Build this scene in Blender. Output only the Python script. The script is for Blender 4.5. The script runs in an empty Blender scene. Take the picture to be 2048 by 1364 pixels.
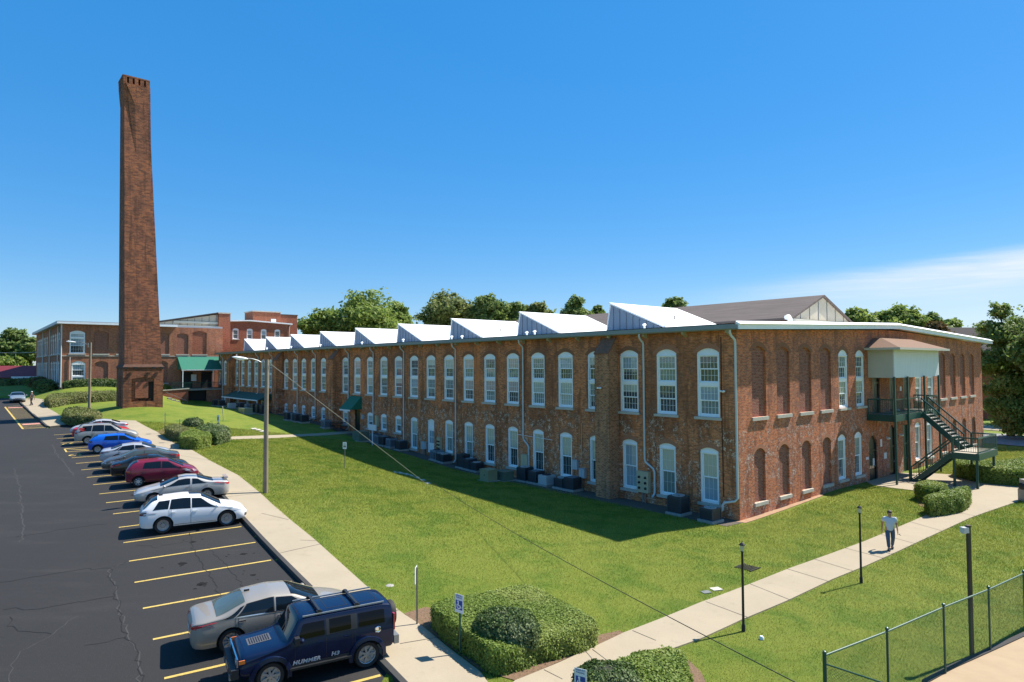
import bpy, bmesh, math, random
import numpy as np
from mathutils import Vector, Matrix
from mathutils.geometry import tessellate_polygon
R = math.radians
rnd = random.Random(7)
SC = bpy.context.scene
COL = SC.collection
# ---------------------------------------------------------------- survey of the site: the camera and the mill's own axes
F_PX, PITCH, ROLL, TH = 1310.19, 0.03562, 0.004755, 0.6983
HC = 8.7
CORNER = np.array([12.5006, 36.3805, 0.0])
EYE = np.array([0.0, 0.0, HC])
_fw = np.array([0, math.cos(PITCH), math.sin(PITCH)]); _u0 = np.array([0, -math.sin(PITCH), math.cos(PITCH)]); _r0 = np.array([1.0, 0, 0])
_rt = math.cos(ROLL)*_r0 - math.sin(ROLL)*_u0; _up = math.sin(ROLL)*_r0 + math.cos(ROLL)*_u0
AU = np.array([-math.sin(TH), math.cos(TH), 0.0])     # along the long facade, away from the corner
AV = np.array([math.cos(TH), math.sin(TH), 0.0])      # along the gable facade
def ray(x, y): return _fw + (x-1024)/F_PX*_rt - (y-682)/F_PX*_up
def L(s, t, z=0.0): return CORNER + s*AV + t*AU + np.array([0, 0, z])
def LOC(p): d = np.asarray(p, float)-CORNER; return float(d@AV), float(d@AU)
def atz(x, y, z): d = ray(x, y); return EYE + d*((z-HC)/d[2])
def aty(x, y, Y): d = ray(x, y); return EYE + d*(Y/d[1])
LOT_A, LOT_B = 0.05, 0.042
def lotz(Y): return LOT_A + LOT_B*Y
def onlot(x, y, up=0.0):
    d = ray(x, y); k = (LOT_A+up-HC)/(d[2]-LOT_B*d[1]); return EYE + k*d

# ---------------------------------------------------------------- parking stalls
LINE_PX = [(328.5,1357),(305.7,1279),(285.6,1217),(269,1165),(258,1122.5),(247,1085.5),(237.5,1055),(226,1028),(212,1005.7),(198.7,988),(186,969.7),(173.4,955),(162.7,940),(152,927),(143.5,915.8),(133,904),(129,897.5),(121,886),(113.5,877.6),(108,870)]
QL = [onlot(*p) for p in LINE_PX]
_dv = (onlot(492,1052)-QL[5]); SLEN = float(np.linalg.norm(_dv[:2])); DV = _dv/SLEN   # stall direction, towards the kerb
QM1 = QL[0]*2-QL[1]
KDEP = [4.87, 4.85, 4.85, 4.85, 4.87, 4.9, 4.98, 5.12, 5.32, 5.55, 5.68, 5.71, 5.7, 5.75, 5.78, 5.6, 5.5, 5.5, 5.55, 5.4]   # bay depth to the kerb, bay line by bay line
KERB = [QM1*2-QL[0]+DV*SLEN] + [QM1+DV*SLEN] + [q+DV*(k+.05) for q, k in zip(QL, KDEP)]

# ---------------------------------------------------------------- terrain
_cp = []
for t, z in ((-2,0),(8,0),(15,0),(22,-.05),(27,.12),(33,.45),(39,.7),(46,1.35),(54,1.85),(62,2.1),(70,2.3),(80,2.5),(92,2.6)):
    _cp.append((*L(-.5, t)[:2], z))
for s, z in ((5,.1),(12,.25),(20,.15),(30,.15),(44,.15),(60,.1)):
    _cp.append((*L(s, -.5)[:2], z))
for s, t, z in ((20,20,.2),(40,50,1.5),(40,20,.3),(30,80,2.6),(-21.7,95,5.4),(-21.7,118,5.5),(-21.7,140,5.5),(-9.5,95,4.6),(-17.1,65.4,4.3),(-19,63,4.25),(-15.2,67.5,4.25),(-15,62.5,4.0),(60,-20,0),(75,15,.2),(30,-30,0),(-6,92,2.7),(-4,86,2.6),(-9,84,3.1),(-12,88,4.0),(-10,62,3.2)):
    _cp.append((*L(s, t)[:2], z))
for k in KERB[::2]: _cp.append((k[0], k[1], lotz(k[1])+.11))
for p_ in ((137,851.5),(100,856),(93,854),(80,842),(68,832),(55,820),(43,809),(36,797)): q_ = onlot(*p_); _cp.append((q_[0], q_[1], lotz(q_[1])+.1))
for p_ in ((60,797),(88,801),(96.5,817.5),(121,832),(140,843)): q_ = onlot(*p_, .2); _cp.append((q_[0], q_[1], lotz(q_[1])+.16))
for x, y in ((-55,62),(-66,72),(-75,84),(-52,50),(-60,82),(-48,60),(-40,40),(-25,20),(-15,8),(-60,30),(-6,4),(-75,95)): _cp.append((x, y, lotz(y)+.05))
for x, y, z in ((13.8,26.2,0),(7.5,21.6,.02),(17.5,30.7,0),(14,18.5,-.05),(9,15.5,0),(3.0,18.5,.3),(1.5,16.2,.45),(24,34,.05),(5.5,28,.15),(12,8,.1),(25,15,0)): _cp.append((x, y, z))
_cp = np.array(_cp)
def _phi(r2): return np.where(r2 > 1e-9, .5*r2*np.log(np.maximum(r2, 1e-12)), 0.0)
_n = len(_cp); _S = 50.0
_q = _cp[:, :2]/_S
_K = _phi(((_q[:, None]-_q[None])**2).sum(-1)) + np.eye(_n)*2e-4
_P = np.c_[np.ones(_n), _q]
_A = np.block([[_K, _P], [_P.T, np.zeros((3, 3))]])
_w = np.linalg.solve(_A, np.r_[_cp[:, 2], 0, 0, 0])
def Tn(xy):
    xy = np.atleast_2d(np.asarray(xy, float)); q = xy/_S; out = np.empty(len(q))
    for i in range(0, len(q), 20000):
        b = q[i:i+20000]
        out[i:i+20000] = _phi(((b[:, None]-_q[None])**2).sum(-1))@_w[:_n] + _w[_n] + b@_w[_n+1:]
    r = np.hypot(xy[:, 0], xy[:, 1]-50); f = np.clip((r-110)/90, 0, 1); f = f*f*(3-2*f)
    return np.clip(out, -1.5, 6.2)*(1-f) + 3.6*f
def T(x, y): return float(Tn([[x, y]])[0])
def G(px, py, up=0.0):
    d = ray(px, py); k = 4.0; st = .5
    while k < 900:
        p = EYE+d*(k+st)
        if p[2] < T(p[0], p[1])+up: break
        k += st; st = min(4, .5+k*.02)
    lo, hi = k, k+st
    for _ in range(22):
        m = (lo+hi)/2; p = EYE+d*m
        if p[2] < T(p[0], p[1])+up: hi = m
        else: lo = m
    return EYE+d*hi

# ---------------------------------------------------------------- object helpers
def tag(o, label=None, cat=None, group=None, kind=None):
    if label: o['label'] = label
    if cat: o['category'] = cat
    if group: o['group'] = group
    if kind: o['kind'] = kind
    return o
def thing(name, label, cat, loc=(0,0,0), rz=0.0, group=None):
    o = bpy.data.objects.new(name, None); COL.objects.link(o)
    o.location = [float(c) for c in loc]; o.rotation_euler = (0, 0, rz); o.empty_display_size = .3
    return tag(o, label, cat, group)
def link(name, me, parent=None, loc=None, rz=0.0):
    o = bpy.data.objects.new(name, me); COL.objects.link(o)
    if parent is not None: o.parent = parent
    if loc is not None: o.location = [float(c) for c in loc]
    if rz: o.rotation_euler = (0, 0, rz)
    return o
_kids = {}
def copy_tree(o, parent=None):
    c = o.copy(); COL.objects.link(c)
    if parent is not None: c.parent = parent
    for ch in [x for x in COL.objects if x.parent == o]: copy_tree(ch, c)
    return c
class MB:
    def __init__(s): s.v = []; s.f = []; s.m = []; s.mat = 0
    def add(s, vs, fs, m=None):
        b = len(s.v); s.v += [tuple(float(c) for c in p) for p in vs]
        for f in fs: s.f.append(tuple(b+i for i in f)); s.m.append(s.mat if m is None else m)
        return s
    def quad(s, a, b, c, d, m=None): return s.add([a, b, c, d], [(0,1,2,3)], m)
    def box(s, c, d, rz=0.0, m=None, ax=None):
        hx, hy, hz = d[0]/2, d[1]/2, d[2]/2; vs = []
        ca, sa = math.cos(rz), math.sin(rz)
        for z in (-hz, hz):
            for x, y in ((-hx,-hy),(hx,-hy),(hx,hy),(-hx,hy)):
                if ax is not None:
                    p = np.array(c)+ax[0]*x+ax[1]*y+ax[2]*z; vs.append(tuple(p))
                else: vs.append((c[0]+x*ca-y*sa, c[1]+x*sa+y*ca, c[2]+z))
        return s.add(vs, [(3,2,1,0),(4,5,6,7),(0,1,5,4),(1,2,6,5),(2,3,7,6),(3,0,4,7)], m)
    def b2(s, x0, x1, y0, y1, z0, z1, m=None): return s.box(((x0+x1)/2,(y0+y1)/2,(z0+z1)/2), (x1-x0,y1-y0,z1-z0), 0, m)
    def bar(s, a, b, w, h, m=None, upv=(0,0,1)):
        a = np.array(a, float); b = np.array(b, float); d = b-a; l = np.linalg.norm(d); d = d/l
        uu = np.array(upv, float)
        if abs(d@uu) > .98: uu = np.array([1.0,0,0])
        x = np.cross(d, uu); x /= np.linalg.norm(x); y = np.cross(x, d)
        return s.box((a+b)/2, (l, w, h), 0, m, (d, x, y))
    def tube(s, pts, r, n=8, m=None, cap=True):
        pts = [np.array(p, float) for p in pts]; rs = r if isinstance(r, (list, tuple)) else [r]*len(pts)
        vs = []; fs = []
        prev = None
        for i, p in enumerate(pts):
            d = pts[min(i+1, len(pts)-1)]-pts[max(i-1, 0)]; d /= max(np.linalg.norm(d), 1e-9)
            if prev is None:
                a = np.array([0,0,1.0]) if abs(d[2]) < .9 else np.array([1.0,0,0]); x = np.cross(d, a)
            else: x = prev-d*(prev@d)
            x /= max(np.linalg.norm(x), 1e-9); prev = x; y = np.cross(d, x)
            for k in range(n):
                a = 2*math.pi*k/n; vs.append(p+(x*math.cos(a)+y*math.sin(a))*rs[i])
        for i in range(len(pts)-1):
            for k in range(n):
                fs.append((i*n+k, i*n+(k+1)%n, (i+1)*n+(k+1)%n, (i+1)*n+k))
        if cap: fs += [tuple(range(n))[::-1], tuple(range((len(pts)-1)*n, len(pts)*n))]
        return s.add(vs, fs, m)
    def lathe(s, prof, n=16, c=(0,0,0), m=None, axis='z', cap=True):
        vs = []; fs = []
        for (r, z) in prof:
            for k in range(n):
                a = 2*math.pi*k/n; p = (r*math.cos(a), r*math.sin(a), z)
                if axis == 'y': p = (p[0], p[2], p[1])
                vs.append((c[0]+p[0], c[1]+p[1], c[2]+p[2]))
        for i in range(len(prof)-1):
            for k in range(n): fs.append((i*n+k, i*n+(k+1)%n, (i+1)*n+(k+1)%n, (i+1)*n+k))
        if cap and prof[0][0] > 1e-4: fs.append(tuple(range(n))[::-1])
        if cap and prof[-1][0] > 1e-4: fs.append(tuple(range((len(prof)-1)*n, len(prof)*n)))
        return s.add(vs, fs, m)
    def ell(s, c, r, n=12, k=8, m=None, ax=None):
        vs = []; fs = []
        for i in range(k+1):
            ph = math.pi*i/k
            for j in range(n):
                a = 2*math.pi*j/n; q = np.array([math.sin(ph)*math.cos(a)*r[0], math.sin(ph)*math.sin(a)*r[1], math.cos(ph)*r[2]])
                if ax is not None: q = ax[0]*q[0]+ax[1]*q[1]+ax[2]*q[2]
                vs.append(np.array(c)+q)
        for i in range(k):
            for j in range(n): fs.append((i*n+j, i*n+(j+1)%n, (i+1)*n+(j+1)%n, (i+1)*n+j))
        return s.add(vs, fs, m)
    def prism(s, poly, z0, z1, m=None):
        n = len(poly); vs = [(p[0], p[1], z0) for p in poly]+[(p[0], p[1], z1) for p in poly]
        return s.add(vs, [tuple(range(n))[::-1], tuple(range(n, 2*n))]+[(i, (i+1)%n, n+(i+1)%n, n+i) for i in range(n)], m)
    def xprism(s, poly, y0, y1, m=None):     # a polygon in (x, z) pushed along y
        n = len(poly); vs = [(p[0], y0, p[1]) for p in poly]+[(p[0], y1, p[1]) for p in poly]
        return s.add(vs, [tuple(range(n)), tuple(range(n, 2*n))[::-1]]+[(i, n+i, n+(i+1)%n, (i+1)%n) for i in range(n)], m)
    def mesh(s, name, mats, smooth=None, recalc=True):
        me = bpy.data.meshes.new(name); me.from_pydata(s.v, [], s.f)
        for m in (mats if isinstance(mats, (list, tuple)) else [mats]): me.materials.append(m)
        me.polygons.foreach_set('material_index', s.m)
        if recalc:
            bm = bmesh.new(); bm.from_mesh(me); bmesh.ops.remove_doubles(bm, verts=bm.verts, dist=1e-5)
            bmesh.ops.recalc_face_normals(bm, faces=bm.faces); bm.to_mesh(me); bm.free()
        if smooth is not None:
            me.polygons.foreach_set('use_smooth', [True]*len(me.polygons)); me.set_sharp_from_angle(angle=R(smooth))
        me.update(); return me
    def build(s, name, mats, parent=None, smooth=None, loc=None, rz=0.0, recalc=True):
        return link(name, s.mesh(name, mats, smooth, recalc), parent, loc, rz)
def rot2(p, a): return (p[0]*math.cos(a)-p[1]*math.sin(a), p[0]*math.sin(a)+p[1]*math.cos(a))
def inpoly(xy, poly):
    x = xy[:, 0]; y = xy[:, 1]; r = np.zeros(len(xy), bool); n = len(poly)
    for i in range(n):
        x1, y1 = poly[i][:2]; x2, y2 = poly[(i+1) % n][:2]
        c = ((y1 > y) != (y2 > y)) & (x < (x2-x1)*(y-y1)/((y2-y1) if abs(y2-y1) > 1e-12 else 1e-12)+x1); r ^= c
    return r
# ---------------------------------------------------------------- materials
class NT:
    def __init__(s, name):
        s.m = bpy.data.materials.new(name); s.m.use_nodes = True; s.t = s.m.node_tree; s.n = s.t.nodes; s.l = s.t.links
        s.b = s.n['Principled BSDF']; s._o = None
    def new(s, typ, **kw):
        n = s.n.new(typ)
        for k, v in kw.items(): setattr(n, k, v)
        return n
    def set(s, sock, v):
        if isinstance(v, bpy.types.NodeSocket): s.l.new(v, sock)
        elif isinstance(v, (tuple, list)) and len(v) == 3 and sock.type == 'RGBA': sock.default_value = (*v, 1)
        else: sock.default_value = v
    def co(s, uv=False):
        if s._o is None: s._o = s.new('ShaderNodeTexCoord')
        return s._o.outputs['UV' if uv else 'Object']
    def wpos(s): return s.new('ShaderNodeNewGeometry').outputs['Position']
    def mapv(s, v, scale=(1,1,1), rot=(0,0,0), loc=(0,0,0)):
        n = s.new('ShaderNodeMapping'); s.l.new(v, n.inputs[0]); n.inputs['Scale'].default_value = scale; n.inputs['Rotation'].default_value = rot; n.inputs['Location'].default_value = loc
        return n.outputs[0]
    def noise(s, v, scale, detail=4, rough=.55, dist=0.0):
        n = s.new('ShaderNodeTexNoise'); s.l.new(v, n.inputs['Vector']); n.inputs['Scale'].default_value = scale; n.inputs['Detail'].default_value = detail; n.inputs['Roughness'].default_value = rough; n.inputs['Distortion'].default_value = dist
        return n.outputs['Fac']
    def ramp(s, f, a, b):
        n = s.new('ShaderNodeMapRange'); n.interpolation_type = 'SMOOTHSTEP'; s.l.new(f, n.inputs[0]); n.inputs[1].default_value = a; n.inputs[2].default_value = b; return n.outputs[0]
    def math(s, op, a, b=0.0, clamp=False):
        n = s.new('ShaderNodeMath', operation=op, use_clamp=clamp); s.set(n.inputs[0], a); s.set(n.inputs[1], b); return n.outputs[0]
    def mix(s, f, a, b, mode='MIX'):
        n = s.new('ShaderNodeMix', data_type='RGBA', blend_type=mode); s.set(n.inputs[0], f); s.set(n.inputs[6], a); s.set(n.inputs[7], b); return n.outputs[2]
    def bump(s, h, dist=.01, strength=1.0):
        n = s.new('ShaderNodeBump'); s.l.new(h, n.inputs['Height']); n.inputs['Distance'].default_value = dist; n.inputs['Strength'].default_value = strength; s.l.new(n.outputs[0], s.b.inputs['Normal'])
    def sep(s, v):
        n = s.new('ShaderNodeSeparateXYZ'); s.l.new(v, n.inputs[0]); return n.outputs
    def comb(s, x, y, z=0.0):
        n = s.new('ShaderNodeCombineXYZ')
        for i, a in enumerate((x, y, z)): s.set(n.inputs[i], a)
        return n.outputs[0]
    def out(s, col=None, rough=.6, metal=0.0, spec=.5, coat=0.0):
        if col is not None: s.set(s.b.inputs['Base Color'], col)
        s.set(s.b.inputs['Roughness'], rough); s.set(s.b.inputs['Metallic'], metal); s.b.inputs['Specular IOR Level'].default_value = spec
        if coat: s.b.inputs['Coat Weight'].default_value = coat; s.b.inputs['Coat Roughness'].default_value = .03
        return s.m
def pm(name, col, rough=.6, metal=0.0, spec=.5, var=.18, scale=6.0, coat=0.0, bump=0.0):
    t = NT(name); c = t.wpos() if scale < 0 else t.co()
    f = t.noise(c, abs(scale), 5)
    col2 = tuple(max(0, min(1, k*(1-var))) for k in col); col3 = tuple(max(0, min(1, k*(1+var))) for k in col)
    if bump: t.bump(f, bump)
    return t.out(t.mix(f, col2, col3), rough, metal, spec, coat)
def brick_mat(name, c1, c2, mortar, dark=(.05,.03,.02), dark_amt=.5, pale=(.52,.42,.32), pale_amt=.35, warm=(.36,.12,.04), axis='xy', bw=.25, rh=.086, streak=True, palez=None, ms=.013, zones=False):
    t = NT(name); o = t.sep(t.co()); a = t.math('ADD', o[0], o[1]); p = t.co(); v = t.comb(a, o[2])
    b = t.new('ShaderNodeTexBrick'); t.l.new(v, b.inputs['Vector']); b.inputs['Scale'].default_value = 1
    b.inputs['Brick Width'].default_value = bw; b.inputs['Row Height'].default_value = rh; b.inputs['Mortar Size'].default_value = ms; b.inputs['Mortar Smooth'].default_value = .1; b.inputs['Bias'].default_value = 0
    n0 = t.noise(p, .22, 3, .5); n1 = t.noise(p, .8, 6, .65, .3); n2 = t.noise(p, 2.6, 6, .7, .4); n3 = t.noise(p, 11, 4, .75); n6 = t.noise(p, 26, 3, .8)
    f2 = t.mix(t.ramp(n0, .42, .6), c1, warm); t.set(b.inputs['Color1'], f2); t.set(b.inputs['Color2'], c2); t.set(b.inputs['Mortar'], mortar)
    col = b.outputs[0]
    # over-burnt single bricks, soot, weathering and lime
    n4 = t.noise(t.mapv(v, (1/bw, 1/rh, 1)), .9, 0)
    col = t.mix(t.math('MULTIPLY', t.ramp(n4, .55, .64), .5), col, dark)
    col = t.mix(t.math('MULTIPLY', t.ramp(n6, .5, .62), .22), col, dark); col = t.mix(t.math('MULTIPLY', t.ramp(n6, .46, .36), .28), col, pale)
    if streak:
        st = t.noise(t.mapv(p, (1.6, 1.6, .14)), 1.2, 6, .7); col = t.mix(t.math('MULTIPLY', t.ramp(st, .5, .64), dark_amt), col, dark)
    col = t.mix(t.math('MULTIPLY', t.math('MULTIPLY', t.ramp(n1, .46, .62), t.ramp(n2, .34, .54)), dark_amt), col, dark)
    if zones:       # whole bays have weathered differently: soot-dark ones, raw orange ones, spalled pale footings
        zb_ = t.noise(t.mapv(p, (.3, .3, .09)), 1.0, 5, .65, .5); col = t.mix(t.math('MULTIPLY', t.ramp(zb_, .51, .62), .5), col, dark); col = t.mix(t.math('MULTIPLY', t.ramp(zb_, .44, .36), .55), col, t.mix(n2, warm, c1))
        mid = t.math('MULTIPLY', t.ramp(o[2], 4.0, 4.6), t.ramp(o[2], 5.9, 5.3)); col = t.mix(t.math('MULTIPLY', mid, t.math('MULTIPLY', t.ramp(n1, .4, .6), .6)), col, dark)
    pf = t.math('MULTIPLY', t.ramp(t.math('ADD', t.math('MULTIPLY', n2, .6), t.math('MULTIPLY', n1, .4)), .49, .6), t.ramp(n3, .44, .58))
    if palez:
        pf = t.math('MULTIPLY', pf, t.math('ADD', t.math('MULTIPLY', t.ramp(o[2], palez[0], palez[1]), -.85), 1.0))
    col = t.mix(t.math('MULTIPLY', pf, pale_amt), col, pale)
    n = t.new('ShaderNodeBump'); t.l.new(b.outputs['Fac'], n.inputs['Height']); n.inputs['Distance'].default_value = -.008; n.inputs['Strength'].default_value = .8
    t.l.new(n.outputs[0], t.b.inputs['Normal'])
    return t.out(col, .9, 0, .25)
M = {}
M['brick_long'] = brick_mat('brick_weathered', (.8,.25,.08), (.46,.125,.046), (.6,.35,.18), dark=(.17,.065,.03), dark_amt=.66, pale=(.88,.66,.48), pale_amt=1.0, warm=(.86,.235,.065), ms=.01, zones=True, palez=(4.2, 6.2))
M['brick_gable'] = brick_mat('brick_gable', (.66,.2,.08), (.43,.12,.052), (.5,.3,.175), dark=(.14,.06,.045), dark_amt=.55, pale=(.74,.6,.5), pale_amt=.9, warm=(.76,.2,.055), ms=.01, palez=(4.0, 6.5))
M['brick_infill'] = brick_mat('brick_infill', (.36,.1,.058), (.25,.07,.045), (.38,.24,.17), dark=(.12,.04,.032), dark_amt=.25, pale_amt=.1, streak=False)
M['brick_pier'] = brick_mat('brick_buttress', (.66,.27,.12), (.44,.16,.07), (.56,.35,.2), dark=(.07,.04,.025), dark_amt=.35, pale=(.5,.36,.25), pale_amt=.5, palez=(6, 9))
M['brick_chimney'] = brick_mat('brick_chimney', (.36,.12,.058), (.21,.07,.038), (.27,.15,.09), dark=(.075,.038,.026), dark_amt=.6, pale=(.32,.2,.14), pale_amt=.15, warm=(.44,.145,.055), rh=.17, bw=.5, ms=.02)
M['brick_annex'] = brick_mat('brick_annex', (.5,.155,.066), (.36,.105,.05), (.46,.28,.18), dark=(.13,.058,.04), dark_amt=.4, pale=(.5,.4,.33), pale_amt=.25, rh=.1, bw=.3)
M['brick_rear'] = brick_mat('brick_rear', (.4,.105,.05), (.3,.075,.035), (.34,.18,.12), dark=(.12,.04,.025), dark_amt=.2, pale_amt=.1, rh=.1, bw=.3)
M['arch'] = pm('arch_brick', (.26,.11,.055), .9, var=.5, scale=14)
M['arch_red'] = pm('arch_brick_red', (.4,.17,.09), .9, var=.45, scale=14)
M['wood'] = pm('white_painted_wood', (.86,.88,.86), .5, var=.06, scale=3)
M['stone'] = pm('limestone_sill', (.5,.46,.38), .85, var=.25, scale=5, bump=.005)
M['metal_white'] = pm('white_roof_membrane', (.9,.9,.88), .55, var=.03, scale=.6)
M['gutter'] = pm('gutter_grey_green', (.24,.25,.21), .45, var=.12, scale=1.5)
M['fascia'] = pm('fascia_pale', (.85,.87,.87), .45, 0.0, var=.1, scale=1.2)
M['pipe'] = pm('downspout_pale', (.56,.6,.58), .45, var=.08, scale=2)
M['seam'] = pm('standing_seam_blue_grey', (.19,.245,.31), .45, var=.1, scale=1)
M['seam_dark'] = pm('seam_line_dark', (.1,.12,.15), .5, var=.1)
M['corr'] = pm('weathered_boarding', (.56,.49,.37), .8, var=.25, scale=1.4)
M['green'] = pm('green_painted_steel', (.012,.07,.055), .35, var=.15, scale=3)
M['green_awn'] = pm('green_awning_cloth', (.012,.15,.095), .8, var=.12, scale=2)
M['green_mesh'] = pm('green_vinyl_wire', (.012,.08,.05), .5, var=.1)
M['dark_door'] = pm('dark_green_door', (.012,.022,.02), .35, var=.2)
M['white_panel'] = pm('white_siding', (.76,.77,.72), .6, var=.06, scale=1.5)
M['tan_panel'] = pm('tan_siding', (.55,.52,.42), .6, var=.06, scale=1.5)
M['black'] = pm('black_matte', (.012,.012,.013), .6, var=.2)
M['dark_metal'] = pm('dark_metal', (.02,.021,.022), .45, var=.2, scale=3)
M['grey_metal'] = pm('galvanised_grey', (.3,.32,.32), .45, .6, var=.15, scale=5)
M['ac_dark'] = pm('condenser_charcoal', (.042,.052,.062), .45, var=.25, scale=4)
M['ac_grey'] = pm('condenser_blue_grey', (.2,.25,.29), .5, var=.15, scale=4)
M['ac_white'] = pm('condenser_off_white', (.5,.52,.5), .5, var=.1, scale=4)
M['beige_box'] = pm('beige_enamel', (.5,.44,.28), .5, var=.12, scale=4)
M['blue_box'] = pm('pale_grey_box', (.42,.47,.49), .5, var=.1, scale=4)
M['green_box'] = pm('transformer_green', (.12,.17,.12), .5, var=.15, scale=3)
M['olive_box'] = pm('olive_box', (.27,.27,.15), .55, var=.15, scale=3)
M['pad'] = pm('concrete_pad', (.33,.31,.27), .9, var=.2, scale=5)
M['sign_white'] = pm('sign_white', (.75,.77,.78), .4, var=.03)
M['sign_blue'] = pm('sign_blue', (.015,.06,.3), .4, var=.05)
M['post_grey'] = pm('post_steel', (.22,.22,.2), .5, .5, var=.15, scale=4)
M['skin'] = pm('skin', (.42,.22,.14), .55, var=.08, scale=8)
M['shirt'] = pm('tshirt_pale', (.55,.57,.62), .85, var=.05, scale=9)
M['jeans'] = pm('denim', (.07,.1,.16), .85, var=.25, scale=12)
M['dark_cloth'] = pm('dark_cloth', (.03,.03,.035), .85, var=.2, scale=12)
M['hair'] = pm('hair_dark', (.04,.03,.025), .7, var=.3, scale=30)
M['rubber'] = pm('tyre_rubber', (.018,.018,.018), .75, var=.2, scale=10)
M['alloy'] = pm('alloy_rim', (.42,.42,.42), .35, .6, var=.05)
M['hubcap'] = pm('hubcap_silver', (.55,.55,.54), .4, .3, var=.05)
M['chrome'] = pm('chrome', (.75,.75,.76), .12, 1.0, var=.03)
M['red_lens'] = pm('red_lens', (.45,.008,.012), .15, var=.05, coat=.6)
M['dark_red_lens'] = pm('smoked_red_lens', (.12,.01,.015), .12, var=.05, coat=.6)
M['orange_lens'] = pm('orange_lens', (.8,.2,.02), .2, var=.05, coat=.5)
M['clear_lens'] = pm('clear_lens', (.5,.5,.5), .12, .3, var=.1, coat=.7)
M['plastic'] = pm('black_plastic', (.02,.02,.022), .5, var=.2)
M['plastic_grey'] = pm('grey_plastic', (.09,.09,.095), .5, var=.2)
M['yellow'] = None
def car_glass(name, col):
    t = NT(name); t.b.inputs['Coat Weight'].default_value = .0
    f = t.noise(t.co(), 2.2, 3); return t.out(t.mix(f, tuple(c*.7 for c in col), tuple(c*1.25 for c in col)), .03, 0, .45)
M['cglass'] = car_glass('tinted_car_glass', (.007,.01,.013))
M['cglass_l'] = car_glass('clear_car_glass', (.07,.1,.095))
M['cglass_b'] = car_glass('privacy_car_glass', (.003,.003,.004)); M['cglass_b'].node_tree.nodes['Principled BSDF'].inputs['Specular IOR Level'].default_value = .22
def paint(name, col, metal=.0, rough=.32, coat=.9):
    t = NT(name); f = t.noise(t.co(), 900, 1); g = t.noise(t.co(), 1.3, 3)
    c = t.mix(f, tuple(k*.95 for k in col), tuple(min(1, k*1.07) for k in col))
    # road dust towards the sills
    z = t.sep(t.co())[2]; d = t.math('MULTIPLY', t.ramp(z, .75, .2), t.math('MULTIPLY', g, .35))
    c = t.mix(d, c, (.1,.085,.065))
    return t.out(c, .45, metal, .12, coat)
def glass_pane(name, col, rough=.04, var=.3, sc=.8):
    t = NT(name); f = t.noise(t.wpos(), sc, 3, .5, 1.0)
    g = t.noise(t.wpos(), 1.1, 2)
    n = t.new('ShaderNodeBump'); t.l.new(g, n.inputs['Height']); n.inputs['Distance'].default_value = .03; n.inputs['Strength'].default_value = .35; t.l.new(n.outputs[0], t.b.inputs['Normal'])
    return t.out(t.mix(f, tuple(c*(1-var) for c in col), tuple(min(1, c*(1+var)) for c in col)), rough, 0, .9)
M['g_dark'] = glass_pane('window_glass_dark', (.055,.07,.07))
M['g_mid'] = glass_pane('window_glass_curtain', (.2,.24,.21))
M['g_pale'] = glass_pane('window_glass_blind', (.43,.46,.38), .08, .15)
M['g_pink'] = glass_pane('window_glass_warm_blind', (.5,.37,.3), .08, .15)
M['g_sky'] = glass_pane('window_glass_sky_tint', (.3,.38,.42), .05, .2)  # pale blue base colour stands in for sky reflected in the pane
def concrete_mat(name, col, joint=None):
    t = NT(name); p = t.wpos(); n1 = t.noise(p, .5, 5, .6); n2 = t.noise(p, 14, 4, .7); n3 = t.noise(p, 2.2, 6, .7)
    c = t.mix(n1, tuple(k*.8 for k in col), tuple(min(1, k*1.12) for k in col)); c = t.mix(t.math('MULTIPLY', n2, .35), c, tuple(k*.6 for k in col))
    c = t.mix(t.math('MULTIPLY', t.ramp(n3, .55, .75), .35), c, tuple(k*.5 for k in col))
    t.bump(n2, .006); return t.out(c, .9, 0, .25)
M['concrete'] = concrete_mat('concrete_walk', (.385,.322,.225))
M['kerb'] = concrete_mat('kerb_dark', (.06,.058,.055))
def asphalt_mat():
    t = NT('asphalt_sealed'); p = t.wpos(); n1 = t.noise(p, .12, 5, .6); n2 = t.noise(p, 40, 3, .7); n3 = t.noise(t.mapv(p, (.25, 1.2, 1), (0,0,-.35)), .8, 6, .65); n4 = t.noise(p, 1.1, 6, .7)
    c = t.mix(n1, (.018,.0172,.0165), (.029,.0275,.026)); c = t.mix(t.math('MULTIPLY', t.ramp(n3, .5, .75), .5), c, (.042,.039,.036))
    c = t.mix(t.math('MULTIPLY', t.ramp(n4, .62, .74), .5), c, (.01,.01,.01)); c = t.mix(t.math('MULTIPLY', t.ramp(n2, .58, .7), .5), c, (.085,.083,.08))
    t.bump(n2, .006); return t.out(c, .85, 0, .3)
M['asphalt'] = asphalt_mat()
def road_paint():
    t = NT('yellow_road_paint'); p = t.wpos(); n = t.noise(p, 12, 6, .75); n2 = t.noise(p, 1.5, 4)
    c = t.mix(n2, (.46,.32,.075), (.58,.42,.12)); c = t.mix(t.math('MULTIPLY', t.ramp(n, .54, .66), .75), c, (.07,.06,.045)); return t.out(c, .8, 0, .3)
M['yellow'] = road_paint()
M['pink_paint'] = pm('faded_red_paint', (.5,.22,.17), .85, var=.3, scale=6)
M['crack'] = pm('crack_filler_pale', (.042,.04,.038), .95, var=.5, scale=3)
M['crack_d'] = pm('crack_dark', (.008,.008,.008), .95, var=.3, scale=3)
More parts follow.
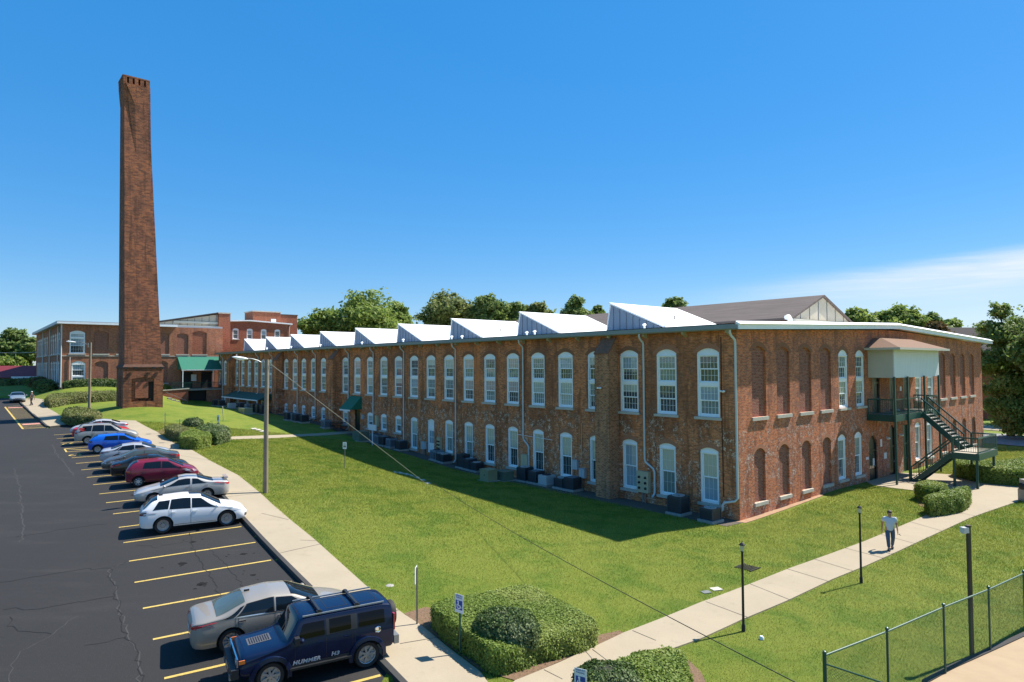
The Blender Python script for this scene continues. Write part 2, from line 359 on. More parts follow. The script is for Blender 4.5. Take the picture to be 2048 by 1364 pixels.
def lawn_mat():
    t = NT('lawn'); p = t.wpos()
    n1 = t.noise(p, .09, 4, .6); n2 = t.noise(p, .55, 6, .65, .4); n3 = t.noise(p, 5, 6, .75); n4 = t.noise(p, 30, 3, .8)
    c = t.mix(n1, (.14,.19,.02), (.21,.235,.033)); c = t.mix(t.ramp(n2, .42, .68), c, (.1,.165,.015))
    c = t.mix(t.math('MULTIPLY', t.ramp(n3, .52, .75), .55), c, (.22,.21,.06)); c = t.mix(t.math('MULTIPLY', t.ramp(n4, .5, .72), .6), c, (.03,.062,.006))
    t.bump(n4, .05); return t.out(c, .85, 0, .2)
M['lawn'] = lawn_mat()
def leaf_mat(name, c1, c2, c3=None, trans=.25):
    t = NT(name); g = t.new('ShaderNodeNewGeometry'); r = g.outputs['Random Per Island']; n = t.noise(t.co(), .55, 4, .6)
    c = t.mix(r, c1, c2); c = t.mix(t.ramp(n, .45, .7), c, c3 or tuple(k*1.25 for k in c2))
    t.out(c, .6, 0, .3)
    tr = t.new('ShaderNodeBsdfTranslucent'); t.l.new(c, tr.inputs[0]); mx = t.new('ShaderNodeMixShader'); mx.inputs[0].default_value = trans
    t.l.new(t.b.outputs[0], mx.inputs[1]); t.l.new(tr.outputs[0], mx.inputs[2]); t.l.new(mx.outputs[0], t.n['Material Output'].inputs[0]); return t.m
M['leaf_a'] = leaf_mat('oak_leaves', (.15,.23,.045), (.27,.35,.07), (.3,.36,.09), .5)
M['leaf_d'] = leaf_mat('light_green_leaves', (.12,.19,.04), (.23,.31,.065), (.3,.34,.11), .5)  # leaf tone varies at random between darker and lighter green
M['leaf_b'] = leaf_mat('dark_leaves', (.115,.185,.045), (.2,.275,.07), (.26,.31,.095), .5)
M['leaf_c'] = leaf_mat('dusty_leaves', (.15,.19,.055), (.24,.28,.085), (.28,.3,.1), .5)
M['leaf_r'] = leaf_mat('russet_leaves', (.12,.09,.035), (.17,.1,.03), (.13,.12,.04))
M['leaf_h'] = leaf_mat('hedge_leaves', (.12,.185,.025), (.22,.295,.05), (.28,.33,.075), .3)
M['leaf_h2'] = leaf_mat('holly_leaves', (.06,.1,.025), (.115,.175,.045), (.22,.26,.12), .25)
M['leaf_h3'] = leaf_mat('hedge_leaves_dry', (.13,.16,.04), (.2,.22,.07), (.27,.26,.1), .3)
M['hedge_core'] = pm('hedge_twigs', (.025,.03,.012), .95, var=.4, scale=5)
M['bark'] = pm('bark', (.1,.075,.055), .95, var=.35, scale=4, bump=.03)
M['pole_wood'] = pm('weathered_pole', (.25,.2,.14), .9, var=.3, scale=2.5)
def grass_mat():
    t = NT('grass_blades'); g = t.new('ShaderNodeNewGeometry'); r = g.outputs['Random Per Island']; p = t.wpos(); n = t.noise(p, .55, 6, .65, .4); n1 = t.noise(p, .09, 4, .6)
    c = t.mix(r, (.205,.245,.03), (.4,.405,.075)); m2 = t.noise(p, 1.7, 5, .7, .3); c = t.mix(t.math('MULTIPLY', t.ramp(n, .45, .62), .8), c, (.14,.22,.022)); c = t.mix(t.math('MULTIPLY', t.ramp(m2, .5, .66), .6), c, (.37,.35,.1)); c = t.mix(t.math('MULTIPLY', t.ramp(n1, .45, .62), .5), c, (.36,.36,.085)); c = t.mix(t.math('MULTIPLY', t.ramp(t.noise(p, 4.2, 4, .7), .56, .7), .6), c, (.1,.17,.02))
    t.out(c, .7, 0, .25); tr = t.new('ShaderNodeBsdfTranslucent'); t.l.new(c, tr.inputs[0]); mx = t.new('ShaderNodeMixShader'); mx.inputs[0].default_value = .35
    t.l.new(t.b.outputs[0], mx.inputs[1]); t.l.new(tr.outputs[0], mx.inputs[2]); t.l.new(mx.outputs[0], t.n['Material Output'].inputs[0]); return t.m
M['grass'] = grass_mat()
M['mulch'] = pm('mulch', (.16,.095,.055), .95, var=.5, scale=-9, bump=.03)
M['clay'] = pm('bare_clay', (.34,.21,.12), .95, var=.3, scale=-4, bump=.02)
M['gravel'] = pm('dark_gravel', (.1,.08,.06), .95, var=.5, scale=-14, bump=.02)
M['sand'] = pm('sand_court', (.36,.265,.16), .95, var=.15, scale=-1.5, bump=.02)
M['road'] = pm('pale_road', (.2,.2,.2), .9, var=.12, scale=-.8)
def shingle(name, c1, c2, sc=(.12, .9)):
    t = NT(name); p = t.co(); n = t.noise(t.mapv(p, (sc[0], sc[1], sc[1])), 3, 5, .7); n2 = t.noise(p, .3, 4)
    c = t.mix(n, c1, c2); c = t.mix(t.math('MULTIPLY', n2, .4), c, tuple(k*.7 for k in c1)); return t.out(c, .9, 0, .2)
M['roof_brown'] = shingle('weathered_brown_roof', (.07,.058,.05), (.25,.2,.175), (.9, .12))
M['roof_tan'] = shingle('tan_shingles', (.2,.12,.078), (.28,.18,.125), (2, 2))
M['roof_dark'] = shingle('dark_shingles', (.06,.05,.05), (.1,.085,.08), (1, 1))
M['maroon_roof'] = pm('maroon_metal_roof', (.22,.035,.04), .5, var=.2, scale=.5)
M['porch'] = pm('green_porch_shingles', (.02,.1,.08), .8, var=.2, scale=3)
M['oil'] = pm('oil_stain', (.014,.0135,.013), .9, spec=.1, var=.3, scale=6)
M['letter'] = pm('silver_lettering', (.42,.43,.45), .5, var=.05)
# ---------------------------------------------------------------- camera, sun, sky
cd = bpy.data.cameras.new('camera'); cam = bpy.data.objects.new('camera', cd); COL.objects.link(cam); SC.camera = cam
cd.sensor_width = 36; cd.sensor_fit = 'HORIZONTAL'; cd.lens = F_PX/2048*36; cd.clip_end = 9000; cd.clip_start = .1
mw = Matrix.Identity(4)
for i in range(3): mw[i][0] = _rt[i]; mw[i][1] = _up[i]; mw[i][2] = -_fw[i]; mw[i][3] = EYE[i]
cam.matrix_world = mw
SUN_EL, SUN_AZ = 52.0, 27.8          # the sun stands to the right and behind the mill (azimuth from +X towards +Y)
sd = bpy.data.lights.new('sun', 'SUN'); sun = bpy.data.objects.new('sun', sd); COL.objects.link(sun)
sdir = Vector((math.cos(R(SUN_EL))*math.cos(R(SUN_AZ)), math.cos(R(SUN_EL))*math.sin(R(SUN_AZ)), math.sin(R(SUN_EL))))
sun.rotation_euler = sdir.to_track_quat('Z', 'Y').to_euler(); sun.location = (60, 40, 80)
sd.energy = 5.0; sd.angle = R(.5); sd.color = (1, .94, .85)
W = bpy.data.worlds.new('World'); SC.world = W; W.use_nodes = True
nt = W.node_tree; bg = nt.nodes['Background']; wn = NT.__new__(NT); wn.t = nt; wn.n = nt.nodes; wn.l = nt.links; wn._o = None
sk = nt.nodes.new('ShaderNodeTexSky'); sk.sky_type = 'NISHITA'; sk.sun_disc = False; sk.sun_elevation = R(SUN_EL); sk.sun_rotation = R(90-SUN_AZ)
sk.altitude = 300; sk.air_density = 1.0; sk.dust_density = .25; sk.ozone_density = 3.0
tc = nt.nodes.new('ShaderNodeTexCoord'); x, y, z = wn.sep(tc.outputs['Generated'])
# a thin sheet of cirrus low in the east, its upper edge rising to the right
az = wn.math('ARCTAN2', x, y); el = wn.math('ARCSINE', z)
nz = wn.noise(wn.mapv(tc.outputs['Generated'], (2.2, 2.2, 26)), 2.0, 6, .62, .5)
edge = wn.math('ADD', wn.math('MULTIPLY', az, .066), wn.math('ADD', wn.math('MULTIPLY', nz, .026), .083))
dd = wn.math('SUBTRACT', edge, el)
top = wn.ramp(dd, -.006, .022); band = wn.math('MULTIPLY', top, wn.ramp(dd, .07, .016)); side = wn.ramp(az, .2, .66)
wisp = wn.ramp(wn.noise(wn.mapv(tc.outputs['Generated'], (3, 3, 60)), 2.4, 6, .65, .8), .35, .7)
f = wn.math('MULTIPLY', side, wn.math('ADD', wn.math('MULTIPLY', band, wn.math('ADD', wn.math('MULTIPLY', wisp, .25), .3)), wn.math('MULTIPLY', top, .3)))
gm = nt.nodes.new('ShaderNodeGamma'); gm.inputs[1].default_value = .7; nt.links.new(sk.outputs[0], gm.inputs[0])
hs = nt.nodes.new('ShaderNodeHueSaturation'); hs.inputs['Saturation'].default_value = 1.8; hs.inputs['Value'].default_value = 1.3; hs.inputs['Hue'].default_value = .505; nt.links.new(gm.outputs[0], hs.inputs['Color'])
ev = wn.mix(.38, hs.outputs[0], (.62, 2.25, 5.0))      # a humid, even azure
cl = wn.mix(f, ev, (4.9, 5.1, 5.3))
nt.links.new(cl, bg.inputs[0]); bg.inputs[1].default_value = .107
vs = SC.view_settings; vs.view_transform = 'Standard'; vs.look = 'None'; vs.exposure = 0.85; vs.gamma = 1.0
SC.cycles.use_denoising = True

# ---------------------------------------------------------------- ground
def smooth(poly, k=1):
    for _ in range(k):
        poly = [poly[0]]+[(np.array(poly[i-1])+2*np.array(poly[i])+np.array(poly[i+1]))/4 for i in range(1, len(poly)-1)]+[poly[-1]]
    return poly
KERB = smooth(KERB, 2)
HX = [onlot(*p) for p in ((137,851.5),(100,856),(93,854),(68,832),(43,809),(36,797))]
LOT = [tuple(k[:2]) for k in KERB]+[tuple(h[:2]) for h in HX]+[(-140, 112), (-240, 100), (-240, -12), (-2, -12)]
def lin(a, b, n): return list(np.linspace(a, b, n))
gx = [-3200,-1800,-1000,-600,-380,-260,-190,-150]+lin(-125, 115, 241)+[130,150,180,230,300,420,650,1000,1800,3200]
gy = [-900,-400,-150,-60,-25]+lin(-8, 190, 199)+[200,215,240,280,350,450,650,1000,1800,3400]
XX, YY = np.meshgrid(gx, gy); pts = np.c_[XX.ravel(), YY.ravel()]; zz = Tn(pts)
zz[inpoly(pts, LOT)] -= .45
nx, ny = len(gx), len(gy)
me = bpy.data.meshes.new('ground'); me.from_pydata(np.c_[pts, zz].tolist(), [], [(j*nx+i, j*nx+i+1, (j+1)*nx+i+1, (j+1)*nx+i) for j in range(ny-1) for i in range(nx-1)])
me.materials.append(M['lawn']); me.polygons.foreach_set('use_smooth', [True]*len(me.polygons))
tag(link('lawn_ground', me), kind='structure')
def ngon(name, poly, zf, m, skirt=0.0, grid=0.0):
    bm = bmesh.new(); vs = [bm.verts.new((p[0], p[1], 0)) for p in poly]; bm.faces.new(vs)
    bmesh.ops.triangulate(bm, faces=bm.faces[:])
    if grid:
        xs = [p[0] for p in poly]; ys = [p[1] for p in poly]
        for ax, lo, hi in ((0, min(xs), max(xs)), (1, min(ys), max(ys))):
            c = math.floor(lo/grid)*grid+grid
            while c < hi:
                n = [0, 0, 0]; n[ax] = 1; co = [0, 0, 0]; co[ax] = c
                bmesh.ops.bisect_plane(bm, geom=bm.verts[:]+bm.edges[:]+bm.faces[:], plane_co=co, plane_no=n); c += grid
    vv = bm.verts[:]; zz = zf(np.array([[v.co.x, v.co.y] for v in vv]))
    for v, z in zip(vv, zz): v.co.z = z
    bmesh.ops.recalc_face_normals(bm, faces=bm.faces)
    if sum(f.normal.z for f in bm.faces) < 0: bmesh.ops.reverse_faces(bm, faces=bm.faces)
    if skirt:
        ed = [e for e in bm.edges if e.is_boundary]; r = bmesh.ops.extrude_edge_only(bm, edges=ed)
        for v in [g for g in r['geom'] if isinstance(g, bmesh.types.BMVert)]: v.co.z -= skirt
    me = bpy.data.meshes.new(name); bm.to_mesh(me); bm.free(); me.materials.append(M[m])
    return tag(link(name, me), kind='structure')
def onT(off): return lambda xy: Tn(xy)+off
ngon('parking_lot', LOT, lambda xy: LOT_A+LOT_B*xy[:, 1], 'asphalt')
SW_R = [G(*p) for p in ((1075,1470),(1000,1400),(960,1345),(900,1300),(842,1252),(808,1230),(732,1173),(629,1080),(580,1040),(543,1008),(523,989),(477.5,952),(420,922),(380.6,898.5),(346,886),(313,863.6),(272,842))]
SWP = [k[:2] for k in KERB]+[p[:2] for p in SW_R[::-1]]
ngon('sidewalk', SWP, onT(.035), 'concrete', .3, 1.5)
FW = [KERB[-1], onlot(137,851.5), onlot(100,856), onlot(93,854), onlot(68,832), onlot(43,809), onlot(36,799), G(60,797), G(88,800), G(96.5,817.5), G(121,832), G(140,842), G(200,843), G(240,841), G(272,842)]
ngon('sidewalk', [p[:2] for p in FW], onT(.05), 'concrete', .35, 1.5)
def strip(name, pts, w, zf, m, h=0.0, side=0.0):
    b = MB(); pts = [np.array(p[:2]) for p in pts]; rows = []
    for i, p in enumerate(pts):
        d = pts[min(i+1, len(pts)-1)]-pts[max(0, i-1)]; d /= np.linalg.norm(d); n = np.array([-d[1], d[0]])
        rows.append((p+n*(side-w/2), p+n*(side+w/2)))
    z = zf(np.array([q for r in rows for q in r]))
    vs = [(*q, z[i]) for i, q in enumerate([q for r in rows for q in r])]
    if h == 0: b.add(vs, [(2*i, 2*i+1, 2*i+3, 2*i+2) for i in range(len(rows)-1)])
    else:
        n2 = len(vs); vs += [(v[0], v[1], v[2]-h) for v in vs]
        for i in range(len(rows)-1):
            a, c, d, e = 2*i, 2*i+1, 2*i+3, 2*i+2
            b.f += [(a, c, d, e), (a, e, e+n2, a+n2), (c, c+n2, d+n2, d)]; b.m += [0]*3
        b.f += [(0, n2, n2+1, 1), (n2-2, n2-1, 2*n2-1, 2*n2-2)]; b.m += [0]*2; b.v = [tuple(float(c) for c in v) for v in vs]
    return tag(b.build(name, M[m]), kind='structure')
LZ = lambda up: (lambda xy: LOT_A+LOT_B*xy[:, 1]+up)
strip('kerb', KERB, .16, LZ(.155), 'kerb', .3, .03)
strip('kerb', [KERB[-1]]+HX, .16, LZ(.165), 'kerb', .3, 0)
# lower walk and entrance apron
WALK = [G(*p) for p in ((985,1404),(1030,1364),(1120,1327),(1249,1267),(1400,1207),(1577,1139),(1726,1085),(1877,1021),(1939,1000),(1925,985),(1838,983),(1785,977),(1745,971),(1733,964.5),(1770,953),(1795,947),(1850,947),(1905,950),(2000,952),(2120,925),(2160,948),(2030,1006),(1938,1038),(1843,1082),(1732,1133),(1663,1161),(1577,1202),(1482,1242),(1400,1280),(1308,1312),(1183,1364),(1090,1410))]
ngon('walkway', [p[:2] for p in WALK], onT(.045), 'concrete', .25, 2.0)
# expansion joints across the walk
for a, b in (((1412,1206),(1500,1239)),((1575,1140),(1660,1166)),((1628,1120),(1712,1146)),((1500,1170),(1582,1203)),((1265,1264),(1312,1284)),((1185,1302),(1215,1325)),((1088,1343),(1125,1362)),((1690,1098),(1770,1119)),((1760,1070),(1830,1089)),((1820,1045),(1885,1064)),((1880,1021),(1950,1033))):
    p, q = G(*a), G(*b); strip('walkway_joint', [p+(q-p)*f for f in np.linspace(0, 1, 5)], .025, onT(.052), 'crack')
for a, b in (((523,1028),(577,1041)),((600,1082),(632,1083)),((552,1110),(640,1090)),((722,1237),(800,1222)),((430,998),(527,987)),((800,1290),(890,1275)),((362,912),(420,922)),((700,1205),(770,1198))):
    p, q = G(*a), G(*b); strip('sidewalk_joint', [p+(q-p)*f for f in np.linspace(0, 1, 5)], .022, onT(.042), 'crack')
GP = [G(*p) for p in ((457,879.5),(457,874),(600,869),(690,863),(718,861),(724,864.5),(690,868),(600,873.5),(540,877))]
ngon('garden_path', [p[:2] for p in GP], onT(.03), 'concrete', .2, 1.5)
# mulch, gravel and clay along the walls
ngon('mulch_bed', [G(*p)[:2] for p in ((808,1228),(850,1215),(1180,1275),(1238,1262),(1249,1267),(1030,1362),(960,1342),(845,1254))], onT(.02), 'mulch', 0, 1.5)
ngon('mulch_bed', [G(*p)[:2] for p in ((1190,1364),(1300,1312),(1375,1320),(1402,1345),(1411,1364),(1400,1420),(1150,1420))], onT(.02), 'mulch', 0, 1.5)
ngon('mulch_bed', [G(*p)[:2] for p in ((310,866),(330,855),(420,868),(462,880),(440,890),(384,899),(346,886))], onT(.02), 'mulch', 0, 1.5)
ngon('mulch_bed', [G(*p)[:2] for p in ((1826,980),(1850,975),(1960,990),(1945,1002),(1878,1021),(1838,1012))], onT(.02), 'mulch', 0, 1.5)
ngon('gravel_strip', [L(s, t)[:2] for s, t in ((.1,-.3),(-1.6,-.2),(-1.9,6),(-2.1,14),(-1.9,24),(-1.6,32),(-1.5,44),(-1.5,60),(-1.6,94),(.1,94))], onT(.02), 'gravel', 0, 1.5)
ngon('clay_strip', [L(s, t)[:2] for s, t in ((-.3,.1),(-.2,-.45),(3,-.42),(6,-.36),(9,-.3),(11,.1))], onT(.028), 'clay', 0, 1.0)
ngon('sand_court', [G(*p)[:2] for p in ((1835,1372),(1900,1338),(1985,1300),(2055,1268),(2300,1190),(2700,1400),(2300,1700),(1900,1440))], onT(.03), 'sand', 0, 2)
strip('sand_court_edging', [G(*p) for p in ((1850,1366),(1900,1338),(1985,1300),(2055,1268),(2200,1215))], .16, onT(.06), 'kerb', .15)
# street behind the mill on the right
RD = [L(s, t)[:2] for s, t in ((48,-14),(52,20),(56,60),(64,62),(62,20),(62,-2),(75,-24),(66,-30))]
ngon('street', RD, onT(.05), 'road', 0, 4)
ngon('sidewalk', [L(s, t)[:2] for s, t in ((66,2),(67,20),(70,60),(73,60),(70,20),(80,-16),(78,-22))], onT(.08), 'concrete', .2, 4)
# painted lines
def lline(a, b, w=.115, name='parking_line', m='yellow', up=.006): return strip(name, [a, b], w, LZ(up), m)
for i, q in enumerate(QL):
    if i == 15: continue
    lline(q, q+DV*(KDEP[i]-.25))
lline(QM1, QM1+DV*(SLEN-.25))
q0, q1 = QL[15], QL[16]
lline(q0, q0+DV*(SLEN-.25)); lline(q0, q1)
for f in (.0, .36, .7): lline(q1+DV*(SLEN-.3)*f, q0+DV*(SLEN-.3)*min(1, f+.33), .1, up=.01)
def wheelchair(c, sc, m):
    b = MB(); z = LOT_A+LOT_B*c[1]+.008
    ring = [(c[0]+math.cos(a)*sc*.5+0, c[1]+math.sin(a)*sc*.5) for a in np.linspace(2.4, 6.9, 14)]
    tag(strip('wheelchair_marking', ring, .12, LZ(.008), m)); 
    tag(strip('wheelchair_marking', [(c[0]-sc*.1, c[1]+sc*1.0), (c[0], c[1]+sc*.3), (c[0]+sc*.5, c[1]+sc*.2), (c[0]+sc*.75, c[1]-sc*.4)], .12, LZ(.008), m))
wheelchair(onlot(150,910), .7, 'yellow'); wheelchair(onlot(136,888), .7, 'yellow')
ZL = [onlot(10,814), onlot(46,858)]; ZR = [onlot(42,811), onlot(92,855)]
lline(ZL[0], ZL[1], .16); lline(ZL[1], ZR[1], .14); lline(ZL[0], ZR[0], .12)
for k in range(1, 22):
    f = k/22.0; a = ZL[0]+(ZL[1]-ZL[0])*f; f2 = min(1, f+.03); b = ZR[0]+(ZR[1]-ZR[0])*f2; lline(a, b, .13)
for p in ((32,815),(64,848)):
    c = onlot(*p); strip('fire_lane_stencil', [c-DV*.8, c+DV*.8], 1.1, LZ(.012), 'pink_paint')
def cpx(l): return [(x/2.335, 780+y/2.335) for x, y in l]
def c8(l): return [(340+x/3.938, 1080+y/3.938) for x, y in l]
CR = [(cpx([(65,365),(75,400),(95,460),(92,520),(105,550),(100,600),(108,650),(102,690),(90,712)]), .05, 'crack'),
 (cpx([(600,805),(545,820),(510,835),(520,880),(540,920),(535,960),(560,1000),(570,1060),(585,1120),(620,1190),(635,1230),(650,1300),(660,1370)]), .04, 'crack'),
 (cpx([(600,805),(545,820),(510,835),(520,880),(540,920),(535,960),(560,1000),(570,1060),(585,1120),(620,1190),(635,1230),(650,1300),(660,1370)]), .03, 'crack_d'),
 (cpx([(0,900),(80,888),(150,875),(300,850),(400,835),(510,832)]), .03, 'crack_d'), (cpx([(0,1028),(80,1020),(150,1030),(300,1000),(400,985),(535,963)]), .03, 'crack_d'),
 (cpx([(370,1055),(300,1100),(240,1145),(170,1185),(100,1220),(60,1280),(40,1330),(50,1372)]), .025, 'crack'), (cpx([(60,1060),(62,1110),(130,1130),(240,1140)]), .025, 'crack_d'),
 (cpx([(240,255),(265,300),(300,335),(345,400)]), .06, 'crack'), (cpx([(60,690),(300,650),(500,625)]), .03, 'crack_d'), (cpx([(400,1190),(500,1175),(590,1155)]), .02, 'crack_d'),
 (c8([(150,-60),(165,20),(200,90),(245,180),(290,250),(340,320),(400,430)]), .03, 'crack_d'), (c8([(300,60),(420,180),(520,290),(590,370)]), .015, 'crack_d'), (c8([(-260,40),(-120,60),(20,30),(150,10)]), .02, 'crack_d')]
for pts, w, m in CR:
    wp = [onlot(*p) for p in pts]; out = []
    for a, b in zip(wp[:-1], wp[1:]):
        n = max(2, int(np.linalg.norm(b-a)/.25))
        for k in range(n): p = a+(b-a)*k/n; out.append(p+np.array([rnd.gauss(0, .045), rnd.gauss(0, .06), 0]))
    strip('asphalt_crack', out+[wp[-1]], w, LZ(.004 if m == 'crack' else .007), m)

def blob(name, c, r, m, up):
    a = np.linspace(0, 2*math.pi, 15)[:-1]; q = [(c[0]+math.cos(t)*r*rnd.uniform(.6, 1.2)*1.3, c[1]+math.sin(t)*r*rnd.uniform(.6, 1.2)) for t in a]; return ngon(name, q, LZ(up), m)
for i, f, r in ((1,.35,.3),(1,.7,.22),(2,.4,.34),(2,.75,.2),(3,.35,.28),(3,.8,.26),(4,.5,.25),(6,.4,.3),(8,.3,.28),(6,.75,.2)):
    c = (QL[i]+QL[i+1])/2+DV*SLEN*f; blob('oil_stain', c, r*.5, 'oil', .0035)
    for k in range(3): blob('oil_stain', c+np.array([rnd.uniform(-.7, .7), rnd.uniform(-.5, .5), 0]), r*.16, 'oil', .0035)
# ---------------------------------------------------------------- the mill
mill = thing('mill_building', 'long two-storey red brick mill with white saw-tooth roof monitors and tall arched windows', 'mill', CORNER, TH)
LEN, WID = 96.0, 44.3
def arc(w, zs, rise, n=9):      # arch curve from right spring to left spring
    if rise <= 0: return [(w/2, zs), (-w/2, zs)]
    r = (w*w/4+rise*rise)/(2*rise); cz = zs+rise-r; a0 = math.asin(min(1, w/2/r))
    if rise > w/2: a0 = math.pi-a0
    return [(r*math.sin(a0-2*a0*i/n), cz+r*math.cos(a0-2*a0*i/n)) for i in range(n+1)]
def hole(c, w, zb, zt, rise): return [(c-w/2, zb), (c+w/2, zb)]+[(c+x, z) for x, z in arc(w, zt-rise, rise)]
def wallpanel(a0, a1, z0, ztop, holes, mp, depth=.22):
    """a wall with real openings; mp(a, z, d) gives the point, d = depth into the wall"""
    b = MB(); cols = sorted(set(round(sum(p[0] for p in h[:2])/2, 2) for h in holes))
    groups = []
    for h in sorted(holes, key=lambda h: h[0][0]):
        if groups and h[0][0] < groups[-1][1]: groups[-1][0].append(h); groups[-1][1] = max(groups[-1][1], h[1][0])
        else: groups.append([[h], h[1][0], h[0][0]])
    edges = [a0]+[(g[1]+groups[i+1][2])/2 for i, g in enumerate(groups[:-1])]+[a1]
    if not groups: edges = [a0, a1]; groups = [[[], 0, 0]]
    for i, g in enumerate(groups):
        l, r = edges[i], edges[i+1]; outer = [(l, z0), (r, z0), (r, ztop(r))]
        mid = (l+r)/2
        outer += [(l, ztop(l))]
        loops = [outer]+[h[::-1] for h in g[0]]; flat = [p for lp in loops for p in lp]
        tri = tessellate_polygon([[Vector((p[0], p[1], 0)) for p in lp] for lp in loops])
        b.add([mp(p[0], p[1], 0) for p in flat], [tuple(t) for t in tri])
        for h in g[0]:
            n = len(h); b.add([mp(p[0], p[1], 0) for p in h]+[mp(p[0], p[1], depth) for p in h], [(k, (k+1)%n, n+(k+1)%n, n+k) for k in range(n)])
    return b
mpL = lambda a, z, d: (d, a, z)
mpR = lambda a, z, d: (a, d, z)
AW, T0 = 2.919, 1.885
tk = lambda k: T0+AW*k
UPK = list(range(0, 17))+list(range(18, 23))+list(range(24, 30))+[31, 32]
def lower_spec(k):
    if k <= 8: return (1.22, .7, 3.86)
    if k == 9: return (1.22, .95, 3.84)
    if k == 10: return (1.15, .65, 3.76)
    if k == 11: return (1.22, .75, 3.74)
    if k in (12, 13, 14, 16): return (1.2, 2.05, 3.74)
    if k in (18, 19, 20, 21, 22): return (1.15, 2.2+.1*(k-18), 3.74)
    if k in (31, 32): return (1.1, 2.75, 3.74)
    return None
holesL = [hole(tk(k), 1.5, 5.62, 9.58, .26) for k in UPK]+[hole(tk(k), *lower_spec(k), .17) for k in UPK if lower_spec(k)]
holesL += [hole(45.6, 1.25, 1.35, 3.85, .0)]+[hole(tk(k)+.2, 1.2, 2.3, 3.7, 0) for k in (25, 27, 29)]
wallpanel(0, LEN, -1.2, lambda a: 10.6, holesL, mpL).build('wall', M['brick_long'], mill, recalc=False)
SJ = lambda j: 2.25+2.798*j
rooftop = lambda a: 10.55+.66*(1-abs(a-22.15)/22.15)
holesR = [hole(SJ(j), 1.55, 5.62, 9.68, .3) for j in (0,1,2,3)]+[hole(c, 1.42, 5.62, 9.6, .28) for c in (13.3, 16.0, 27.25, 30.05)]
holesR += [hole(SJ(j)+c, 1.45, 5.55, 9.5, .25) for j, c in ((11,0),(12,-.1),(13,-.2),(14,-.3))]
holesR += [hole(SJ(j)-.05, 1.2, .78, 3.83, .3) for j in (0,1,2,3)]+[hole(c, 1.2, .8, 3.85, .22) for c in (12.85, 15.45, 26.8, 29.5)]
holesR += [hole(17.95, 1.45, .1, 3.4, .55), hole(21.55, 1.2, .1, 3.95, .3), hole(24.2, 1.15, .1, 3.8, 0)]+[hole(c, 1.35, 5.0, 7.6, 0) for c in (18.75, 21.9, 24.6)]
holesR += [hole(SJ(j)-.1, 1.1, .9, 3.5, .3) for j in (11, 12, 13, 14)]
wallpanel(0, WID, -1.2, rooftop, holesR, mpR).build('wall', M['brick_gable'], mill, recalc=False)
b = MB(); b.quad((WID, 0, -1), (WID, LEN, -1), (WID, LEN, 10.6), (WID, 0, 10.6)); b.build('wall', M['brick_gable'], mill, recalc=False); b = MB(); b.quad((0, LEN, -1), (WID, LEN, -1), (WID, LEN, 11), (0, LEN, 10.6)); b.build('wall', M['brick_gable'], mill, recalc=False)
# ---- sash windows: one of each kind, then copies
def sash(b, panes, w, za, zb, y, cols, rows, fr=.055, mw=.008):
    x0, x1 = -w/2, w/2
    b.b2(x0, x0+fr, y, y+.05, za, zb); b.b2(x1-fr, x1, y, y+.05, za, zb); b.b2(x0+fr, x1-fr, y, y+.05, za, za+fr+.015); b.b2(x0+fr, x1-fr, y, y+.05, zb-fr, zb)
    for i in range(1, cols):
        x = x0+fr+(w-2*fr)*i/cols; b.b2(x-mw, x+mw, y+.012, y+.038, za+fr+.015, zb-fr)
    for j in range(1, rows):
        z = za+fr+(zb-za-2*fr)*j/rows; b.b2(x0+fr, x1-fr, y+.014, y+.036, z-mw, z+mw)
    panes.append((x0+fr*.5, x1-fr*.5, za+fr*.5, zb-fr*.5, y+.03))
def window_meshes(w, zb, zt, rise, split=None, cols=5, glass=('g_pale','g_mid','g_pale','g_dark')):
    b = MB(); P = []; zs = zt-rise; zh = zs-.12; jw = .13; y0, y1 = .05, .2
    b.b2(-w/2, -w/2+jw, y0, y1, zb, zh); b.b2(w/2-jw, w/2, y0, y1, zb, zh); b.b2(-w/2+jw, w/2-jw, y0, y1, zb, zb+.11)
    b.xprism([(-w/2, zh), (w/2, zh)]+arc(w, zs, rise), y0+.01, y1)
    b.b2(-w/2+.02, w/2-.02, y0-.035, y0+.009, zh-.05, zh+.02)
    iw = w-2*jw
    if split:
        b.b2(-w/2+jw, w/2-jw, y0+.01, y1, split-.11, split+.11); parts = [(split+.11, zh-.05), (zb+.11, split-.11)]
    else: parts = [(zb+.11, zh-.05)]
    for (a, c) in parts:
        m = a+(c-a)*.5; mw = .0075 if split else .0032; sash(b, P, iw, m-.03, c, y0+.045, cols, 2, mw=mw); sash(b, P, iw, a, m+.03, y0+.1, cols, 2, mw=mw)
    pb = MB(); mats = []
    for i, (x0, x1, a, c, y) in enumerate(P):
        g = glass[min(i, len(glass)-1)] if split else glass[min(i+2, len(glass)-1) if len(glass) > 2 else i]
        gs = [(g, 0, 1)] if isinstance(g, str) else [(g[2], 0, g[1]), (g[0], g[1], 1)]      # a blind drawn part way down
        for g1, f0, f1 in gs:
            if g1 not in mats: mats.append(g1)
            pb.quad((x0, y, a+(c-a)*f0), (x1, y, a+(c-a)*f0), (x1, y, a+(c-a)*f1), (x0, y, a+(c-a)*f1), mats.index(g1))
    fm = b.mesh('window', M['wood']); pmh = pb.mesh('pane', [M[m] for m in mats], recalc=False)
    s = MB(); s.b2(-w/2-.14, w/2+.14, -.13, .12, zb-.16, zb-.004); sm = s.mesh('sill', M['stone'])
    return fm, pmh, sm
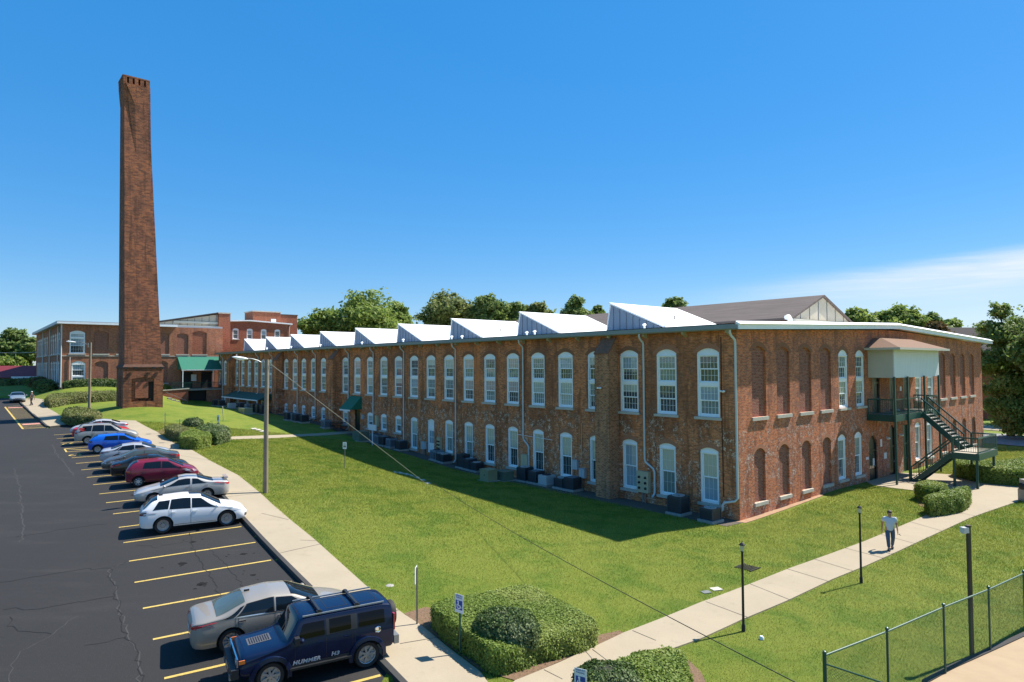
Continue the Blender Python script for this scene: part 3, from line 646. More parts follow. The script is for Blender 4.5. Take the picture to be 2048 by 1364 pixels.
def arch_mesh(w, zs, rise, th, dpt=-.012, m='arch'):
    inn = arc(w, zs, rise, 14); out = arc(w+2*th*.9, zs, rise+th, 14); b = MB()
    vs = [(x, dpt, z) for x, z in inn]+[(x, dpt, z) for x, z in out]+[(x, .05, z) for x, z in out]; n = len(inn)
    b.add(vs, [(i, i+1, n+i+1, n+i) for i in range(n-1)]+[(n+i, n+i+1, 2*n+i+1, 2*n+i) for i in range(n-1)])
    return b.mesh('brick_arch', M[m], recalc=False)
def place_window(ms, root, loc, rz, sill_m=None, arch=None):
    o = link('window', ms[0], root, loc, rz); link('pane', ms[1], o); s = link('sill', ms[2], o)
    if arch: link('brick_arch', arch, o)
    return o
UPG = [('g_pale','g_dark','g_mid','g_dark'), ('g_sky','g_dark','g_pale','g_pale'), ('g_mid','g_mid','g_dark','g_dark'), ('g_pink','g_mid','g_pink','g_dark'), ('g_dark','g_dark','g_sky','g_mid'), ('g_mid','g_dark','g_pale','g_mid'), (('g_pale',.35,'g_dark'),'g_dark','g_mid',('g_mid',.55,'g_dark')), ('g_sky',('g_mid',.7,'g_dark'),('g_pale',.4,'g_dark'),'g_dark'), ('g_dark',('g_pink',.6,'g_mid'),'g_pink','g_mid')]
UPM = [window_meshes(1.5, 5.62, 9.58, .26, 7.5, 5, g) for g in UPG]
arU = arch_mesh(1.5, 9.32, .26, .26); arL = arch_mesh(1.22, 3.69, .17, .26, m='arch_red'); arUr = arch_mesh(1.5, 9.32, .26, .3, m='arch_red')
sillL = None
patt = [4, 2, 7, 6, 1, 5, 3, 8, 3, 0, 6, 4, 7, 2, 8, 3, 6, 0, 5, 7, 3, 5, 6, 0, 8, 5, 2, 7, 5, 0, 2, 6]
for i, k in enumerate(UPK):
    place_window(UPM[patt[i]], mill, (0, tk(k), 0), R(-90), arch=arUr if k in (0, 1) else arU)
lc = {}
LG = [('g_pale','g_dark'), ('g_pale','g_mid'), ('g_sky','g_sky'), ('g_pale','g_sky'), ('g_mid','g_dark')]
lp = {0: 3, 1: 1, 2: 2, 3: 0, 4: 0, 5: 0, 6: 0, 7: 0, 8: 1}
for k in UPK:
    sp = lower_spec(k)
    if not sp or k == 10: continue
    key = (*[round(x, 2) for x in sp], lp.get(k, 1 if k < 12 else (k*7) % 2))
    if key not in lc: lc[key] = window_meshes(*sp, .17, None, 3, LG[key[3]])
    place_window(lc[key], mill, (0, tk(k), 0), R(-90), arch=arL)
lm = window_meshes(1.2, 2.3, 3.7, 0.02, None, 3, LG[4])
for k in (25, 27, 29): place_window(lm, mill, (0, tk(k)+.2, 0), R(-90))
GW = [window_meshes(1.42, 5.62, 9.6, .28, 7.55, 4, g) for g in (('g_mid','g_dark','g_mid','g_dark'), ('g_dark','g_dark','g_mid','g_dark'))]
GLW = window_meshes(1.2, .8, 3.85, .22, None, 4, ('g_mid','g_dark'))
agu = arch_mesh(1.42, 9.32, .28, .25); agl = arch_mesh(1.2, 3.63, .22, .25)
for i, c in enumerate((13.3, 16.0, 27.25, 30.05)): place_window(GW[i % 2], mill, (c, 0, 0), 0, arch=agu)
for c in (12.85, 15.45, 26.8, 29.5): place_window(GLW, mill, (c, 0, 0), 0, arch=agl)
# bricked-up windows
def bricked(w, zb, zt, rise, mat='brick_infill', sill=True, dep=.13):
    b = MB(); h = hole(0, w, zb, zt, rise); b.add([(x, dep, z) for x, z in h], [tuple(range(len(h)))]); me = b.mesh('bricked_window', M[mat], recalc=False)
    s = MB(); s.b2(-w/2-.1, w/2+.12, -.1, .125, zb-.2, zb-.003); return me, s.mesh('sill', M['stone'])
def place_bricked(ms, root, loc, rz=0, arch=None):
    o = link('bricked_window', ms[0], root, loc, rz); link('sill', ms[1], o)
    if arch: link('brick_arch', arch, o)
bu = bricked(1.55, 5.62, 9.68, .3); bl = bricked(1.2, .78, 3.83, .3); bu2 = bricked(1.45, 5.55, 9.5, .25); bl2 = bricked(1.1, .9, 3.5, .3)
abu = arch_mesh(1.55, 9.38, .3, .28, m='arch'); abl = arch_mesh(1.2, 3.53, .3, .24, m='arch_red')
for j in (0,1,2,3): place_bricked(bu, mill, (SJ(j), 0, 0), 0, abu); place_bricked(bl, mill, (SJ(j)-.05, 0, 0), 0, abl)
for j, c in ((11,0),(12,-.1),(13,-.2),(14,-.3)): place_bricked(bu2, mill, (SJ(j)+c, 0, 0)); place_bricked(bl2, mill, (SJ(j)-.1, 0, 0))
# doors
def door(root, loc, rz, w, zb, zt, rise, mat, glassm=None, panels=True, label=None, fr='dark_door'):
    b = MB(); h = hole(0, w, zb, zt, rise); b.xprism(h, .14, .19); b.b2(-w/2, -w/2+.1, .08, .139, zb, zt-rise); b.b2(w/2-.1, w/2, .08, .139, zb, zt-rise); b.b2(-w/2+.1, w/2-.1, .08, .139, zb+2.15, zb+2.25)
    o = b.build('door', M[mat], root, loc=loc, rz=rz)
    if label: o['label'] = label
    if glassm:
        g = MB(); g.b2(-w/2+.22, w/2-.22, .128, .138, zb+.9, zb+2.0); g.build('pane', M[glassm], o)
        g = MB(); g.b2(-.015, .015, .118, .127, zb+.9, zb+2.0); g.b2(-w/2+.22, w/2-.22, .12, .126, zb+1.43, zb+1.46); g.build('glazing_bar', M[mat], o)
    if panels:
        g = MB()
        for zz in (.25, 1.2): 
            for x in (-.25, .25): g.b2(x-.17, x+.17, .126, .1385, zb+zz, zb+zz+.75)
        g.build('door_panel', M[mat], o)
    k = MB(); k.ell((w/2-.2, .1, zb+1.05), (.035, .04, .035), 8, 6); k.b2(w/2-.215, w/2-.185, .1, .139, zb+1.03, zb+1.07); k.build('handle', M['chrome'], o)
    return o
door(mill, (17.95, 0, 0), 0, 1.45, .1, 3.4, .55, 'dark_door', 'g_dark', False, 'dark arched double door with a paper notice')
door(mill, (21.55, 0, 0), 0, 1.2, .1, 3.95, .3, 'dark_door'); door(mill, (24.2, 0, 0), 0, 1.15, .1, 3.8, 0, 'green')
for c in (18.75, 21.9, 24.6): door(mill, (c, 0, 0), 0, 1.35, 5.0, 7.6, 0, 'dark_door')
door(mill, (0, 45.6, 0), R(-90), 1.25, 1.35, 3.85, 0, 'dark_door')
door(mill, (0, tk(10), 0), R(-90), 1.15, .65, 3.76, .17, 'wood', 'g_sky', False, 'white door with a tall glass light')
# ---- buttresses
for i, t in enumerate((8.6, 49.65, 67.0, 87.1)):
    b = MB(); p = 1.0; w = 1.2
    prof = [(-p, -1.2), (-.001, -1.2), (-.001, 10.35), (-.25, 10.35), (-p, 9.35)]
    n = 5; vs = [(x, t, z) for x, z in prof]+[(x, t+w, z) for x, z in prof]
    b.add(vs, [(0,1,2,3,4), (9,8,7,6,5)]+[(k, n+k, n+(k+1)%n, (k+1)%n) for k in range(n)])
    o = b.build('buttress', M['brick_pier'] if i == 0 else M['brick_long'], mill)
    c = MB(); d = np.array([-.75, 0, -1.0]); 
    c.add([(-.22, t-.03, 10.37), (-.22, t+w+.03, 10.37), (-p-.02, t+w+.03, 9.33), (-p-.02, t-.03, 9.33), (-.22, t-.03, 10.42), (-.22, t+w+.03, 10.42), (-p-.06, t+w+.03, 9.38), (-p-.06, t-.03, 9.38)], [(3,2,1,0),(4,5,6,7),(0,1,5,4),(1,2,6,5),(2,3,7,6),(3,0,4,7)])
    c.build('cap', pm('sooty_coping', (.24,.12,.075), .95, spec=.1, var=.6, scale=9, bump=.03), o)
# ---- eaves, gutter, downspouts
b = MB(); g = [(-.60, 10.86), (-.62, 10.62), (-.56, 10.55), (-.42, 10.55), (-.38, 10.86), (-.41, 10.86), (-.45, 10.59), (-.54, 10.59), (-.585, 10.65), (-.57, 10.86)]
n = len(g); vs = [(x, -.44, z) for x, z in g]+[(x, LEN+.2, z) for x, z in g]
b.add(vs, [(k, (k+1)%n, n+(k+1)%n, n+k) for k in range(n)]+[tuple(range(n)), tuple(range(n, 2*n))[::-1]]); b.build('gutter', M['gutter'], mill)
b = MB(); b.b2(-.375, 0, -.42, LEN+.2, 10.601, 10.66); b.build('soffit', pm('soffit_boards', (.3,.24,.17), .8), mill)
rt_ = MB(); rt_.add([(-.36, -.07, 10.43), (-.001, -.07, 10.28), (-.001, .07, 10.28), (-.36, .07, 10.43), (-.36, -.07, 10.6), (-.001, -.07, 10.6), (-.001, .07, 10.6), (-.36, .07, 10.6)], [(3,2,1,0),(4,5,6,7),(0,1,5,4),(1,2,6,5),(2,3,7,6),(3,0,4,7)])
rtm = rt_.mesh('rafter_tail', pm('rafter_tail_paint', (.42,.4,.3), .75))
for k in range(0, 33): link('rafter_tail', rtm, mill, (0, .45+AW*k, 0))
def downspout(t, zend, jog=None, zj=None, foot=True):
    p = [(-.5, t, 10.56), (-.5, t, 10.4), (-.42, t, 10.25), (-.13, t, 10.02), (-.1, t, 9.9)]
    if jog: p += [(-.1, t, zj+.25), (-.1, t-.08, zj+.05), (-.1, t-jog+.08, zj-.3), (-.1, t-jog, zj-.5)]; t -= jog
    p += [(-.1, t, zend+.35)]
    if foot: p += [(-.15, t, zend+.2), (-.36, t, zend+.06)]
    else: p += [(-.1, t, zend)]
    MB().tube(p, .062, 8).build('downspout', M['pipe'], mill, 40)
downspout(6.46, .45, .75, 2.5); downspout(18.05, .15, .62, 2.9)
for t, ze in ((26.98, .2), (35.71, .7), (41.86, 2.2), (47.61, 1.5), (56.46, 2.0), (62.0, 2.1), (70.98, 4.8), (76.55, 4.55), (84.78, 4.6), (93.36, 2.7)): downspout(t, ze)
MB().tube([(-.5, .12, 10.56), (-.5, .12, 10.4), (-.42, .12, 10.25), (-.13, .06, 10.0), (-.09, .06, 9.85), (-.09, .06, 1.25), (-.12, .2, 1.08), (-.3, .75, .95), (-.34, .85, .8), (-.36, .85, .55), (-.4, 1.05, .35), (-.42, 1.1, .05)], .066, 8).build('downspout', M['pipe'], mill, 40)
# gable fascia: two boards stepping, with the low ridge in the middle
for s0, s1 in ((-.62, 22.15), (22.15, 46.2)):
    z = lambda s: 10.62+.72*(1-abs(s-22.15)/22.8)
    b = MB()
    for y0, y1, za, zb in ((-.5, -.44, -.06, .2),):
        vs = [(s0, y0, z(s0)+za), (s1, y0, z(s1)+za), (s1, y1, z(s1)+za), (s0, y1, z(s0)+za), (s0, y0, z(s0)+zb), (s1, y0, z(s1)+zb), (s1, y1, z(s1)+zb), (s0, y1, z(s0)+zb)]
        b.add(vs, [(3,2,1,0),(4,5,6,7),(0,1,5,4),(1,2,6,5),(2,3,7,6),(3,0,4,7)])
    prof = [(-.5, .203), (-.57, .203), (-.6, .23), (-.3, .4), (-.3, .203)]; nn = len(prof); vs = [(s0, y, z(s0)+q) for y, q in prof]+[(s1, y, z(s1)+q) for y, q in prof]; b.add(vs, [(k, nn+k, nn+(k+1)%nn, (k+1)%nn) for k in range(nn)]+[tuple(range(nn)), tuple(range(nn, 2*nn))[::-1]])
    vs = [(s0, -.44, z(s0)-.05), (s1, -.44, z(s1)-.05), (s1, .02, z(s1)-.05), (s0, .02, z(s0)-.05)]; b.quad(*vs)
    b.build('fascia', M['fascia'], mill)
rz_ = lambda s: 10.9+.72*(1-abs(s-22.15)/22.8)
b = MB(); b.quad((-.4, -.41, rz_(-.4)), (22.15, -.41, rz_(22.15)), (22.15, LEN, rz_(22.15)), (-.4, LEN, rz_(-.4))); b.quad((22.15, -.41, rz_(22.15)), (46.1, -.41, rz_(46.1)), (46.1, LEN, rz_(46.1)), (22.15, LEN, rz_(22.15)))
b.build('roof', M['metal_white'], mill, recalc=False)
# ---- saw-tooth monitors
for k in range(9 if False else 10):
    ta = 11.85+10.03*k; D0, D1 = 3.0, 11.0; zb = 11.0; za = 13.05; ts = ta+.35; te = ta-5.0
    if ta > LEN+3: break
    b = MB(); e = .05
    top = [(D0-e, te-.25, zb-.02), (D1+e, te-.25, zb-.02), (D1+e, ta+.12, za+.1), (D0-e, ta+.12, za+.1)]
    b.add(top+[(x, y, z-.09) for x, y, z in top], [(0,1,2,3),(7,6,5,4),(0,4,5,1),(1,5,6,2),(2,6,7,3),(3,7,4,0)])
    b.quad((D0, ta, za-.03), (D1, ta, za-.03), (D1, ts, zb-.3), (D0, ts, zb-.3))
    o = b.build('roof_monitor', M['metal_white'], mill, recalc=False)
    for D, dd in ((D0, -1), (D1, 1)):
        p = MB(); p.add([(D, te, zb-.4), (D, ts, zb-.4), (D, ts, zb-.1), (D, ta, za-.05), (D, te+.02, zb-.08)], [(0,1,2,3,4)]); pn = p.build('end_panel', M['seam'], o, recalc=False)
        s = MB(); nn = 9
        for q in range(1, nn):
            y = te+(ts-te)*q/nn; zt = zb+(za-zb)*min(1, max(0, (y-te)/(ta-te)))-.12; s.b2(D-.03, D+.03, y-.012, y+.012, zb-.35, zt)
        s.build('seam', M['seam_dark'], pn)
    f = MB(); f.bar((D0-e-.02, te-.25, zb-.05), (D0-e-.02, ta+.12, za+.06), .05, .1); f.bar((D0-.03, ta+.03, za+.0), (D0-.03, ts+.03, zb-.1), .05, .1); f.build('verge_trim', M['fascia'], o)
    if k % 2 == 0 or k > 4:
        v = MB(); y = te+2.0; zz = zb+(za-zb)*2/5; v.tube([(6.5, y, zz-.1), (6.5, y, zz+.28)], .05, 8); v.ell((6.5, y, zz+.3), (.09, .09, .05), 8, 5); v.build('vent_pipe', M['pad'], o)
# roof vents along the eave
vt = MB(); vt.tube([(0,0,10.85), (0,0,11.22)], .07, 8); vt.lathe([(.13, 11.2), (.15, 11.26), (.05, 11.34)], 10); vtm = vt.mesh('roof_vent', M['metal_white'], 40)
for s, t in ((1.2, 7.4), (1.4, 5.9), (1.0, 17.9), (1.6, 19.5), (1.1, 29.3), (1.4, 28.1), (1.2, 38.0), (1.5, 47.5), (1.2, 58.0), (1.4, 68.0), (1.2, 69.2), (1.3, 77.0)): link('roof_vent', vtm, mill, (s, t, 0))
vb = MB(); vb.tube([(9, 1.5, 11), (9, 1.5, 11.6), (8.8, 1.5, 11.75), (8.5, 1.5, 11.7)], .16, 8); vb.build('roof_vent', M['metal_white'], mill, 40)
# ---- clerestory along the ridge
zc0, zc1 = 12.25, 14.3; sL, sR, sM = 16.0, 26.7, 21.35; y0, y1 = 5.0, 92.0
b = MB(); b.b2(sL+1.0, sR-1.0, y0+.6, y1, 11.0, zc0+.05); cl_ = b.build('clerestory', pm('clerestory_boards', (.3,.19,.14), .85, var=.3), mill)
b = MB()
for (a, za, c, zc) in ((sL-.1, zc0-.04, sM, zc1), (sM, zc1, sR+.1, zc0-.04)):
    b.add([(a, y0-.2, za), (c, y0-.2, zc), (c, y1, zc), (a, y1, za), (a, y0-.2, za-.16), (c, y0-.2, zc-.16), (c, y1, zc-.16), (a, y1, za-.16)], [(0,1,2,3),(7,6,5,4),(0,4,5,1),(3,2,6,7),(0,3,7,4),(1,5,6,2)])
b.build('clerestory_roof', M['roof_brown'], cl_)
b = MB(); b.add([(sL+.15, y0, zc0-.06), (sR-.15, y0, zc0-.06), (sM, y0, zc1-.18)], [(0,1,2)]); gp = b.build('gable_panel', M['corr'], cl_, recalc=False)
b = MB()
for q in range(1, 7):
    x = sL+(sR-sL)*q/7; zt = zc0+(zc1-zc0)*(1-abs(x-sM)/(sR-sM))-.2; b.b2(x-.03, x+.03, y0-.03, y0+.02, zc0-.06, zt)
b.build('batten', M['seam_dark'], gp)
b = MB(); b.b2(sL, sR, y0-.15, y0+.3, zc0-.32, zc0-.1)
for q in range(9): b.b2(sL+.6+q*1.2-.06, sL+.6+q*1.2+.06, y0+.0, y0+.7, zc0-.5, zc0-.33)
b.build('beam', M['tan_panel'], cl_)
# ---- awnings
def shed(t0, t1, so, zi, zo, mat, name='awning', fringe=True, posts=()):
    b = MB(); b.quad((0, t0, zi), (0, t1, zi), (-so, t1, zo), (-so, t0, zo)); b.add([(0, t0, zi), (-so, t0, zo), (0, t0, zo)], [(0,1,2)]); b.add([(0, t1, zi), (-so, t1, zo), (0, t1, zo)], [(0,1,2)])
    o = b.build(name, M[mat], mill, recalc=False)
    if fringe:
        f = MB(); n = 12
        for i in range(n):
            a, c = t0+(t1-t0)*i/n, t0+(t1-t0)*(i+1)/n; m = (a+c)/2
            f.add([(-so-.004, a, zo), (-so-.004, c, zo), (-so-.004, c, zo-.12), (-so-.004, m, zo-.2), (-so-.004, a, zo-.12)], [(0,1,2,3,4)])
        f.build('valance', M['sign_white'], o, recalc=False)
    for t in posts: MB().tube([(-so+.05, t, 1.5), (-so+.05, t, zo)], .05, 8).build('post', M['pipe'], o)
    return o
shed(44.6, 47.2, 1.35, 5.35, 3.95, 'green_awn')
o = shed(71.3, 87.0, 2.0, 4.75, 3.95, 'porch', 'porch_roof', False, (71.6, 75.5, 79.5, 83.5))
MB().b2(-2.06, -1.97, 71.2, 87.1, 3.83, 3.98).build('fascia', M['fascia'], o)
MB().tube([(-2.0, 71.2, 3.9), (-2.0, 71.2, 2.1), (-1.9, 72.5, 2.0)], .06).build('downspout', M['pipe'], o)
# wall lamps on the gable
for x, z in ((20.4, 3.0), (23.0, 3.05), (22.4, 5.0)):
    l = MB(); l.b2(x-.08, x+.08, -.04, 0, z-.05, z+.12); l.ell((x, -.14, z+.02), (.14, .14, .09), 10, 6); l.build('wall_lamp', M['sign_white'], mill, 40)
for x, z, w, h, m in ((19.35, 2.75, .3, .55, 'sign_white'), (20.05, 1.75, .5, .45, 'sign_white'), (18.25, 1.45, .26, .5, 'sign_white'), (23.35, 6.65, .3, .35, 'sign_white')):
    q = MB(); y = -.03 if m != 'x' else 0
    yy = .10 if abs(x-18.25) < .01 else -.03
    q.b2(x-w/2, x+w/2, yy, yy+.025, z-h/2, z+h/2); q.build('notice', M[m], mill)
for x in (16.75, 16.98):
    q = MB(); q.lathe([(.07, -.02), (.11, -.02), (.11, .0), (.07, .0)], 12, (x, 0, 1.85 if x < 16.9 else 1.85), axis='y'); q.build('door_number', M['sign_white'], mill)
# rusty seam and hung conduit near the corner of the long wall
MB().tube([(-.012, 1.0, 10.2), (-.015, 1.02, 6), (-.012, .98, 1.2)], .03, 6).build('rust_seam', pm('rust_streak', (.07,.025,.015), .95), mill)
MB().tube([(-.05, 11.95, 4.6), (-.05, 11.95, 2.3)], .025, 6).build('conduit', M['beige_box'], mill)
MB().tube([(-.04, 18.8, 3.3), (-.04, 14.9, 3.2)], .018, 6).build('conduit', M['fascia'], mill)
for t, z in ((.9, 7.1), (9.3, 7.1)):
    l = MB(); x = 0 if t < 5 else -1.0
    l.b2(x-.06, x, t-.06, t+.06, z-.05, z+.06); l.ell((x-.13, t-.1, z+.03), (.07, .1, .06), 8, 6); l.ell((x-.13, t+.1, z+.03), (.07, .1, .06), 8, 6); l.build('flood_light', M['fascia'], mill, 40)

# ---------------------------------------------------------------- outside stair and its covered deck on the gable front
st = thing('exterior_staircase', 'dark green steel stair and deck under a white boarded canopy', 'staircase', L(20, -2, .12), TH)
def S(mb): mb.v = [(x-20, y+2, z-.12) for x, y, z in mb.v]; return mb
GR = M['green']
b = MB(); b.b2(17.0, 25.9, -1.8, -.02, 4.92, 5.0); S(b).build('deck', pm('deck_boards', (.2,.19,.16), .85, var=.2), st)
b = MB(); b.b2(16.95, 25.95, -1.86, -1.78, 4.55, 5.02); b.b2(16.95, 17.03, -1.775, -.02, 4.55, 5.02); b.b2(25.87, 25.95, -1.775, -.02, 4.55, 5.02); S(b).build('rim_beam', GR, st)
for x in (16.85, 19.3, 22.6, 25.7):
    b = MB(); b.b2(x-.07, x+.07, -1.98, -1.865, .05, 7.7); S(b).build('post', GR, st)
def rail(pts, hgt, name='railing', bal=.13, mid=True):
    b = MB()
    for a, c in zip(pts[:-1], pts[1:]):
        a = np.array(a, float); c = np.array(c, float); up = np.array([0, 0, hgt]); b.bar(a+up, c+up, .07, .09); b.bar(a+[0,0,.12], c+[0,0,.12], .04, .05)
        n = max(1, int(np.linalg.norm(c-a)/bal))
        for i in range(1, n): p = a+(c-a)*i/n; b.bar(p+[0,0,.12], p+up, .018, .018)
        b.bar(a, a+up, .06, .06)
    b.bar(pts[-1], np.array(pts[-1])+[0,0,hgt], .06, .06)
    S(b).build(name, GR, st)
rail([(17.0, -.1, 5.0), (17.0, -1.74, 5.0), (21.95, -1.74, 5.0)], 1.08); rail([(23.55, -1.74, 5.0), (25.85, -1.74, 5.0), (25.85, -.1, 5.0)], 1.08)
def flight(x0, x1, ya, za, yb, zb, nt):
    b = MB()
    for x in (x0, x1): b.bar((x, ya, za-.14), (x, yb, zb-.14), .06, .32)
    S(b).build('stringer', GR, st)
    for i in range(1, nt):
        f = i/nt; y = ya+(yb-ya)*f; z = za+(zb-za)*f; t = MB(); t.b2(x0+.035, x1-.035, y-.15, y+.15, z-.045, z); S(t).build('tread', pm('tread_grey', (.3,.3,.27), .8) if False else M['pad'], st)
flight(22.0, 23.5, -1.87, 5.0, -4.55, 2.5, 12); flight(19.5, 20.95, -4.5, 2.5, -1.95, .15, 12)
rail([(22.0, -1.85, 5.0), (22.0, -4.55, 2.5)], 1.05, bal=.2); rail([(23.5, -1.85, 5.0), (23.5, -4.55, 2.5)], 1.05, bal=.2)
rail([(19.5, -4.5, 2.5), (19.5, -1.95, .2)], 1.0, bal=.2); rail([(20.95, -4.5, 2.5), (20.95, -1.95, .2)], 1.0, bal=.2)
b = MB(); b.b2(19.42, 23.6, -6.05, -4.56, 2.42, 2.5); S(b).build('landing', pm('landing_boards', (.38,.33,.25), .85), st)
b = MB(); b.b2(19.36, 23.66, -6.12, -6.055, 2.08, 2.52); b.b2(19.36, 19.415, -6.05, -4.5, 2.08, 2.52); b.b2(23.605, 23.66, -6.05, -4.5, 2.08, 2.52); b.b2(19.42, 23.6, -4.555, -4.5, 2.08, 2.41); S(b).build('rim_beam', GR, st)
rail([(19.4, -4.6, 2.5), (19.4, -6.05, 2.5), (23.6, -6.05, 2.5), (23.6, -4.6, 2.5)], 1.05)
for x, y in ((19.5, -5.95), (23.3, -5.95), (19.5, -4.62), (23.3, -4.62)):
    b = MB(); b.b2(x-.07, x+.07, y-.07, y+.07, .0, 2.41); S(b).build('post', GR, st)
b = MB(); b.b2(17.3, 26.3, -1.78, -1.7, 7.62, 9.72); b.b2(26.22, 26.3, -1.695, -.02, 7.62, 9.72)
for i in range(1, 30): x = 17.3+i*.3; b.b2(x-.006, x+.006, -1.786, -1.781, 7.64, 9.7)
cp = S(b).build('canopy_wall', M['white_panel'], st)
b = MB(); b.b2(17.3, 17.38, -1.695, -.02, 7.62, 9.72)
for i in range(1, 6): y = -1.695+i*.28; b.b2(17.293, 17.299, y-.006, y+.006, 7.64, 9.7)
S(b).build('canopy_wall', M['tan_panel'], st)
b = MB(); e0, e1, yo, zo, zt = 16.75, 26.9, -2.35, 9.74, 10.5
b.add([(e0, 0, zo), (e0, yo, zo), (e1, yo, zo), (e1, 0, zo), (e0+1.7, 0, zt), (e0+1.7, -.55, zt), (e1-2.6, -.55, zt), (e1-2.6, 0, zt)], [(0,1,5,4), (1,2,6,5), (2,3,7,6), (4,5,6,7), (3,2,1,0)])
ro = S(b).build('canopy_roof', M['roof_tan'], st, recalc=False)
b = MB(); b.b2(e0-.03, e1+.03, yo-.035, yo-.003, zo-.14, zo+.02); b.b2(e0-.03, e0-.002, yo, -.02, zo-.14, zo+.02); b.b2(e1+.002, e1+.03, yo, -.02, zo-.14, zo+.02); S(b).build('canopy_fascia', M['tan_panel'], st)
def shifter(s, t, z):
    def f(mb): mb.v = [(x-s, y-t, q-z) for x, y, q in mb.v]; return mb
    return f
# ---------------------------------------------------------------- chimney stack
CS, CT, CZ = -17.5, 64.2, 4.05
ch = thing('chimney_stack', 'very tall square tapering brick chimney with a notched crown, on the grassy mound', 'chimney', L(CS, CT, CZ), TH)
cw = 4.0
def ring(mb, levels):
    vs = []; fs = []
    for (h, z) in levels: vs += [(-h, -h, z), (h, -h, z), (h, h, z), (-h, h, z)]
    for i in range(len(levels)-1):
        for k in range(4): fs.append((4*i+k, 4*i+(k+1)%4, 4*i+4+(k+1)%4, 4*i+4+k))
    fs += [(3,2,1,0), tuple(range(len(vs)-4, len(vs)))]
    return mb.add(vs, fs)
# base pedestal with an arched, bricked recess in each visible face
HB = 1.97; zl = 4.35
b = MB()
mpF = lambda a, z, d: (a, -HB+d, z); mpS = lambda a, z, d: (-HB+d, -a, z)
hF = [(-1.15, .75), (1.05, .75), (1.05, 3.2), (.6, 3.35), (0, 3.42), (-.6, 3.35), (-1.15, 3.2)]
p1 = wallpanel(-HB, HB, -1.5, lambda a: zl, [hF], mpF, .45); p2 = wallpanel(-HB, HB, -1.5, lambda a: zl, [[(-.55, .1), (-.2, .1), (-.2, 3.6), (-.55, 3.6)], [(.35, .1), (.7, .1), (.7, 3.6), (.35, 3.6)]], mpS, .4)
for q in (p1, p2): b.add(q.v, q.f)
b.quad((HB, -HB, -1.5), (HB, HB, -1.5), (HB, HB, zl), (HB, -HB, zl)); b.quad((-HB, HB, -1.5), (HB, HB, -1.5), (HB, HB, zl), (-HB, HB, zl)); b.quad((-HB, -HB, zl), (HB, -HB, zl), (HB, HB, zl), (-HB, HB, zl))
b.build('pedestal', M['brick_chimney'], ch, recalc=False)
b = MB(); b.b2(-.78, .5, -HB+.06, -HB+.44, 1.1, 2.9); b.build('bricked_recess', M['brick_rear'], ch); b = MB(); b.b2(-1.13, 1.03, -HB+.1, -HB+.445, 2.902, 3.4); b.b2(-1.13, -.782, -HB+.16, -HB+.445, .9, 2.9); b.build('bricked_recess', M['brick_chimney'], ch)
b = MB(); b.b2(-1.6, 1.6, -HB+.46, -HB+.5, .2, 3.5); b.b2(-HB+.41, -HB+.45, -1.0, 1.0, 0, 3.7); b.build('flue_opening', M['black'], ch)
b = MB()
for i in range(26):
    x = rnd.uniform(-1.0, .9); z = .72+abs(rnd.gauss(0, .16)); b.box((x, -HB+.28+rnd.random()*.12, z+.02), (.22, .2, .09), rnd.uniform(-.4, .4))
b.build('broken_brick', M['brick_chimney'], ch)
b = MB(); ring(b, [(HB-.02, zl+.002), (HB+.06, zl+.08), (HB+.07, zl+.22), (HB-.04, zl+.36), (1.84, zl+.5)]); b.build('ledge', pm('sooty_ledge', (.11,.055,.035), .95, var=.6, scale=3), ch)
for x in (-1.75, -.85, .95, 1.75):
    b = MB(); b.box((x, -HB-.2, zl+.1), (.3, .2, .22)); b.build('iron_bracket', M['black'], ch)
ht = 37.3
b = MB(); ring(b, [(1.83, zl+.45), (1.24, 34.3), (1.35, 36.4), (1.35, ht-1.05)]); b.build('shaft', M['brick_chimney'], ch, recalc=False)
b = MB(); h = 1.35
for sx, sy in ((1, 0), (0, 1)):
    for sg in (-1, 1):
        for k in range(5):
            o = -h+.22+(2*h-.44)*k/4
            if sx: b.box((sg*(h-.14), o, ht-.55), (.3, .36, 1.0))
            else: b.box((o, sg*(h-.14), ht-.55), (.36, .3, 1.0))
b.b2(-h+.3, h-.3, -h+.3, h-.3, ht-1.04, ht-.85); ring(b, [(h+.02, ht-.06), (h+.02, ht+.12)]); b.build('crown', M['brick_chimney'], ch)
# a pilaster strip up the front right half below the crown, which throws the long slanting shade
b = MB(); b.add([(-.2, -1.35, 28.0), (1.3, -1.37, 28.0), (1.36, -1.5, 36.5), (-1.1, -1.5, 36.5), (-.2, -1.42, 34.2), (-.2, -1.2, 28.0), (1.2, -1.2, 28), (1.3, -1.3, 36.5), (-1.1, -1.3, 36.5)], [(0,1,2,3,4), (0,4,8,5), (4,3,8), (1,6,7,2), (3,2,7,8)]); b.build('corbel', M['brick_chimney'], ch, recalc=False)

LEAN = np.array([-1.2*math.cos(TH), 1.2*math.sin(TH)])/33.0       # the old stack leans a little to the left
for o in [c for c in COL.objects if c.parent == ch]:
    for v in o.data.vertices:
        if v.co.z > zl+.45: k = v.co.z-zl-.45; v.co.x += LEAN[0]*k; v.co.y += LEAN[1]*k
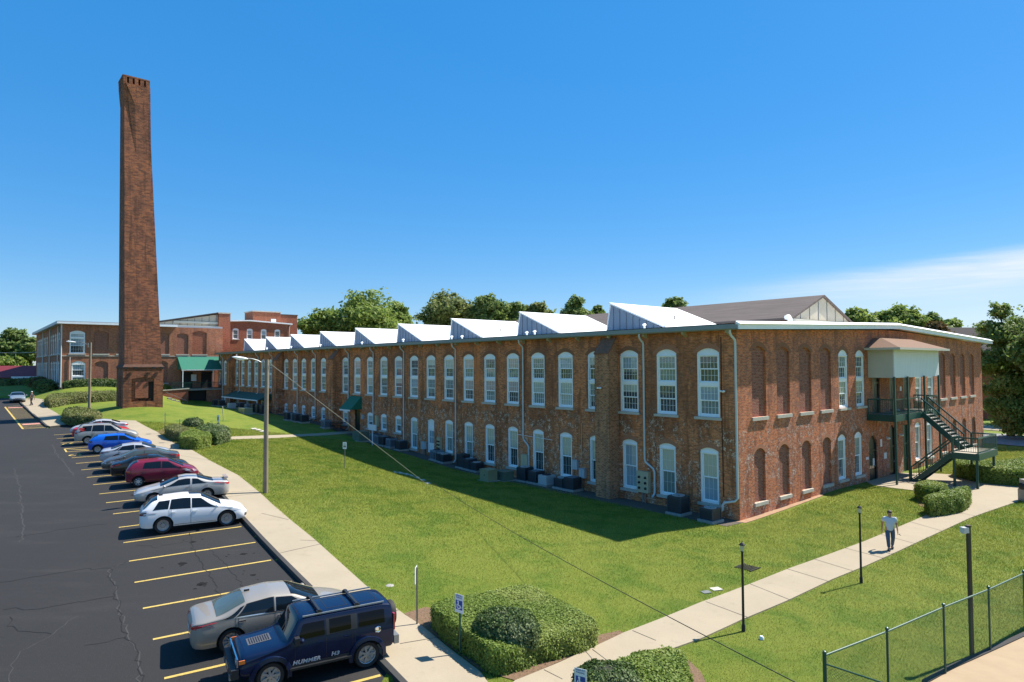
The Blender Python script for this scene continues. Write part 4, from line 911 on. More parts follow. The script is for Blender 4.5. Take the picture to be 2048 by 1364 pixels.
# ---------------------------------------------------------------- left wing of the mill
an = thing('mill_annex', 'red brick wing left of the chimney with a grey flat roof and bricked-up arched windows', 'building', L(-10, 97, 5.2), TH)
A = shifter(-10, 97, 5.2); X0, X1, Y0, Y1 = -21.7, .9, 97.0, 141.0
ups = [(-19.8, 1.95), (-16.75, 1.95), (-13.7, 1.95), (-11, 1.95), (-8.2, 1.75), (-5.35, 1.75), (-2.75, 2.2)]
holes = [hole(c, w, 10.62, 14.05 if i < 6 else 14.5, .3) for i, (c, w) in enumerate(ups)]
holes += [hole(-19.6, 1.75, 5.6, 9.5, .35), hole(-16.65, 1.75, 5.8, 9.5, .35), hole(-13.6, 1.75, 5.8, 9.5, .35), hole(-8.2, 1.4, 6.0, 9.5, .35), hole(-4.6, 1.7, 5.0, 7.7, 0), hole(-1.6, 1.7, 5.0, 7.7, 0)]
A(wallpanel(X0, X1, 1.0, lambda a: 15.0, holes, lambda a, z, d: (a, Y0+d, z), .25)).build('wall', M['brick_annex'], an, recalc=False)
sw = [98.6+2.62*i for i in range(16) if i != 7]
hs_ = [hole(c, 1.7, 10.6, 14.0, .3) for c in sw]+[hole(c, 1.7, 5.9, 9.6, .3) for c in sw]
A(wallpanel(Y0, Y1, 1.0, lambda a: 15.0, hs_, lambda a, z, d: (X0+d, a, z), .25)).build('wall', M['brick_annex'], an, recalc=False)
b = MB(); b.quad((X1, Y0, 1), (X1, Y1, 1), (X1, Y1, 15), (X1, Y0, 15)); b.quad((X0, Y1, 1), (X1, Y1, 1), (X1, Y1, 15), (X0, Y1, 15)); A(b).build('wall', M['brick_annex'], an, recalc=False)
def anw(w, zb, zt, rise, split, cols, g):
    f, p, s = window_meshes(w, zb, zt, rise, split, cols, g); return f, p, s
aw1 = anw(1.95, 10.62, 14.05, .3, 13.0, 5, ('g_sky','g_dark','g_sky','g_dark')); aw2 = anw(1.75, 5.6, 9.5, .35, 7.2, 5, ('g_sky','g_dark','g_mid','g_sky'))
o = place_window(aw1, an, (-19.8+10, 0, -5.2), 0); o = place_window(aw2, an, (-19.6+10, 0, -5.2), 0)
aw3 = anw(1.7, 10.6, 14.0, .3, 12.9, 3, ('g_mid','g_dark','g_mid','g_dark')); aw4 = anw(1.7, 5.9, 9.6, .3, 8.2, 3, ('g_mid','g_dark','g_mid','g_dark'))
for c in sw:
    for m_ in (aw3, aw4): place_window(m_, an, (X0+10, c-97, -5.2), R(-90))
for i, (c, w) in enumerate(ups[1:]):
    place_bricked(bricked(w, 10.62, 14.05 if i < 5 else 14.5, .3, 'brick_infill' if i < 5 else 'brick_rear'), an, (c+10, 0, -5.2))
for c, w, zb in ((-16.65, 1.75, 5.8), (-13.6, 1.75, 5.8), (-8.2, 1.4, 6.0)): place_bricked(bricked(w, zb, 9.5, .35), an, (c+10, 0, -5.2))
for c in (-4.6, -1.6): door(an, (c+10, 0, -5.2), 0, 1.7, 5.0, 7.7, 0, 'black', None, False)
b = MB(); b.b2(X0, X1, Y0-.06, Y0-.002, 10.22, 10.34); A(b).build('string_course', M['stone'], an)
b = MB(); b.b2(X0-.7, -6.3, Y0-.7, Y1+.3, 15.0, 15.42); b.b2(-6.3, X1, Y0+.2, Y1, 15.0, 15.3); A(b).build('roof', pm('annex_roof_edge', (.42,.45,.48), .5, var=.1), an)
b = MB(); b.b2(X0-.72, -6.3, Y0-.72, Y0-.702, 15.02, 15.28); A(b).build('fascia', M['fascia'], an)
MB_ = MB(); MB_.tube([(X0+.5-.62, Y0-.1, 15.0), (X0-.1, Y0-.1, 14.6), (X0-.1, Y0-.1, 5.6)], .09); A(MB_).build('downspout', M['pipe'], an)
MB_ = MB(); MB_.tube([(-20.7, Y0-.1, 10.1), (-20.7, Y0-.1, 5.4)], .05); A(MB_).build('conduit', M['pipe'], an)
for k in range(3):
    m_ = MB(); y = 101.5+12*k; m_.tube([(X0-.1, y, 14.9), (X0-.1, y, 5.4)], .08); A(m_).build('downspout', M['pipe'], an)
# boarded clerestory and the brick parapet beside it
b = MB(); b.add([(-8.6, 100, 15.42), (.9, 100, 15.42), (.9, 100, 17.6), (-8.6, 100, 15.8)], [(0,1,2,3)]); pan = A(b).build('clerestory_panel', M['corr'], an, recalc=False)
for i in range(8): b = MB(); x = -7.4+i*1.15; b.b2(x-.03, x+.03, 99.96, 99.99, 15.43, 15.42+.3+(x+8.6)*.19); A(b).build('batten', M['seam_dark'], pan)
b = MB(); b.b2(-6.3, .9, 99.6, 99.9, 15.1, 15.5); b.b2(-6.1, .9, 99.75, 99.95, 15.9, 16.25); A(b).build('beam', M['tan_panel'], an)
b = MB(); b.add([(-9.2, 99.5, 15.75), (.9, 99.5, 17.75), (.9, 125, 17.75), (-9.2, 125, 15.75), (-9.2, 99.5, 15.95), (.9, 99.5, 17.95), (.9, 125, 17.95), (-9.2, 125, 15.95)], [(3,2,1,0),(4,5,6,7),(0,1,5,4),(1,2,6,5),(2,3,7,6),(3,0,4,7)]); A(b).build('clerestory_roof', M['roof_dark'], an)
b = MB(); b.b2(.9, 2.85, 99.4, 124, 9, 17.75); A(b).build('parapet', M['brick_rear'], an); b = MB(); b.b2(.8, 2.95, 99.3, 124, 17.752, 17.95); A(b).build('coping', M['stone'], an)
# green awning over the corner deck, deck, and the wall beneath
b = MB(); b.quad((-6.1, 97-.02, 10.2), (1.2, 97-.02, 10.2), (1.2, 94.2, 8.1), (-6.1, 94.2, 8.1)); b.add([(-6.1, 96.98, 10.2), (-6.1, 94.2, 8.1), (-6.1, 96.98, 8.1)], [(0,1,2)])
aw = A(b).build('awning', M['green_awn'], an, recalc=False)
b = MB(); n = 30
for i in range(n):
    a, c = -6.1+7.3*i/n, -6.1+7.3*(i+1)/n; b.add([(a, 94.19, 8.1), (c, 94.19, 8.1), (c, 94.19, 8.0), ((a+c)/2, 94.19, 7.93), (a, 94.19, 8.0)], [(0,1,2,3,4)])
A(b).build('valance', M['sign_white'], aw, recalc=False)
b = MB(); b.b2(-6.2, -.02, 94.0, 96.99, 4.75, 5.0); A(b).build('deck', M['pad'], an)
b = MB(); b.b2(-6.0, -5.1, 94.15, 95, 1.5, 4.749); A(b).build('wall', M['brick_annex'], an); b = MB(); b.b2(-2.3, -.02, 94.15, 94.6, 1.5, 4.749); A(b).build('wall', M['brick_annex'], an)
b = MB(); b.b2(-5.1, -2.3, 94.9, 95.0, 1.5, 4.749); A(b).build('door', M['black'], an)
b = MB()
for x in (-1.3,): b.b2(x-.06, x+.06, 94.2, 94.32, 5.0, 8.05)
for x in (-5.9,): b.b2(x-.06, x+.06, 94.2, 94.32, 5.0, 8.05)
A(b).build('post', M['fascia'], an)
b = MB()
for z in (6.0, 5.15): b.b2(-7.6, -.1, 94.02, 94.08, z-.04, z+.04)
x = -7.6
while x < -.1: b.b2(x-.012, x+.012, 94.03, 94.07, 5.0, 6.0); x += .16
A(b).build('railing', M['green'], an)
b = MB(); b.b2(-4.0, -3.2, 96.9, 96.97, 6.2, 7.3); A(b).build('notice', M['sign_white'], an)
# retaining wall beside the ramp, with cap and stair
rw = thing('retaining_wall', 'low brick retaining wall with pale stone cap beside the steps', 'wall', L(-8, 94, 4), TH); A2 = shifter(-8, 94, 4)
b = MB(); b.add([(-12, 93.8, 2.0), (-5.15, 93.8, 2.0), (-5.15, 93.8, 5.0), (-12, 93.8, 4.65), (-12, 94.14, 2.0), (-5.15, 94.14, 2.0), (-5.15, 94.14, 5.0), (-12, 94.14, 4.65)], [(0,1,2,3),(7,6,5,4),(3,2,6,7),(1,5,6,2),(0,3,7,4)]); A2(b).build('wall', M['brick_rear'], rw)
b = MB(); b.bar((-12, 93.97, 4.72), (-5.0, 93.97, 5.07), .5, .12); A2(b).build('cap', M['stone'], rw)
b = MB(); b.bar((-8.6, 92.6, 4.6), (-5.6, 92.6, 3.2), .07, .07); b.bar((-5.6, 92.6, 3.2), (-5.6, 92.6, 2.4), .07, .07); A2(b).build('handrail', M['grey_metal'], rw)
for i in range(5):
    b = MB(); b.b2(-8.4+i*.55, -7.85+i*.55, 92.3, 93.79, 3.3-i*.3, 3.75-i*.26); A2(b).build('step', M['pad'], rw)

# ---------------------------------------------------------------- three-storey block behind
rb = thing('rear_building', 'plain red brick block with four white windows and a stair tower, behind the roof teeth', 'building', L(10, 108, 3), TH); B2 = shifter(10, 108, 3)
top = lambda a: 16.75+.4*(1-abs(a-9)/8)
wins = [6.4, 9.0, 11.65, 14.3]
B2(wallpanel(1.0, 17.0, 0, top, [hole(c, 1.1, 13.7, 15.75, .18) for c in wins], lambda a, z, d: (a, 108+d, z))).build('wall', M['brick_rear'], rb, recalc=False)
b = MB(); b.quad((17, 108, 0), (17, 122, 0), (17, 122, 16.75), (17, 108, 16.75)); b.quad((1, 108, 0), (1, 122, 0), (1, 122, 16.75), (1, 108, 16.75)); B2(b).build('wall', M['brick_rear'], rb, recalc=False)
rwm = [window_meshes(1.1, 13.7, 15.75, .18, None, 3, g) for g in (('g_dark','g_dark'), ('g_sky','g_dark'))]
for i, c in enumerate(wins): place_window(rwm[0 if i in (0, 3) else 1], rb, (c-10, 0, -3), 0)
b = MB(); b.add([(.9, 107.7, top(1)+.02), (9, 107.7, top(9)+.02), (17.2, 107.7, top(17)+.02), (17.2, 122, top(17)+.02), (9, 122, top(9)+.02), (.9, 122, top(1)+.02)]+[(.9, 107.7, top(1)+.25), (9, 107.7, top(9)+.25), (17.2, 107.7, top(17)+.25), (17.2, 122, top(17)+.25), (9, 122, top(9)+.25), (.9, 122, top(1)+.25)], [(0,1,7,6),(1,2,8,7),(2,3,9,8),(6,7,10,11),(7,8,9,10),(0,1,4,5),(1,2,3,4)]); B2(b).build('roof', M['fascia'], rb, recalc=False)
m_ = MB(); m_.tube([(16.9, 107.8, 16.7), (16.6, 107.85, 16.3), (16.6, 107.9, 11)], .08); B2(m_).build('downspout', M['tan_panel'], rb)
b = MB(); b.b2(10.6, 16.0, 111, 116, 16.5, 19.3); B2(b).build('tower', M['brick_rear'], rb); b = MB(); b.b2(10.45, 16.15, 110.85, 116.1, 19.302, 19.5); B2(b).build('coping', M['stone'], rb)
b = MB(); b.b2(16.0, 19.6, 111.3, 118, 9, 18.9); B2(b).build('tower', M['brick_rear'], rb); b = MB(); b.b2(16.01, 19.7, 111.2, 118, 18.902, 19.05); B2(b).build('coping', M['roof_dark'], rb)
b = MB(); b.b2(14.1, 15.1, 110.95, 110.995, 16.7, 18.0); B2(b).build('door', M['sign_white'], rb)
for x, y in ((3.6, 110), (6.0, 112)):
    b = MB(); b.b2(x-.4, x+.4, y-.4, y+.4, 17.1, 17.9); B2(b).build('roof_vent', M['ac_dark'], rb)

# ---------------------------------------------------------------- far neighbours
def simple_house(name, label, cat, c, rz, w, d, h, rh, wall, roof, wins=()):
    t = thing(name, label, cat, c, rz)
    b = MB(); b.b2(-w/2, w/2, -d/2, d/2, -.5, h); b.add([(-w/2, -d/2, h), (-w/2, d/2, h), (-w/2, 0, h+rh)], [(0,1,2)]); b.add([(w/2, -d/2, h), (w/2, d/2, h), (w/2, 0, h+rh)], [(0,1,2)]); b.build('wall', wall, t)
    b = MB(); o = .5; k = rh/(d/2)
    for sg in (-1, 1):
        b.add([(-w/2-o, sg*(d/2+o), h-o*k+.05), (w/2+o, sg*(d/2+o), h-o*k+.05), (w/2+o, 0, h+rh+.05), (-w/2-o, 0, h+rh+.05), (-w/2-o, sg*(d/2+o), h-o*k+.25), (w/2+o, sg*(d/2+o), h-o*k+.25), (w/2+o, 0, h+rh+.25), (-w/2-o, 0, h+rh+.25)], [(3,2,1,0),(4,5,6,7),(0,1,5,4),(1,2,6,5),(2,3,7,6),(3,0,4,7)])
    b.build('roof', roof, t)
    b = MB(); b.bar((w/2+o+.03, -d/2-o, h-o*k+.15), (w/2+o+.03, 0, h+rh+.15), .06, .25); b.bar((w/2+o+.03, 0, h+rh+.15), (w/2+o+.03, d/2+o, h-o*k+.15), .06, .25); b.build('barge_board', M['tan_panel'], t)
    for (x, z) in wins:
        b = MB(); b.b2(x-.6, x+.6, -d/2-.06, -d/2-.002, z, z+1.6); f = b.build('window', M['wood'], t); b = MB(); b.b2(x-.5, x+.5, -d/2-.075, -d/2-.061, z+.1, z+1.5); b.build('pane', M['g_dark'], f)
    return t
hp = aty(1918, 700, 106)
simple_house('house', 'brick house with a steep dark shingle gable roof, behind the right end of the mill', 'house', (hp[0]-.5, hp[1], T(hp[0], hp[1])), R(6), 12, 14, 7.6, 6.2, M['brick_rear'], M['roof_dark'], ((-3, 4), (0, 4), (3, 4)))
hp2 = aty(2070, 700, 112)
simple_house('house', 'house with a dark roof half hidden by the large tree at the right edge', 'house', (hp2[0], hp2[1], T(hp2[0], hp2[1])), R(-12), 12, 10, 6.5, 4.2, M['tan_panel'], M['roof_dark'], ((-3, 3), (2, 3)))
sp = aty(25, 752, 128); sz = 4.2
shop = thing('strip_shop', 'long low shop building with a deep maroon metal roof front, far left', 'shop', (sp[0]-6, sp[1], sz), R(14))
b = MB(); b.b2(-30, 34, 0, 14, -1, 2.6); b.build('wall', M['brick_rear'], shop); b = MB(); b.add([(-31, -2.2, 2.4), (34.5, -2.2, 2.4), (34.5, .6, 4.7), (-31, .6, 4.7), (-31, 14, 4.7), (34.5, 14, 4.7)], [(0,1,2,3),(3,2,5,4)]); b.build('roof', M['maroon_roof'], shop, recalc=False)
b = MB()
for k in range(12): b.b2(-28+5*k, -25+5*k, -.06, -.01, 0, 2.2)
for k in range(3): pass
b.build('shop_window', M['g_dark'], shop)
b = MB(); b.b2(6, 34.6, -2.4, -2.25, 1.9, 2.6); b.build('fascia', M['sign_white'], shop)
# ---------------------------------------------------------------- cars
class CarShape:
    def __init__(s, L_, W_, top, belt, z0=.24, sig=.07, box=0.0, tumble=.34, nose=.45, tail=.35, r=.33, wf=1.4, wr=-1.4, crown=.05):
        s.L, s.W, s.r, s.wf, s.wr, s.box = L_, W_, r, wf, wr, box
        n = 321; s.x = np.linspace(-L_/2, L_/2, n); dx = s.x[1]-s.x[0]
        k = np.exp(-.5*(np.arange(-40, 41)*dx/sig)**2); k /= k.sum()
        def sm(a): return np.convolve(np.pad(a, 40, mode='edge'), k, 'valid')
        tp = np.array(top); bp = np.array(belt)
        s.zt = sm(np.interp(s.x, tp[:, 0], tp[:, 1])); s.zb = np.minimum(sm(np.interp(s.x, bp[:, 0], bp[:, 1])), s.zt-.02)
        q = np.ones(n); f = np.clip((s.x-(L_/2-nose))/nose, 0, 1); g = np.clip(((-L_/2+tail)-s.x)/tail, 0, 1)
        pn = 2.2+box*3
        q *= (1-f**pn*.999)**(1/pn)*.42+.58; q *= (1-g**pn*.999)**(1/pn)*.36+.64
        s.wb = W_/2*q
        e = np.clip((s.x-(L_/2-.1))/.1, 0, 1)+np.clip((-L_/2+.1-s.x)/.1, 0, 1)
        s.z0 = z0+.13*e**2+.06*(f+g)
        s.tum = tumble; s.cr = crown
        s.prof = ([0, .12, .3, .55, .8, 1], [.93, .965, .99, 1.0, .99, .965]) if box < .5 else ([0, .1, .3, .6, .9, 1], [.96, .985, 1, 1, .99, .975])
        s.kb = s.prof[1][-1]
    def at(s, x):
        I = lambda a: float(np.interp(x, s.x, a))
        zt, zb, z0, wb = I(s.zt), I(s.zb), I(s.z0), I(s.wb)
        c = min(s.cr+.05, (zt-zb)*.5); zs = zt-c; h = max(0, zs-zb); wr = max(.05, s.kb*wb-min(.75, h)*s.tum-.02)
        return zt, zb, z0, wb, zs, wr
    def side(s, x, f):
        zt, zb, z0, wb, zs, wr = s.at(x); return (x, wb*float(np.interp(f, *s.prof)), z0+(zb-z0)*f)
    def gh(s, x, f):
        zt, zb, z0, wb, zs, wr = s.at(x); return (x, s.kb*wb+(wr-s.kb*wb)*f+.018*math.sin(math.pi*f), zb+(zs-zb)*f)
    def top(s, x, q):          # q = y / half width of the roof, -1..1
        zt, zb, z0, wb, zs, wr = s.at(x); a = abs(q); return (x, wr*q, zt-(zt-zs)*(.35*a*a+.65*a**(5 if s.box < .5 else 9)))
    def halfw(s, x, z):
        zt, zb, z0, wb, zs, wr = s.at(x)
        if z <= z0 or z >= zt: return -1
        if z < zb: return wb*float(np.interp((z-z0)/(zb-z0), *s.prof))
        if z < zs: return s.kb*wb+(wr-s.kb*wb)*(z-zb)/max(1e-4, zs-zb)
        return wr*math.sqrt(max(0, (zt-z)/max(1e-4, zt-zs)))
    def front(s, y, z, sg=1):
        y = abs(y)
        for _ in range(30):
            x = s.L/2
            while x > s.L/2-1.1 and s.halfw(sg*x, z) < y: x -= .012
            if x > s.L/2-1.1: return sg*x
            y *= .985
        return sg*(s.L/2-.3)
    def body(s, mat, name='body'):
        xs = sorted(set(list(np.linspace(-s.L/2, s.L/2, 64))+[sg*(s.L/2-d) for sg in (-1, 1) for d in (.004, .012, .025, .045, .07, .1, .14)]))
        rings = []
        for x in xs:
            zt, zb, z0, wb, zs, wr = s.at(x); h = [(x, 0, z0), (x, wb*.6, z0)]
            h += [s.side(x, f) for f in (0, .06, .15, .3, .5, .7, .85, 1)]+[s.gh(x, f) for f in (.2, .4, .6, .8, 1)]+[s.top(x, q) for q in (.985, .95, .9, .8, .6, .3)]+[s.top(x, 0)]
            rings.append(h+[(p[0], -p[1], p[2]) for p in h[-2:0:-1]])
        n = len(rings[0]); vs = [p for r in rings for p in r]
        fs = [(i*n+k, i*n+(k+1)%n, (i+1)*n+(k+1)%n, (i+1)*n+k) for i in range(len(rings)-1) for k in range(n)]
        fs += [tuple(range(n))[::-1], tuple(range((len(rings)-1)*n, len(rings)*n))]
        b = MB(); b.add(vs, fs, 0); me = b.mesh(name, [mat, M['black']])
        return me
def patch(fn, A, nu, nv, off=.006, m=0):
    """a thin skin laid on the body: fn(u, v) gives points, A = list of (u0, u1) as functions of v"""
    pts = np.array([[fn(i/nu, j/nv) for j in range(nv+1)] for i in range(nu+1)])
    du = np.gradient(pts, axis=0); dv = np.gradient(pts, axis=1); nn = np.cross(du, dv); nn /= np.maximum(np.linalg.norm(nn, axis=2, keepdims=True), 1e-9)
    c = pts.mean((0, 1)); ref = c-np.array([c[0]*.6, 0, .5]); sgn = np.sign((nn*ref).sum(2, keepdims=True)); sgn[sgn == 0] = 1
    if (nn*ref).sum() < 0: nn = -nn
    pts = pts+nn*off
    A.add(pts.reshape(-1, 3), [(i*(nv+1)+j, (i+1)*(nv+1)+j, (i+1)*(nv+1)+j+1, i*(nv+1)+j+1) for i in range(nu) for j in range(nv)], m)
    return A
def lerp(a, b, t): return a+(b-a)*t
def cut_arches(me, sh, rr):
    o = bpy.data.objects.new('tmp', me); COL.objects.link(o); b = MB()
    for x in (sh.wf, sh.wr):
        for sg in (-1, 1):
            n = 28; vs = [(x+rr*math.cos(2*math.pi*k/n), sg*(sh.W/2-.36), sh.r+rr*math.sin(2*math.pi*k/n)) for k in range(n)]+[(x+rr*math.cos(2*math.pi*k/n), sg*(sh.W/2+.3), sh.r+rr*math.sin(2*math.pi*k/n)) for k in range(n)]
            b.add(vs, [(k, (k+1)%n, n+(k+1)%n, n+k) for k in range(n)]+[tuple(range(n))[::-1], tuple(range(n, 2*n))], 1)
    cu = bpy.data.objects.new('tmp_cut', b.mesh('tmp_cut', [M['black'], M['black']])); COL.objects.link(cu)
    md = o.modifiers.new('b', 'BOOLEAN'); md.object = cu; md.operation = 'DIFFERENCE'; md.solver = 'EXACT'
    dg = bpy.context.evaluated_depsgraph_get(); out = bpy.data.meshes.new_from_object(o.evaluated_get(dg))
    bpy.data.objects.remove(o); bpy.data.objects.remove(cu)
    out.polygons.foreach_set('use_smooth', [True]*len(out.polygons)); out.set_sharp_from_angle(angle=R(38)); return out
_wh = {}
def wheel_meshes(r, wd, spokes, mat, rimf=.68):
    key = (r, wd, spokes, mat)
    if key in _wh: return _wh[key]
    t = MB(); ri = r*rimf
    t.lathe([(ri, -wd/2+.02), (r-.035, -wd/2), (r-.008, -wd/2+.03), (r, -wd/2+.06), (r, wd/2-.06), (r-.008, wd/2-.03), (r-.035, wd/2), (ri, wd/2-.02)], 30, axis='y', cap=False); tm = t.mesh('tyre', M['rubber'], 40)
    b = MB(); b.lathe([(ri, -wd/2+.022), (ri*.94, -wd/2+.03), (ri*.88, -wd/2+.075), (ri*.5, -wd/2+.09)], 30, axis='y', m=0, cap=False)
    b.lathe([(ri*.9, -wd/2+.1), (.02, -wd/2+.1)], 24, axis='y', m=1, cap=False)
    if spokes:
        for k in range(spokes):
            a = 2*math.pi*k/spokes; d = np.array([math.cos(a), 0, math.sin(a)]); b.bar(d*r*.1+[0,-wd/2+.045,0], d*ri*.92+[0,-wd/2+.05,0], ri*1.5/spokes if spokes > 7 else ri*.24, .035, 0, (0,1,0))
        b.lathe([(ri*.24, -wd/2+.06), (ri*.22, -wd/2+.025), (.01, -wd/2+.02)], 14, axis='y', m=0)
    else:
        b.lathe([(ri*.9, -wd/2+.05), (ri*.6, -wd/2+.015), (ri*.3, -wd/2+.03), (.01, -wd/2+.02)], 24, axis='y', m=0)
        for k in range(7):
            a = 2*math.pi*k/7; b.box((math.cos(a)*ri*.68, -wd/2+.022, math.sin(a)*ri*.68), (.07, .02, .07), m=1)
    rm = b.mesh('wheel', [M[mat], M['black']], 30); _wh[key] = (rm, tm); return rm, tm
def add_wheels(t, sh, wd=.21, spokes=5, mat='alloy', inset=.015):
    rm, tm = wheel_meshes(sh.r, wd, spokes, mat)
    for x in (sh.wf, sh.wr):
        for sg in (-1, 1):
            o = link('wheel', rm, t, (x, sg*(sh.W/2-inset-wd/2), sh.r), 0 if sg < 0 else math.pi); link('tyre', tm, o)
def car(label, loc, rz, sh, col, win, ws, rw, spokes=10, rim='alloy', glass='cglass', rglass=None, lights=None, metal=0.0, scale=.94, tilt=True, group='parked cars in the yellow-lined bays', roofthing=None, extra=None, hl=None, name='parked_car', handles=True, grille=None, wv=(.07, .93), coat=.9, tails='red_lens', tl=None, cat='car', pl=True):
    t = thing(name, label, cat, loc, rz, group); t.scale = (scale,)*3
    pm_ = paint('car_paint', col, metal, coat=coat)
    body = link('body', cut_arches(sh.body(pm_), sh, sh.r+.065), t)
    add_wheels(t, sh, spokes=spokes, mat=rim)
    xf1, xf0 = ws; xr1, xr0 = rw                      # windscreen: roof end, cowl end; rear screen: roof end, deck end
    def wsurf(u, v): return sh.top(lerp(xf1-.02, xf0-.03, u), lerp(-.93, .93, v))
    patch(wsurf, MB(), 1, 1); o = patch(wsurf, MB(), 10, 12, .008).build('windscreen', M['cglass_l' if glass == 'cglass_l' else 'cglass'], t, 60, recalc=False)
    def rsurf(u, v): return sh.top(lerp(xr1+.02, xr0+.02, u), lerp(-.9, .9, v))
    patch(rsurf, MB(), 10, 12, .008).build('rear_window', M[rglass or glass], t, 60, recalc=False)
    for sg in (-1, 1):
        # win: list of (xa_bottom, xb_bottom, xa_top, xb_top)
        for (a0, b0, a1, b1) in win:
            def gs(u, v, sg=sg): f = lerp(wv[0], wv[1], v); p = sh.gh(lerp(lerp(a0, a1, v), lerp(b0, b1, v), u), f); return (p[0], sg*p[1], p[2])
            patch(gs, MB(), 10, 6, .007).build('side_window', M[glass], t, 60, recalc=False)
        a0, a1 = win[0][0]-.05, win[0][2]-.05; b0, b1 = win[-1][1]+.05, win[-1][3]+.05
        def ts(u, v, sg=sg): f = lerp(max(.02, wv[0]-.05), wv[1]+.04, v); p = sh.gh(lerp(lerp(a0, a1, v), lerp(b0, b1, v), u), f); return (p[0], sg*p[1], p[2])
        patch(ts, MB(), 14, 6, .003).build('window_trim', M['plastic'], t, 60, recalc=False)
        # door shut lines
        seams = MB(); xs = sorted([win[0][1]+.06, win[-1][1]+.12] + [w[0]-.05 for w in win])
        for xx in xs:
            if xx > sh.wf-sh.r-.12 or xx < sh.wr+.05: continue
            def ss(u, v, sg=sg, xx=xx): p = sh.side(xx+.012*u, lerp(.1, .99, v)); return (p[0], sg*p[1], p[2])
            patch(ss, seams, 1, 8, .004)
        def sl(u, v, sg=sg): p = sh.side(lerp(sh.wr+sh.r+.1, sh.wf-sh.r-.1, u), lerp(.08, .105, v)); return (p[0], sg*p[1], p[2])
        patch(sl, seams, 8, 1, .004); seams.build('door_seam', M['black'], t, recalc=False)
        if handles:
            for w in win[:2]:
                xx = w[0]+.14; p = sh.side(xx, .86); h = MB(); h.box((xx, sg*(p[1]+.022), p[2]), (.19, .03, .03)); h.box((xx-.08, sg*(p[1]+.008), p[2]), (.02, .03, .025)); h.build('door_handle', pm_ if not metal else M['chrome'], t)
        # mirrors
        xm = win[0][1] if len(win) < 1 else max(w[1] for w in win)-.12; p = sh.gh(xm, .05); mm = MB(); mm.ell((xm+.02, sg*(p[1]+.13), p[2]+.07), (.08, .12, .075), 10, 6); mm.bar((xm, sg*p[1], p[2]+.02), (xm, sg*(p[1]+.08), p[2]+.05), .06, .04); mm.build('wing_mirror', pm_, t, 60)
        # lamps wrap round the corners
        for (ya, yb, za, zb, mat, nm, fr) in (lights or []):
            def ls(u, v, sg=sg): y = lerp(ya, yb, u); z = lerp(za, zb, v); return (sh.front(y, z, fr), sg*y, z)
            q = patch(ls, MB(), 8, 4, 0); q.v = [(x+fr*.008, y+(.008 if y > 0 else -.008), z) for x, y, z in q.v]; q.build(nm, M[mat], t, 60, recalc=False)
    for (ya, yb, za, zb, mat, nm, fr) in (grille or []):
        def ls(u, v): y = lerp(ya, yb, u); z = lerp(za, zb, v); return (sh.front(y, z, fr)+fr*.008, y, z)
        patch(ls, MB(), 10, 4, 0).build(nm, M[mat], t, 60, recalc=False)
    if extra: extra(t, sh, pm_)
    return t
def stall(i, dep=2.5, rev=False, side=.5):
    """bay between lines i and i+1: centre point on the tarmac and heading"""
    q = QL[i]+(QL[i+1]-QL[i])*side+DV*dep; rz = math.atan2(DV[1], DV[0])+(math.pi if rev else 0)
    return np.array([q[0], q[1], lotz(q[1])+.005]), rz
SED_L = lambda W, tail='red_lens': [(W*.30, W*.495, .62, .76, 'clear_lens', 'headlight', 1), (W*.28, W*.49, .80, .97, tail, 'tail_light', -1)]
SED_G = lambda W: [(-W*.26, W*.26, .5, .66, 'plastic', 'grille', 1), (-W*.3, W*.3, .27, .4, 'plastic', 'lower_intake', 1), (-.26, .26, .62, .76, 'sign_white', 'number_plate', -1), (-W*.36, W*.36, .3, .4, 'plastic', 'rear_valance', -1)]
sed = lambda L_=4.85, W_=1.85, H=1.47, deck=1.12, r=.33: CarShape(L_, W_, [(-L_/2, .78), (-L_/2+.05, deck-.09), (-L_/2+.5, deck), (-L_/2+.72, deck+.02), (-.95, H-.07), (-.25, H), (.4, H-.06), (1.3, 1.02), (1.9, .9), (L_/2-.12, .74), (L_/2, .55)], [(-L_/2, .92), (-1.5, .99), (.9, .92), (1.4, .86), (L_/2, .58)], r=r, wf=L_/2-.97, wr=-L_/2+1.07)
SW_ = [(-.12, 1.12, -.12, .34), (-1.22, -.2, -.92, -.2)]
SWc = [(-.12, 1.12, -.12, .34), (-1.22, -.2, -.92, -.2), (-1.62, -1.3, -1.12, -1.0)]
# champagne saloon beside the dark blue truck
loc, rz = stall(0, 3.02)
def antenna(t, sh, pm_): MB().box((-.85, 0, sh.at(-.85)[0]+.03), (.16, .03, .05)).build('antenna', M['plastic'], t)
def trim_line(t, sh, pm_):
    antenna(t, sh, pm_)
    for sg in (-1, 1):
        def ss(u, v, sg=sg): p = sh.gh(lerp(-1.68, 1.1, u), lerp(-.01, .05, v)); return (p[0], sg*p[1], p[2])
        patch(ss, MB(), 16, 1, .009).build('chrome_trim', M['chrome'], t, 60, recalc=False)
car('champagne silver saloon with its tail towards the lane, beside the dark blue truck', loc, rz, sed(4.87, 1.86, 1.48, 1.1, .34), (.33,.3,.255), SWc, (.34, 1.26), (-1.0, -1.78), 10, rglass='cglass_l', lights=[(.56, .92, .6, .74, 'clear_lens', 'headlight', 1), (.44, .915, .82, .95, 'red_lens', 'tail_light', -1)], grille=SED_G(1.86), metal=.35, extra=trim_line)
